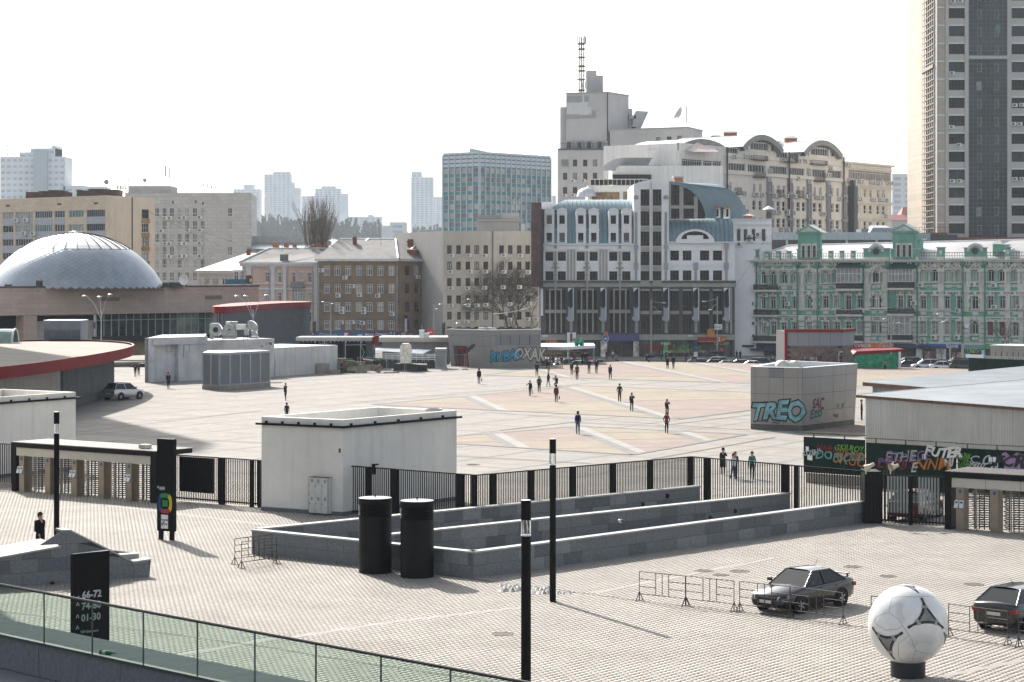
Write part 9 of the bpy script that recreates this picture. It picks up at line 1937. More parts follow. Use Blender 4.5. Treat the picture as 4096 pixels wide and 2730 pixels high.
q=MB();pz=.36;fS.box(q,0,prof[3][0],pz,pz+.2,-6.6,-6.1);obj('parapet',q,m_cop,T);q=MB();r=S(450,1352);q.bar(fS.P(r[0]-.1,r[1],.25),fS.P(r[0],r[1],0),.07,8);obj('wall_spotlight',q,m_blk,T)
# glass railing on its granite kerb, ledge behind, dark terrace floor in front
ra=Vector((-10.3,47.9));dr=Vector((1,-1)).normalized();RA=ra-dr*(1.86*3.0);fG=Fac(RA,RA+dr*1.86*14);zg=4.17
T=thing('glass_railing',(*RA,zg),'greenish glass panel railing with a dark handrail crossing the lower left corner','railing')
m_gp=bpy.data.materials.new('railing_glass');m_gp.use_nodes=True;n_=m_gp.node_tree.nodes;l_=m_gp.node_tree.links;n_.remove(n_['Principled BSDF'])
tr_=n_.new('ShaderNodeBsdfTransparent');tr_.inputs[0].default_value=(.60,.73,.67,1);gl_=n_.new('ShaderNodeBsdfGlossy');gl_.inputs['Roughness'].default_value=.03;fre=n_.new('ShaderNodeFresnel');fre.inputs[0].default_value=1.3;mx_=n_.new('ShaderNodeMixShader');l_.new(fre.outputs[0],mx_.inputs[0]);l_.new(tr_.outputs[0],mx_.inputs[1]);l_.new(gl_.outputs[0],mx_.inputs[2]);l_.new(mx_.outputs[0],n_['Material Output'].inputs[0])
q=MB();q.quad((.012,0,0),(1.848,0,0),(1.848,0,1.08),(.012,0,1.08));gme=mesh_of(q,m_gp);q=MB();q.box(-.014,.014,-.012,.012,0,1.08);pme2=mesh_of(q,mat('joint_steel',(.12,.13,.12),.4,metal=.6))
for i in range(14):inst('glass_panel',gme,T,fG.P(i*1.86,zg+.02,0),fG.ang);inst('joint_post',pme2,T,fG.P(i*1.86,zg+.02,.0),fG.ang)
q=MB();q.bar(fG.P(0,zg+1.13,0),fG.P(fG.L,zg+1.13,0),.032,8);obj('handrail',q,mat('handrail_brown',(.045,.04,.038),.35,metal=.4),T)
q=MB();fG.box(q,0,fG.L,zg-.03,zg+.03,-.06,.07);obj('shoe_rail',q,mat('shoe_dark',(.05,.055,.055),.4,metal=.4),T)
T=thing('terrace_kerb',(*RA,0),'dark granite kerb carrying the glass railing with a grey ledge behind','kerb')
for i in range(17):q=MB();s=i*1.55-.8;fG.box(q,max(0,s)+.006,s+1.544,zg-.74,zg-.03,-.05,.02+.004*(i%2));obj('granite_slab',q,m_gran[1],T);q=MB();fG.box(q,max(0,s)+.006,s+1.544,zg-.1,zg,-1.28,-.06);obj('ledge_slab',q,mat('ledge_stone',(.20,.21,.21),.8,var=.1,vs_=3),T)
q=MB();fG.box(q,0,fG.L,0,zg-.1,-1.2,-.06);obj('retaining_wall',q,m_gran[0],T)
q=MB();fG.box(q,-2,fG.L,zg-1.2,zg-.78,.03,30,0);obj('terrace_floor',q,mat('terrace_floor',(.10,.105,.105),.7,var=.12,vs_=1,brick=(1.6,1.6,.02,-.785,-.5)),kind='structure')
for i in range(9):
 for j in range(3):q=MB();fG.box(q,i*1.9+.01,i*1.9+1.89,zg-.78,zg-.75,.04+j*1.3,.04+j*1.3+1.28);obj('floor_slab',q,m_gran[1],bpy.data.objects['terrace_floor'])
p=G(*cF(822,888),zg+.04);q=MB(M=Matrix.Translation((p[0]+.06,p[1]+.12,zg+.045))@Matrix.Rotation(-.25,4,'Z')@Matrix.Rotation(math.radians(90),4,'Y'));q.lathe([(.001,0),(.045,.0),(.045,.2),(.04,.24),(.014,.31),(.014,.34)],14,0);q.lathe([(.017,.335),(.017,.36),(.001,.362)],12,1);q.lathe([(.046,.06),(.046,.14)],14,2);props(obj('bottle',q,[mat('green_bottle',(.01,.22,.05),.15,spec=.6,var=.2,vs_=30),m_gr,m_wh]),'green plastic bottle lying on the ledge behind the glass railing','bottle')
# cars
def catmull(P,k=3):
 out=[]
 for i in range(len(P)-1):
  a,b,c,d=P[max(0,i-1)],P[i],P[i+1],P[min(len(P)-1,i+2)]
  for j in range(k):
   t=j/k;out.append(tuple(.5*((2*b[n])+(-a[n]+c[n])*t+(2*a[n]-5*b[n]+4*c[n]-d[n])*t*t+(-a[n]+3*b[n]-3*c[n]+d[n])*t**3)for n in range(len(b))))
 return out+[P[-1]]
m_cg=mat('car_glass',(.015,.019,.02),.05,var=.2,spec=.35);m_tyre=mat('tyre',(.015,.015,.015),.85);m_rim=mat('alloy_rim',(.35,.35,.36),.3,metal=.8);m_hl=mat('headlamp',(.45,.47,.5),.1,spec=.8);m_tl=mat('tail_lamp',(.25,.01,.01),.2);m_plt=mat('number_plate',(.5,.5,.48),.5)
KIND={'sedan':dict(st=[(-2.25,.45,.78,.66),(-2.19,.3,.95,.80),(-1.75,.21,1.0,.85),(-.8,.19,.95,.865),(.4,.19,.92,.865),(1.05,.2,.92,.86),(1.6,.22,.84,.85),(2.05,.24,.74,.79),(2.22,.3,.62,.66),(2.26,.38,.5,.58)],gb=(-1.62,.98),gt=(-.88,.22),zr=1.43,wb=1.3,wr=.31),'suv':dict(st=[(-2.22,.5,.8,.72),(-2.2,.35,1.05,.84),(-1.8,.27,1.1,.91),(-.8,.25,1.06,.92),(.4,.25,1.04,.92),(1.0,.26,1.04,.91),(1.6,.3,.98,.89),(2.05,.32,.86,.82),(2.22,.4,.65,.7)],gb=(-2.12,1.02),gt=(-1.62,.3),zr=1.66,wb=1.33,wr=.36),'hatch':dict(st=[(-2.15,.45,.8,.68),(-2.12,.32,1.0,.82),(-1.75,.22,1.03,.865),(-.8,.2,.97,.87),(.4,.2,.94,.87),(1.0,.2,.93,.86),(1.6,.22,.84,.85),(2.0,.24,.72,.79),(2.16,.32,.6,.66)],gb=(-2.02,.95),gt=(-1.35,.2),zr=1.47,wb=1.3,wr=.32)}
def make_car(kind,pm,label,loc,rz,name='parked_car',detail=True,group='parked cars'):
 K=KIND[kind];T=thing(name,loc,label,'car',group,rz);st=catmull(K['st'],3);q=MB();N=len(st);V=[]
 for x,zl,zt,hw in st:
  zm=zl+(zt-zl)*.55;half=[(.0,zl),(hw*.88,zl),(hw*.98,zl+.1),(hw*1.0,zm),(hw*.975,zt-.07),(hw*.9,zt),(.0,zt+.035)];ring=[(x,y,z)for y,z in half]+[(x,-y,z)for y,z in half[-2:0:-1]];V+=ring
 m=12
 q.add(V,[(i*m+j,i*m+(j+1)%m,(i+1)*m+(j+1)%m,(i+1)*m+j)for i in range(N-1)for j in range(m)],0,True);q.add(V[:m],[tuple(range(m-1,-1,-1))],0);q.add(V[-m:],[tuple(range(m))],0);obj('body',q,pm,T,local=True)
 (b0,b1),(t0,t1),zr=K['gb'],K['gt'],K['zr'];h0=.80 if kind!='suv' else.84;h1=.58;zb=lambda x:[s for s in st if s[0]<=x][-1][2]+.005
 z0,z1=zb(b0)-.02,zb(b1)-.02;B=[(b0,-h0,z0),(b1,-h0,z1),(b1,h0,z1),(b0,h0,z0)];Tp=[(t0,-h1,zr-.03),(t1,-h1,zr-.02),(t1,h1,zr-.02),(t0,h1,zr-.03)]
 g=MB();g.add(B+Tp,[(1,2,6,5)],0);obj('windscreen',g,m_cg,T,local=True);g=MB();g.add(B+Tp,[(3,0,4,7)],0);obj('rear_window',g,m_cg,T,local=True)
 for s in(-1,1):g=MB();y0,y1=s*h0,s*h1;P=[(b0,y0,z0),(b1,y0,z1),(t1,y1,zr-.02),(t0,y1,zr-.03)];g.add(P,[(0,1,2,3)if s<0 else(3,2,1,0)],0);obj('side_window',g,m_cg,T,local=True)
 r=MB();xs=[t0+(t1-t0)*i/4 for i in range(5)];V=[]
 for i,x in enumerate(xs):c=.025*math.sin(math.pi*i/4);V+=[(x,-h1-.02,zr-.035),(x,-h1*.6,zr+.02+c),(x,0,zr+.03+c),(x,h1*.6,zr+.02+c),(x,h1+.02,zr-.035)]
 r.add(V,[(5*i+j,5*i+5+j,5*i+6+j,5*i+1+j)for i in range(4)for j in range(4)],0,True)
 for s in(-1,1):
  for a,b in(((b1,s*h0,z1),(t1,s*h1,zr-.02)),((b0,s*h0,z0),(t0,s*h1,zr-.03))):r.bar(a,b,.035,5)
  xm=(b0+b1)/2+.05;tt=.42;r.bar((xm,s*(h0+.005),z0),((t0+t1)/2+.05,s*(h1+.01),zr-.03),.035,5);r.bar((t0,s*h1,zr-.03),(t1,s*h1,zr-.02),.03,5)
 obj('roof',r,pm,T,local=True)
 for sx_ in(-1,1):
  for s in(-1,1):
   x=sx_*K['wb'];hw=.87 if kind!='suv' else.92;R_=K['wr'];w=MB(M=Matrix.Translation((x,s*(hw-.08),R_))@Matrix.Rotation(-s*math.pi/2,4,'X'));w.lathe([(R_*.62,.1),(R_*.95,.1),(R_,.06),(R_,-.14),(.01,-.14)],22,0);wo=obj('wheel',w,m_tyre,T,local=True)
   if detail:
    w=MB(M=Matrix.Translation((x,s*(hw-.08),R_))@Matrix.Rotation(-s*math.pi/2,4,'X'));w.lathe([(.01,.03),(R_*.62,.02),(R_*.62,.102),(R_*.66,.103)],20,1)
    for k in range(5):a=2*math.pi*k/5;w.bar((0,0,.08),(R_*.6*math.cos(a),R_*.6*math.sin(a),.09),.035,4,0)
    obj('rim',w,[m_rim,m_tyre],wo,local=True)
   a=MB(M=Matrix.Translation((x,s*(hw+.004),R_+.02))@Matrix.Rotation(-s*math.pi/2,4,'X'));a.lathe([(.01,0),(R_*1.16,0)],22,0);a.lathe([(R_*1.16,-.05),(R_*1.22,.012),(R_*1.16,.012)],22,0);obj('wheel_arch',a,m_tyre,T,local=True)
 if detail:
  fx_=K['st'][-1][0];rx=K['st'][0][0];zt=K['st'][-2][2]
  for s in(-1,1):
   a=MB();a.add([(fx_-.12,s*.72,zt-.02),(fx_+.01,s*.5,zt-.06),(fx_-.02,s*.5,zt+.05),(fx_-.3,s*.8,zt+.11),(fx_-.28,s*.82,zt+.0)],[(0,1,2,3,4)if s>0 else(4,3,2,1,0)]);obj('headlight',a,m_hl,T,local=True)
   a=MB();zz=K['st'][1][2]-.22;a.box(rx-.02,rx+.16,s*.74-.1,s*.74+.1,zz-.05,zz+.09);obj('tail_light',a,m_tl,T,local=True)
   a=MB();xm=K['gb'][1]-.22;a.box(xm-.06,xm+.06,min(s*.84,s*1.0),max(s*.84,s*1.0),1.0 if kind!='suv' else 1.12,1.12 if kind!='suv' else 1.26);obj('mirror',a,pm,T,local=True)
   a=MB();a.box(-.08,.06,s*.878-.012,s*.878+.012,.82,.85);a.box(-1.05,-.92,s*.875-.012,s*.875+.012,.82,.85);obj('door_handle',a,pm,T,local=True)
  a=MB();a.box(fx_-.02,fx_+.025,-.42,.42,zt-.09,zt-.0);a.box(fx_-.02,fx_+.03,-.5,.5,.3,.4);obj('grille',a,m_tyre,T,local=True)
  a=MB();a.box(fx_+.02,fx_+.04,-.26,.26,.42,.53);obj('number_plate',a,m_plt,T,local=True);a=MB();a.box(rx-.03,rx-.01,-.26,.26,.62,.73);obj('number_plate',a,m_plt,T,local=True)
  if kind=='sedan':a=MB();a.box(-2.2,-1.98,-.62,.62,1.1,1.13);a.box(-2.12,-2.05,-.6,-.55,.98,1.1);a.box(-2.12,-2.05,.55,.6,.98,1.1);obj('spoiler',a,pm,T,local=True)
  a=MB();a.bar((-.75,0,zr),(-1.0,0,zr+.28),.008,3);obj('aerial',a,m_tyre,T,local=True)
 return T
cp=lambda n,c,me=.3:mat('car_paint_'+n,c,.22,metal=me,var=.03,spec=.5,coat=.8)
A=Vector(G(*cZ(1718,655)));B=Vector(G(*cZ(2040,592)));d=(A-B).normalized();nrm=Vector((-d.y,d.x,0));nrm=nrm if nrm.y>0 else-nrm;c=(A+B)/2+nrm*.78
make_car('sedan',cp('black',(.012,.012,.014)),'black sedan with small rear spoiler parked behind the crowd barriers',(c.x,c.y,0.016),math.atan2(d.y,d.x),'sedan_car')
p=G(*cO(2030,920));make_car('hatch',cp('black',(.012,.012,.014)),'black hatchback seen from behind, cut by the right edge',(p[0]+1.35,p[1]+1.9,0.016),math.radians(48),'hatchback_car')
A=Vector(G(*cL(1015,968)));B=Vector(G(*cL(1190,958)));d=(B-A).normalized();c=(A+B)/2+Vector((-d.y,d.x,0))*.8;make_car('suv',cp('silver',(.45,.46,.48),.6),'silver compact suv parked beside the red rimmed pavilion',(c.x,c.y,0),math.atan2(d.y,d.x)+.12,'suv_car')
p=G(*k2(1370,985));make_car('hatch',cp('dark_red',(.14,.012,.015)),'dark red car parked behind the slatted gate',(p[0],p[1]+2.4,0.0),math.radians(62),'red_car')
CC=[('black',(.012,.012,.014)),('silver',(.45,.46,.48)),('white',(.6,.6,.6)),('grey',(.12,.125,.13)),('bluegrey',(.08,.12,.15)),('navy',(.02,.03,.05))]
streets=[(c5,1350,345,'suv',3,322,'grey van at the street kerb right of the green netting'),(c5,1345,385,'sedan',5,316,'dark blue sedan just behind the white post of the netted shelter'),(c5,1510,375,'suv',1,314,'silver estate suv parked in the street behind the plaza edge'),(c5,1670,388,'sedan',2,312.5,'white sedan right of the silver suv in the street'),(c5,1745,395,'sedan',0,313.5,'black sedan between the white sedan and the green shed'),(c5,1840,385,'suv',0,312,'black suv half hidden by the green shed'),(c5,1830,360,'hatch',0,324,'black hatchback deeper in the street before the bank'),(c6,1200,290,'suv',3,316,'dark grey suv left of the litter bin at the plaza edge'),(c6,1430,300,'hatch',0,318,'black hatchback with a person behind it on the street'),(c6,1560,275,'suv',1,323,'pale silver suv below the street arrow sign'),(c6,1650,305,'sedan',4,316,'blue grey sedan right of the arrow sign post'),(c6,1850,300,'hatch',0,318,'black hatchback in front of the dark entrance'),(c6,1960,325,'sedan',2,314.5,'low white car roof showing over the plaza edge'),(c6,2060,312,'suv',0,320,'black car beside the advertising light box'),(c6,60,285,'sedan',4,318,'blue grey sedan behind the red board on the left'),(c4,1150,220,'suv',3,316,'dark grey car behind the people by the metro canopy'),(c4,1330,235,'hatch',1,314,'silver car behind the red haired woman'),(c4,640,220,'hatch',0,316,'black car beside the graffiti kiosk end'),(cL,1180,640,'suv',0,300,'black suv beyond the gap between pavilion and plant house')]
protos={}
for cc,x,y,kd,ci,Y,lb in streets:
 u,v=cc(x,y);X=(u-CX)*Y/F;z=-1.55;rz=R.choice((0,math.pi))+R.uniform(-.06,.06)
 if(kd,ci)in protos:tcopy(protos[kd,ci],(X,Y,z),rz,lb)
 else:protos[kd,ci]=make_car(kd,cp(*CC[ci]),lb,(X,Y,z),rz,detail=False,group='cars parked along the street')
 # people
def limb(p,l,f,o=0):return(p[0]+l*math.sin(o),p[1]-l*math.sin(f)*math.cos(o),p[2]-l*math.cos(f)*math.cos(o))
def person_mesh(pose,coat):
 hz=.93;lean=0
 L={'walk':((.38,.12),(-.22,-.6)),'walk2':((-.3,-.7),(.3,.1)),'stand':((.05,.0),(-.04,0)),'phone':((.2,.0),(-.18,-.35)),'out':((.1,0),(-.1,-.1)),'squat':((1.75,-.75),(1.35,-.9)),'sit':((1.45,.1),(1.4,.0)),'hands':((.18,.02),(-.12,-.25))}[pose]
 A_={'walk':((-.4,.1,.12),(.35,.7,.12)),'walk2':((.35,.6,.12),(-.35,0,.12)),'stand':((.05,.25,.14),(.0,.2,.14)),'phone':((.9,2.6,.25),(-.1,.2,.12)),'out':((.3,.9,1.0),(0,.1,.15)),'squat':((.9,1.3,.2),(1.1,2.5,.2)),'sit':((.5,1.3,.2),(.5,1.2,.2)),'hands':((-.25,.75,.32),(-.25,.75,.32))}[pose]
 if pose=='squat':hz=.42;lean=.35
 if pose=='sit':hz=.48;lean=.2
 V=[];E=[];Rr=[];K_=[]
 def v(p,r,k,par=None,r2=None):
  V.append(p);Rr.append((r,r2 or r));K_.append(k)
  if par is not None:E.append((par,len(V)-1))
  return len(V)-1
 sl=math.sin(lean);up=lambda h:(0,-sl*h,hz+h*math.cos(lean));ct=1.12 if coat else 1
 pel=v((0,0,hz),.125*ct,1 if coat<2 else 0,None,.11*ct);sp_=v(up(.22),.125*ct,0,pel,.10*ct);ch=v(up(.43),.15,0,sp_,.115);nk=v(up(.57),.058,2,ch);h1=v(up(.65),.068,2,nk);h2=v(up(.75),.085,2,h1);v(up(.655)[:1]+(up(.68)[1]-.105,up(.69)[2]),.018,2,h1)
 for s,(a,b)in zip((1,-1),L):
  hp=v((s*.085,0,hz-.06),.092*(1.05 if coat else 1),1 if coat<2 else 0,pel);k0=limb(V[hp],.42,a);kn=v(k0,.066,1,hp);a0=limb(k0,.42,b);an=v(a0,.045,1,kn);v((a0[0],a0[1]-.15,a0[2]-.045 if abs(b)<.3 or pose in('sit','squat')else a0[2]-.09),.036,3,an)
 for s,(a,b,o)in zip((1,-1),A_):
  c=V[ch];shp=v((s*.165,c[1],c[2]+.06),.064,0,ch);e0=limb(V[shp],.28,a,s*o);el=v(e0,.052,0,shp);w0=limb(e0,.24,b,-s*.25 if pose in('phone','hands','squat')else s*o*.3);wr=v(w0,.036,0,el);d_=(Vector(w0)-Vector(e0)).normalized();pm=v(tuple(Vector(w0)+d_*.06),.028,2,wr,.02)
  for i in range(4):f=Vector(V[pm])+d_*(.085+(.0,.012,.008,-.01)[i])+Vector((0,.0,0))+Vector((s*.0,(i-1.5)*.02,-.008*i));v(tuple(f),.009,2,pm)
  v(tuple(Vector(w0)+d_*.08+Vector((0,-.05,0))),.01,2,pm)
 me=bpy.data.meshes.new('p');me.from_pydata(V,E,[]);o=bpy.data.objects.new('p',me);COL.objects.link(o);md=o.modifiers.new('s','SKIN');md.use_smooth_shade=True
 for i,r in enumerate(Rr):me.skin_vertices[0].data[i].radius=r;me.skin_vertices[0].data[i].use_root=(i==0)
 o.modifiers.new('u','SUBSURF').levels=1
 dg=bpy.context.evaluated_depsgraph_get();ev=o.evaluated_get(dg);m2=bpy.data.meshes.new_from_object(ev);bpy.data.objects.remove(o)
 seg=[(Vector(V[a]),Vector(V[b]),K_[b]if K_[b]!=0 or K_[a]!=1 else 0)for a,b in E];mi=[]
 for p_ in m2 .polygons:
  c=p_.center;best=9;bk=0
  for a,b,k in seg:
   t=max(0,min(1,(c-a).dot(b-a)/((b-a).length_squared+1e-9)));d=(c-(a+(b-a)*t)).length
   if d<best:best=d;bk=k
  mi.append(bk)
 for _ in range(4):m2 .materials.append(None)
 m2 .polygons.foreach_set('material_index',mi);m2 .update();return m2,V[h2],V[ch],V[pel]
PM={}
cl=lambda n,c:mat('cloth_'+n,c,.9,var=.12,vs_=8,spec=.1)
SK=mat('skin',(.42,.25,.18),.6,var=.05);SH=cl('shoe',(.02,.018,.016));BLK=cl('black',(.013,.013,.015));NV=cl('navy',(.016,.022,.045));BR=cl('brown',(.06,.04,.03));JN=cl('jeans',(.03,.05,.09));GY=cl('grey',(.15,.15,.15));BG=cl('beige',(.28,.21,.14));RD=cl('red',(.14,.02,.025));BL=cl('blue',(.02,.05,.28));WT=cl('white',(.55,.56,.58));GN=cl('green',(.02,.045,.035));PL=cl('plaid',(.05,.14,.13));TE=cl('teal',(.05,.13,.14))
HB=cl('hair_brown',(.05,.03,.02));HD=cl('hair_dark',(.015,.012,.01));HR=cl('hair_red',(.20,.07,.025));HY_=cl('hair_blond',(.3,.2,.1));HG=cl('hair_grey',(.25,.24,.23))
def person(pos,h,rz,pose,top,bot,hair,label,coat=0,long_=False,pack=None,bag=None,hat=None,sc2=1):
 k=(pose,coat)
 if k not in PM:PM[k]=person_mesh(pose,coat)
 me,hd,ch,pe=PM[k];T=thing('person',pos,label,'person',None,rz);s=h/1.75;T.scale=(s*sc2,s*sc2,s)
 o=inst('body',me,T,(0,0,0),0,False)
 for i,m_ in enumerate((top,bot,SK,SH)):o.material_slots[i].link='OBJECT';o.material_slots[i].material=m_
 q=MB(M=Matrix.Translation((hd[0],hd[1]+.012,hd[2]-.005)));q.lathe([(.105*math.sin(t),.115*math.cos(t))for t in(0.02,.4,.8,1.2,1.55)],14,0)
 q.lathe([(.105,.0),(.1,-.09),(.07,-.13)],10,0,(0,0),math.radians(10),math.radians(170))
 if long_:q.lathe([(.10,-.05),(.12,-.15),(.10,-.27),(.04,-.34)],10,0,(0,.03),math.radians(-10),math.radians(190))
 obj('hair',q,hair,T,local=True)
 if hat:q=MB(M=Matrix.Translation((hd[0],hd[1]+.005,hd[2]+.01)));q.lathe([(.113*math.sin(t),.125*math.cos(t))for t in(0.02,.5,1.0,1.5)]+[(.12,.0)],14,0);obj('hat',q,hat,T,local=True)
 if coat:
  q=MB(M=Matrix.Translation((pe[0],pe[1],pe[2])));z=-.12 if coat==1 else-.42;q.lathe([(.155,.2),(.175,.02),(.19,z)],14,0);q.v=[(x,y*.78 if True else y,z_)for x,y,z_ in q.v];q.v=[(x,(y-pe[1])*1+pe[1],z_)for x,y,z_ in q.v];obj('coat_hem',q,top,T,local=True)
 for sx_ in(-1,1):
  pass
 e=MB()
 for sx_ in(-.033,.033):e.box(hd[0]+sx_-.012,hd[0]+sx_+.012,hd[1]-.09,hd[1]-.078,hd[2]-.035,hd[2]-.02)
 obj('eyes',e,HD,T,local=True)
 if pack:
  q=MB(M=Matrix.Translation((ch[0],ch[1]+.17,ch[2]-.12)));q.prism(smooth([(-.15,-.08),(.15,-.08),(.14,.09),(-.14,.09)],2),-.22,.2,0)
  for s_ in(-.1,.1):q.M=None;q.path([(s_,ch[1]+.1,ch[2]-.2),(s_*1.1,ch[1]-.12,ch[2]-.12),(s_*1.1,ch[1]-.1,ch[2]+.09),(s_,ch[1]+.1,ch[2]+.11)],.018,4)
  obj('backpack',q,pack,T,local=True)
 if bag:
  sd_,m_,bl_,hh=bag;a=math.cos(rz)*sd_*.30*s;b=math.sin(rz)*sd_*.30*s;q=MB(M=Matrix.Translation((pos[0]+a,pos[1]+b,pos[2]+.62*s))@Matrix.Rotation(rz,4,'Z'));q.prism(smooth([(-.05,-.14),(.05,-.14),(.06,.14),(-.06,.14)],2),-hh,.0,0);q.bar((0,-.08,0),(0,0,.12),.01,4);q.bar((0,.08,0),(0,0,.12),.01,4);props(obj('hand_bag',q,m_),bl_,'bag')
 return T
P=math.pi
def pp(c,x,ytop,yfeet,rz,pose,top,bot,hair,label,**k):
 Yd=k.pop('Y',None);z=k.pop('z',None)
 u,v=c(x,yfeet)
 if Yd:pos=((u-CX)*Yd/F,Yd,z)
 else:pos=G(u,v);pos=(pos[0],pos[1],0.0)
 h=(v-c(x,ytop)[1])*(Yd or pos[1])/F
 if pose in('squat','sit'):h=1.75
 return person(pos,max(1.5,min(1.95,h))if not k.get('raw')else h,rz,pose,top,bot,hair,label,**{a:b for a,b in k.items()if a!='raw'})
pp(c4,510,250,555,P+.1,'walk',NV,BLK,HD,'man in navy jacket walking away beside the blue graffiti kiosk')
pp(c4,757,200,495,.1,'walk2',BLK,GY,HR,'man in black top and grey trousers walking toward us')
pp(c4,722,160,392,-.2,'stand',BLK,BLK,HD,'person in black standing behind the man in grey trousers')
pp(c4,1025,120,400,.3,'hands',GN,BG,HD,'person in dark green jacket, beige trousers and hat',hat=HD,coat=1)
pp(c4,1290,65,318,P,'stand',RD,JN,HR,'woman with long red hair and red jacket seen from behind',long_=True)
pp(c4,1462,30,318,P-.5,'hands',BLK,BR,HD,'man in black with brown trousers beside the bicycle')
pp(c4,1518,35,320,P+.5,'stand',BLK,JN,HB,'man in black leather jacket in the group of three')
pp(c4,1560,22,300,P+.8,'stand',NV,JN,HB,'man in navy jacket at the back of the group of three')
pp(c4,1238,250,532,P,'walk',BR,BLK,HD,'man in brown jacket walking away with a green bag',coat=1,bag=(-1,cl('bag_green',(.02,.1,.08)),'green bag in the hand of the man in brown',.3))
pp(c4,1350,300,628,P-.0,'stand',cl('stripe',(.09,.035,.03)),BLK,HD,'person in dark sweater with orange stripe across the back')
pp(c4,1600,190,500,.15,'hands',NV,NV,HB,'slim person in navy jacket walking toward us')
pp(c4,1755,185,502,-.1,'walk',BLK,BLK,HB,'slim man in black walking toward us, right of the navy jacket')
pp(c4,2045,310,625,-.2,'walk2',NV,BLK,HG,'bald man in wide dark jacket walking toward us',coat=1)
pp(c4,368,645,968,P-.2,'out',BLK,BLK,HG,'person in black coat and grey cap holding one arm out',coat=1,hat=HG,bag=(-1,WT,'white plastic bag carried by the person with the grey cap',.34))
pp(c4,558,550,895,P+.1,'hands',BLK,BLK,HY_,'blond woman in black seen from behind',long_=True,coat=1,pack=BR)
pp(c4,748,488,780,P+.5,'walk',BLK,JN,HD,'dark haired woman in black jacket and jeans walking with brown bag',long_=True,pack=BR)
pp(c4,925,540,765,-.6,'squat',BLK,JN,HB,'man in black jacket crouching with a backpack on',pack=BLK)
pp(c4,915,735,1098,P,'stand',BR,JN,HD,'woman in brown coat, jeans and black hat walking away',coat=1,hat=BLK,bag=(-1,BR,'brown shoulder bag beside the woman in the black hat',.3))
pp(c4,2240,710,1092,0,'hands',BLK,NV,HB,'man in black jacket, hands in pockets, at centre of plaza')
pp(c9,1240,407,580,.1,'phone',NV,JN,HB,'man in navy jacket telephoning as he walks toward us',coat=1)
pp(c12,528,622,838,.2,'phone',BLK,BLK,HB,'woman in black coat telephoning behind the woman in red',coat=1,long_=True)
pp(c9,1568,588,787,0,'hands',RD,BLK,HB,'woman in dark red jacket looking at her phone',long_=True)
pp(c9,733,580,798,P,'walk',BL,cl('steel_jeans',(.04,.07,.09)),HD,'man in bright blue jacket with black backpack walking away',pack=BLK)
pp(c9,1577,60,180,P,'walk',BLK,BLK,HR,'woman of the couple in black walking away hand in hand',coat=2)
pp(c9,1632,48,180,P,'walk2',BLK,BLK,HB,'man of the couple in black suit walking away hand in hand',coat=1)
pp(c9,1748,12,116,P+1.4,'phone',NV,BLK,HB,'photographer in navy leaning at the far plaza edge',pack=BLK)
pp(cK,200,936,1138,0,'stand',PL,BLK,HB,'young man in green checked shirt behind the bar fence')
pp(cE,1952,975,1192,.3,'walk',WT,JN,HB,'person in white jacket and jeans behind the bar fence')
pp(cE,1968,958,1183,.4,'stand',JN,JN,HR,'person walking half hidden behind the white jacket',pack=BLK)
pp(cE,1866,928,1150,-.1,'phone',BLK,BLK,HD,'person in long black coat and beanie telephoning behind the fence',coat=2,hat=BLK)
pp(cP,2052,503,643,P,'stand',BLK,GY,HD,'man in black jacket walking away before the slanted kiosk',coat=1,bag=(-1,BR,'brown shoulder bag of the man before the slanted kiosk',.3))
pp(cP,318,635,790,-.5,'phone',NV,BLK,HR,'man in navy telephoning between the louvred cabinet and white building')
pp(cP,330,815,970,P,'stand',BLK,BLK,HD,'person in black seen over the parapet of the white building')
pp(cL,1440,728,868,.1,'walk',NV,BLK,HR,'curly haired woman in navy coat carrying a white bag',coat=2,bag=(-1,WT,'white carrier bag of the curly haired woman',.36))
pp(cS,345,782,1218,.75,'walk',BLK,cl('dark_jeans',(.03,.035,.045)),HB,'bearded man in black jacket with backpack beside the lamp post',pack=BLK,coat=1,Y=91.4,z=.36)
pp(cK,1008,553,705,1.4,'stand',BLK,BLK,HD,'person in black leaning at the corner of the pale tin shed')
pp(cL,1158,665,735,P,'stand',BLK,NV,HB,'person in black standing in the gap by the round pavilion',Y=262,z=0)
pp(cL,1186,645,730,0,'stand',NV,BLK,HY_,'blond person beside the one in black by the round pavilion',Y=266,z=0)
pp(c4,785,155,318,.3,'sit',BG,BLK,HR,'woman in beige jacket sitting on the bench, left one',long_=True)
pp(c4,855,148,318,-.3,'sit',BLK,BLK,HD,'woman in black sitting on the bench, right one',long_=True)
pp(c4,2165,110,245,P-.6,'sit',GY,BLK,HB,'person in grey jacket sitting on the far plaza edge',Y=308,z=-.2)
pp(c9,1378,55,108,1.0,'sit',BLK,BLK,HD,'person in black sitting by the pole base at the plaza edge',Y=307,z=-.1)
pp(c4,945,185,300,.2,'sit',cl('striped',(.3,.32,.35)),BLK,HB,'child in striped top sitting beside the bench',Y=292,z=0)
pp(c5,475,287,385,-1.2,'walk',BLK,BLK,HY_,'blond person in black walking along the brown brick wall',Y=286,z=0)
pp(c5,1160,338,420,P,'hands',GY,BLK,HD,'person in grey jacket standing before the green netting',Y=283,z=-.3)
pp(c2,655,705,900,1.0,'stand',NV,NV,HG,'person in navy with grey cap standing at the pallet heap',Y=271.6,z=0,hat=HG)
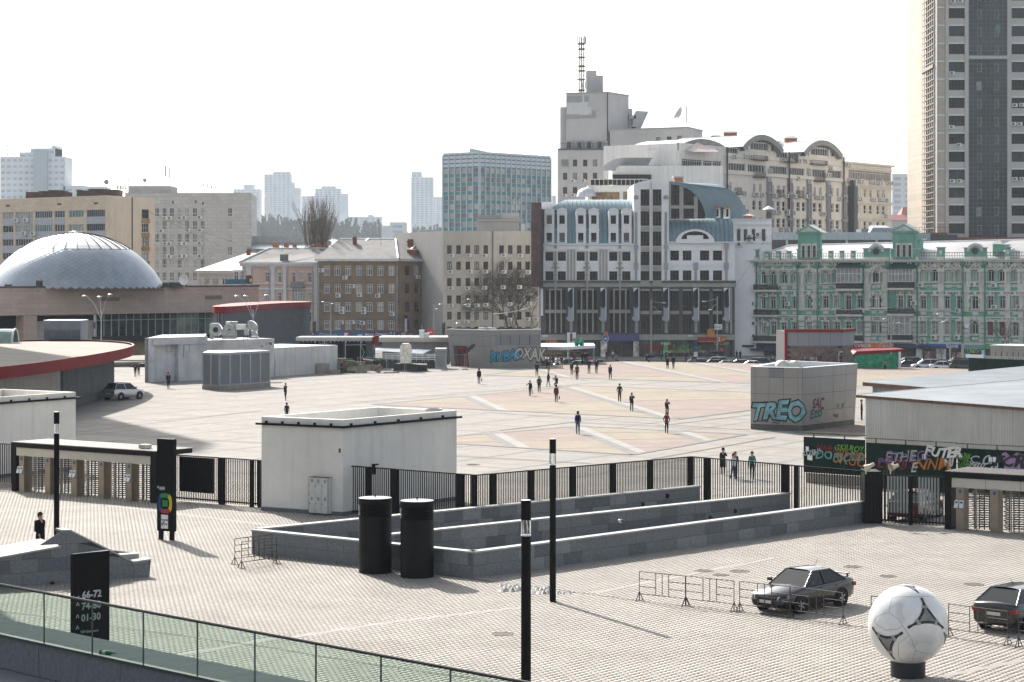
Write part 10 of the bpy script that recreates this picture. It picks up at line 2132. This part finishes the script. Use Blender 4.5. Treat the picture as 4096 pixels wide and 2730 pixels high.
for x,y0,y1,lb,tp in((1733,222,300,'dark suited passer-by left of two near the tan shop',NV),(1775,235,305,'dark suited passer-by right of two near the tan shop',BLK),(868,218,290,'person in teal on the street beside the green banner',TE),(218,225,290,'person in white on the street by the purple sign',WT),(140,220,290,'person in black by the poster pillar',BLK),(810,220,292,'grey dressed person left of the green banner',GY)):pp(c6,x,y0,y1+22,.3,'stand',tp,BLK,HB,lb,Y=352,z=-1.42)
q=MB();a=G(*c4(690,315));b=G(*c4(945,312));q.box(a[0],b[0],a[1]-.2,a[1]+.35,.3,.42);q.box(a[0]+.1,a[0]+.3,a[1]-.15,a[1]+.3,0,.3);q.box(b[0]-.3,b[0]-.1,a[1]-.15,a[1]+.3,0,.3);props(obj('bench',q,m_cb),'low stone bench with two women sitting behind the walkers','bench')
T=thing('bicycle',G(*c4(1430,305)),'pale green bicycle standing beside the group of three men','bicycle',None,.4);gm=mat('bike_green',(.3,.45,.3),.5)
for x in(-.5,.5):
 q=MB(M=Matrix.Translation((x,0,.33))@Matrix.Rotation(P/2,4,'X'));q.lathe([(.32,-.015),(.34,0),(.32,.015)],20,0);[q.bar((0,0,0),(.32*math.cos(t*.785),.32*math.sin(t*.785),0),.006,3)for t in range(8)];obj('wheel',q,m_tyre,T,local=True)
q=MB();q.path([(-.5,0,.33),(-.1,0,.3),(.35,0,.75),(-.2,0,.8),(-.1,0,.3)],.02,5);q.bar((-.5,0,.33),(-.2,0,.8),.015,4);q.bar((.5,0,.33),(.35,0,.9),.02,5);q.bar((.33,-.25,.98),(.33,.25,.98),.015,4);q.box(-.32,-.12,-.06,.06,.88,.93);obj('frame',q,gm,T,local=True)
# street furniture, trees, wires
m_pole=mat('pole_concrete',(.33,.31,.28),.85,var=.12);m_lh=mat('lamp_head_grey',(.45,.46,.47),.35,metal=.4)
def slamp(cc,x,yt,Y,label,arms,z0=-1.5,r=.14,a_m=None):
 u,v=cc(x,yt);X=(u-CX)*Y/F;zt=H-(v-HY)*Y/F;T=thing('street_lamp',(X,Y,z0),label,'street lamp','street lamps');q=MB();q.bar((X,Y,z0),(X,Y,zt),r,8,0,r*.6);obj('pole',q,a_m or m_pole,T)
 for dx,dz in arms:
  q=MB();q.path([(X,Y,zt-1.2 if abs(dz)>.9 else zt-.3),(X+dx*.5,Y,zt+dz*.6-.1),(X+dx,Y,zt+dz)],.035,4);q.lathe([(.01,.12),(.2,.06),(.26,-.02),(.01,-.08)],10,1,(0,0));m=len(q.v)-40;q.v[m:]=[(a*1.5+X+dx*1.08,b+Y,c_+zt+dz)for a,b,c_ in q.v[m:]];obj('lamp_arm',q,[m_lh,m_lh],T)
slamp(cN,1380,268,345,'concrete street lamp with twin lamps before the shopping centre',((1.9,-.6),(1.2,-2.0)))
slamp(cN,2105,238,340,'concrete street lamp carrying the white arrow sign',((-1.9,-.8),(-1.0,-2.1)))
slamp(c5,1213,-60,335,'concrete street lamp right of the red framed pavilion',((-.9,-.6),(1.2,-1.2)));slamp(c5,1720,-80,333,'concrete street lamp before the bank sign',((-1.6,-.2),(-.9,-1.4)))
slamp(cB,633,1290,410,'concrete street lamp before the brown brick house, left one',((-1.3,.0),(.3,-.4)));slamp(cB,1440,1310,410,'concrete street lamp before the brick house corner, right one',((1.2,.0),(.6,-.9)));slamp(cB,1620,1330,405,'curved grey street lamp before the beige block',((2.1,1.4),(1.5,.4)),a_m=m_lh,r=.09)
slamp(cL,866,200,285,'grey street lamp with three arms before the stone frieze, left one',((-2.0,1.9),(-.2,1.8),(1.1,2.1)),0,.09,m_lh);slamp(cL,2165,190,292,'grey street lamp with three arms behind the red band, right one',((-2.0,1.8),(-.9,1.8),(1.7,1.9)),0,.09,m_lh)
slamp(c5,763,262,289,'small lamp on a thin post before the brown brick wall',((.25,.1),),0,.05,m_wc);slamp(c3,285,15,330,'small round lamp behind the slanted kiosk',((-.1,.0),),0,.06,m_lh)
T=[o for o in bpy.data.objects if o.get('label')=='concrete street lamp carrying the white arrow sign'][0];fQ=fuv(cN(2072,0)[0],339.4,cN(2158,0)[0],339.4);r=fQ.rect(cN,2072,2158,542,600);q=MB();fQ.box(q,*r,0,.05);obj('sign_plate',q,m_wh,T);ftext(T,fQ,'РИНОК',(r[0]+r[1])/2,r[3]-.5,.75,m_ink,.07);ftext(T,fQ,'←ЕЛЕКТРИЧНИЙ→',(r[0]+r[1])/2,r[3]-1.15,.5,m_ink,.07,sx=.8)
for x,Y in((1378,345),(2105,340)):u,v=cN(x,890 if x<2000 else 850);X=(u-CX)*Y/F;zz=H-(v-HY)*Y/F;q=MB();q.lathe([(.2,-.25),(1.15,.0),(1.2,.2),(.9,.3),(.15,.35)],14,0,(X,Y));q.v=[(a,b,c_+zz)for a,b,c_ in q.v];props(obj('flower_bowl',q,m_dk),'dark planter ring round the '+('left' if x<2000 else 'right')+' lamp pole before the shopping centre','planter')
def sgn(cc,x,y,Y,kind,label):
 u,v=cc(x,y);p=at(u,v,Y);T=thing('road_sign',(p[0],Y,-1.5),label,'road sign');q=MB();q.bar((p[0],Y,-1.5),(p[0],Y,p[2]),.05,5);obj('post',q,f_grey,T);q=MB();n={'tri':3,'o':20,'sq':4}[kind[0]];a0=-P/2 if n==3 else P/4 if n==4 else 0;r=kind[1]
 for k,(rr,dd)in enumerate(((r,-.08),(r*.62,-.1))):q.add([(p[0]+rr*math.cos(a0+2*P*i/n),Y+dd,p[2]+rr*math.sin(a0+2*P*i/n))for i in range(n)],[tuple(range(n))],k)
 if kind[0]=='o':q.box(p[0]-r*.55,p[0]+r*.55,Y-.14,Y-.11,p[2]-.09,p[2]+.09,2)
 obj('plate',q,[kind[2],kind[3],m_wh],T)
sgn(c2,712,312,400,('tri',.95,m_redp,m_wh),'give way triangle before the blue shop sign');sgn(c2,940,318,400,('o',.75,m_blue,m_blue),'round blue arrow sign before the shops');sgn(c2,2042,275,402,('o',.75,m_redp,m_redp),'round red no entry sign below the brick house');sgn(c2,640,297,399,('sq',.9,m_blue,m_blue),'blue direction plate on the street before the shops')
for x,y,Y,l in((228,200,392,'traffic light before the pink house'),(2255,215,395,'traffic light right of the no entry sign')):p=at(*c2(x,y),Y);T=thing('traffic_light',(p[0],Y,-1.5),l,'traffic light');q=MB();q.box(p[0]-.3,p[0]+.3,Y-.3,Y,p[2]-1.1,p[2]+1.1);q.bar((p[0],Y,-1.5),(p[0],Y,p[2]),.09,6);obj('housing',q,m_dk,T)
q=MB();a=at(*c6(1175,238),309.5);b=at(*c6(1243,238),309.5);q.box(a[0],b[0],309.5,310.2,-1.5,a[2]);q.box(a[0]+.15,b[0]-.15,309.42,309.5,a[2]-1.6,a[2]-.3,1);props(obj('litter_bin',q,[m_dk,mat('bin_grey',(.12,.12,.12),.6)]),'dark bin box standing at the plaza edge before the cars','bin')
q=MB();a=at(*c4(1590,155),305);b=at(*c4(1695,250),305);q.box(a[0],b[0],305,305.1,b[2],a[2],0);q.box(a[0],b[0],304.95,305,a[2]-.35,a[2],1);props(obj('notice_board',q,[m_wh,m_redp]),'red and white notice board beside the slim man in black','board')
q=MB();a=at(*c6(2140,215),345);b=at(*c6(2200,300),345);q.box(a[0],b[0],345,345.2,-1.4,a[2],0);q.box(a[0]+.15,b[0]-.15,344.95,345,b[2]+.5,a[2]-.2,1);props(obj('light_box',q,[f_dark,mat('advert_teal',(.06,.2,.2),.4,var=.8,vs_=2,c2_=(.4,.35,.3))]),'advertising light box before the dark entrance of the green house','advert')
q=MB()
for a,b in((at(*cM(1745,880),360),at(*cM(2000,480),352)),(at(*cB(1500,1450),400),at(*cB(1905,1385),402)),(at(*cB(1905,1385),402),at(*cB(2300,1290),364)),(at(*cB(460,1300),395),at(*cB(1450,1340),405)),(at(*cG(660,1110),345),at(*cG(1160,1100),335)),(at(*cG(1160,1100),335),at(*cG(1580,1190),333)),(at(*cG(1380,1270),330),at(*cG(1570,1180),333)),(at(*cA(1080,555),455),at(*cB(450,1010),440)),(at(*cA(1010,500),456),at(*cB(0,950),440))):
 a=Vector(a);b=Vector(b);L=[a.lerp(b,i/10)-Vector((0,0,.012*(b-a).length*4*(i/10)*(1-i/10)))for i in range(11)];q.path(L,.022,3)
props(obj('overhead_wires',q,f_dark,None,'stuff'),'thin overhead wires strung across the street','wires')
def tree(name,X,Y,z0,h,spread,label,seed,lv=6,r0=.2,up=.85,m_=None,n0=1,mist=()):
 rt=random.Random(seed);T=thing(name,(X,Y,z0),label,'tree');tr=MB();cr=MB()
 def grow(p,d,l,r,k):
  e=p+d*l;(tr if k>=lv-1 else cr).bar(p,e,r,5 if r>.04 else 3,0,r*.7,caps=False)
  if k==0:return
  for i in range(rt.choice((2,3,3))if k<lv else 4):
   v_=Vector((rt.uniform(-1,1),rt.uniform(-1,1),rt.uniform(-.3,.6))).normalized();grow(p.lerp(e,rt.uniform(.55,1)),(d*up+v_*spread+Vector((0,0,.12))).normalized(),l*rt.uniform(.62,.9),max(r*.62,.012),k-1)
 for i in range(n0):grow(Vector((X+rt.uniform(-.5,.5)*(n0>1)*2,Y,z0)),Vector((rt.uniform(-.08,.08),0,1)).normalized(),h/4.2,r0,lv)
 obj('trunk',tr,m_ or m_bark,T);obj('crown',cr,m_ or m_bark,T,'stuff')
 for dx,z,r in mist:q=MB(M=Matrix.Translation((X+dx,Y,z)));
 for dx,z,r in mist:
  q=MB()
  for i in range(160):a=Vector((rt.gauss(0,1),rt.gauss(0,1),rt.gauss(0,1))).normalized()*r*rt.uniform(.3,1);q.bar((X+dx+a.x*.3,Y+a.y*.3,z+a.z*.3),(X+dx+a.x,Y+a.y,z+a.z),.03,3,caps=False)
  obj('mistletoe',q,mat('mistletoe',(.05,.055,.02),.9),T)
m_bark=mat('bare_bark',(.11,.085,.065),.95,var=.2)
p=at(*cB(530,865),452);zt=at(0,cB(0,565)[1],452)[2];tree('poplar_tree',p[0],452,5,(zt-5)*1.5,.2,'tall bare poplar with two mistletoe balls behind the grey roofs',4,5,.25,1.0,mat('poplar_bark',(.17,.14,.11),.95),4,((.2,at(0,cB(0,662)[1],452)[2],.7),(-1.0,at(0,cB(0,740)[1],452)[2],.65)))
for x,y,Y,h,s_,l in((1440,1240,350,7,5,'pale bare bush behind the shopping hall, left one'),(1600,1240,352,5.5,6,'pale bare bush behind the shopping hall, right one')):p=at(*cA(x,y),Y);tree('bare_bush',p[0],Y,4.5,h*1.5,.75,l,s_,5,.12,.6,mat('pale_twigs',(.22,.18,.15),.95),2)
for x,Y,h,s_,l in((c5(655,0)[0],340,9,8,'small bare tree behind the red framed pavilion'),(c5(1640,0)[0],318,5,9,'thin bare sapling beside the silver suv'),(c5(2190,0)[0],335,9,10,'dark bare tree before the green house at right'),(c5(1500,0)[0],345,5,13,'thin bare tree before the bank windows')):tree('bare_tree',(x-CX)*Y/F,Y,-1.5,h,.6,l,s_,5,.10,.8)
T=thing('mesh_fence',G(*c2(1355,915)),'temporary wire mesh fence with block feet before the wrapped vent','fence');xs=[(900,915),(1355,917),(1640,900),(1955,885),(2258,875)];P_=[Vector(G(*c2(*k)))for k in xs]+[Vector(G(*c3(365,640))),Vector(G(*c3(545,600)))]
for p in P_:q=MB();q.bar(p,p+Vector((0,0,2.0)),.03,4);q.bar(p+Vector((.2,0,0)),p+Vector((.2,0,2.0)),.02,4);obj('fence_pole',q,f_grey,T);q=MB();q.box(p.x-.35,p.x+.45,p.y-.12,p.y+.12,0,.14);obj('block_foot',q,m_cb,T)
q=MB()
for a,b in zip(P_,P_[1:]):
 for z in(.2,1.98):q.bar(a+Vector((0,0,z)),b+Vector((0,0,z)),.012,3)
 n=int((b-a).length/.35)
 for k in range(1,n):p=a.lerp(b,k/n);q.bar(p+Vector((0,0,.2)),p+Vector((0,0,1.98)),.0035,3,caps=False)
obj('mesh_wires',q,f_grey,T,'stuff')
T=thing('tripod_mast',G(*c2(375,930)),'slim grey mast on a tripod before the long white wall','mast');p=Vector(G(*c2(375,915)));q=MB();q.bar(p,p+Vector((.1,0,H-(c2(0,405)[1]-HY)*p.y/F)),.05,5)
for dx,dy in((-.9,-.3),(.9,-.3),(.2,.8)):q.bar(p+Vector((0,0,2.0)),p+Vector((dx,dy,0)),.03,4)
for z in(3.7,5.0):q.bar(p+Vector((-.6,0,z)),p+Vector((.6,0,z)),.02,4)
obj('mast',q,f_grey,T);q=MB();a=G(*c2(262,930));q.box(a[0],a[0]+1.5,a[1]+.3,a[1]+1.1,0,1.3);q.box(a[0]+1.5,a[0]+2.8,a[1]+.1,a[1]+1.0,0,.5);obj('ballast_block',q,m_cb,T)
for k,(x,y,n)in enumerate(((2105,800,2),(2210,805,1))):
 p=G(*c2(x,y));
 for i in range(n):q=MB(M=Matrix.Translation((p[0]+i*.7,p[1]+i,0)));q.lathe([(.25,0),(.6,.03),(.68,.17),(.6,.32),(.25,.34)],16,0);props(obj('stacked_tyre',q,mat('grey_tyre',(.2,.2,.2),.8)),('pair of pale tyre rings by the small louvred box, '+('front','rear')[i])if n>1 else 'pale tyre ring nearest to the slanted kiosk','tyre')
q=MB();p=at(*c8(268,1275),405);a=at(*c8(235,1275),405);b=at(*c8(305,1175),405);q.lathe([((b[0]-a[0])/2,a[2]-3),((b[0]-a[0])/2,b[2]),((b[0]-a[0])/2+.15,b[2])],14,0,(p[0],405));q.lathe([(1.2,b[2]+.5),(.01,b[2]+1.2)],12,0,(p[0],405));props(obj('steel_chimney',q,m_gal),'short steel chimney pipe rising before the white residential block','chimney')
for x0,x1,y0,y1,h,l in((-75,-33.7,104,112,74,'unseen tall slab left of the turnstiles, added to shade the terrace and ledge'),(-112,-73.3,262,270,84,'unseen tall slab beyond the round pavilion, added to cast the plaza shadow')):  # unseen slabs, added only for the shadows they cast into view
 T=thing('shadow_caster_slab',(x0,y0,0),l,'tower');q=MB();q.box(x0,x1,y0,y1,0,h);obj('wall',q,m_pls,T);q=MB()
 for k in range(int(h/3.4)):q.box(x0+1,x1-1,y0-.1,y0,1.2+k*3.4,2.9+k*3.4);q.box(x1,x1+.1,y0+.8,y1-.8,1.2+k*3.4,2.9+k*3.4)
 obj('window_band',q,p_mid,T,'stuff')
hz=MB();hz.box(-1500,1500,-30,3200,-3,160)
hm=bpy.data.materials.new('haze');hm.use_nodes=True;n=hm.node_tree.nodes;n.remove(n['Principled BSDF'])
pv=n.new('ShaderNodeVolumePrincipled');pv.inputs['Color'].default_value=(.78,.9,1,1);pv.inputs['Density'].default_value=.00008;pv.inputs['Anisotropy'].default_value=.0
hm.node_tree.links.new(pv.outputs[0],n['Material Output'].inputs['Volume'])
ho=obj('haze',hz,hm,kind='stuff')
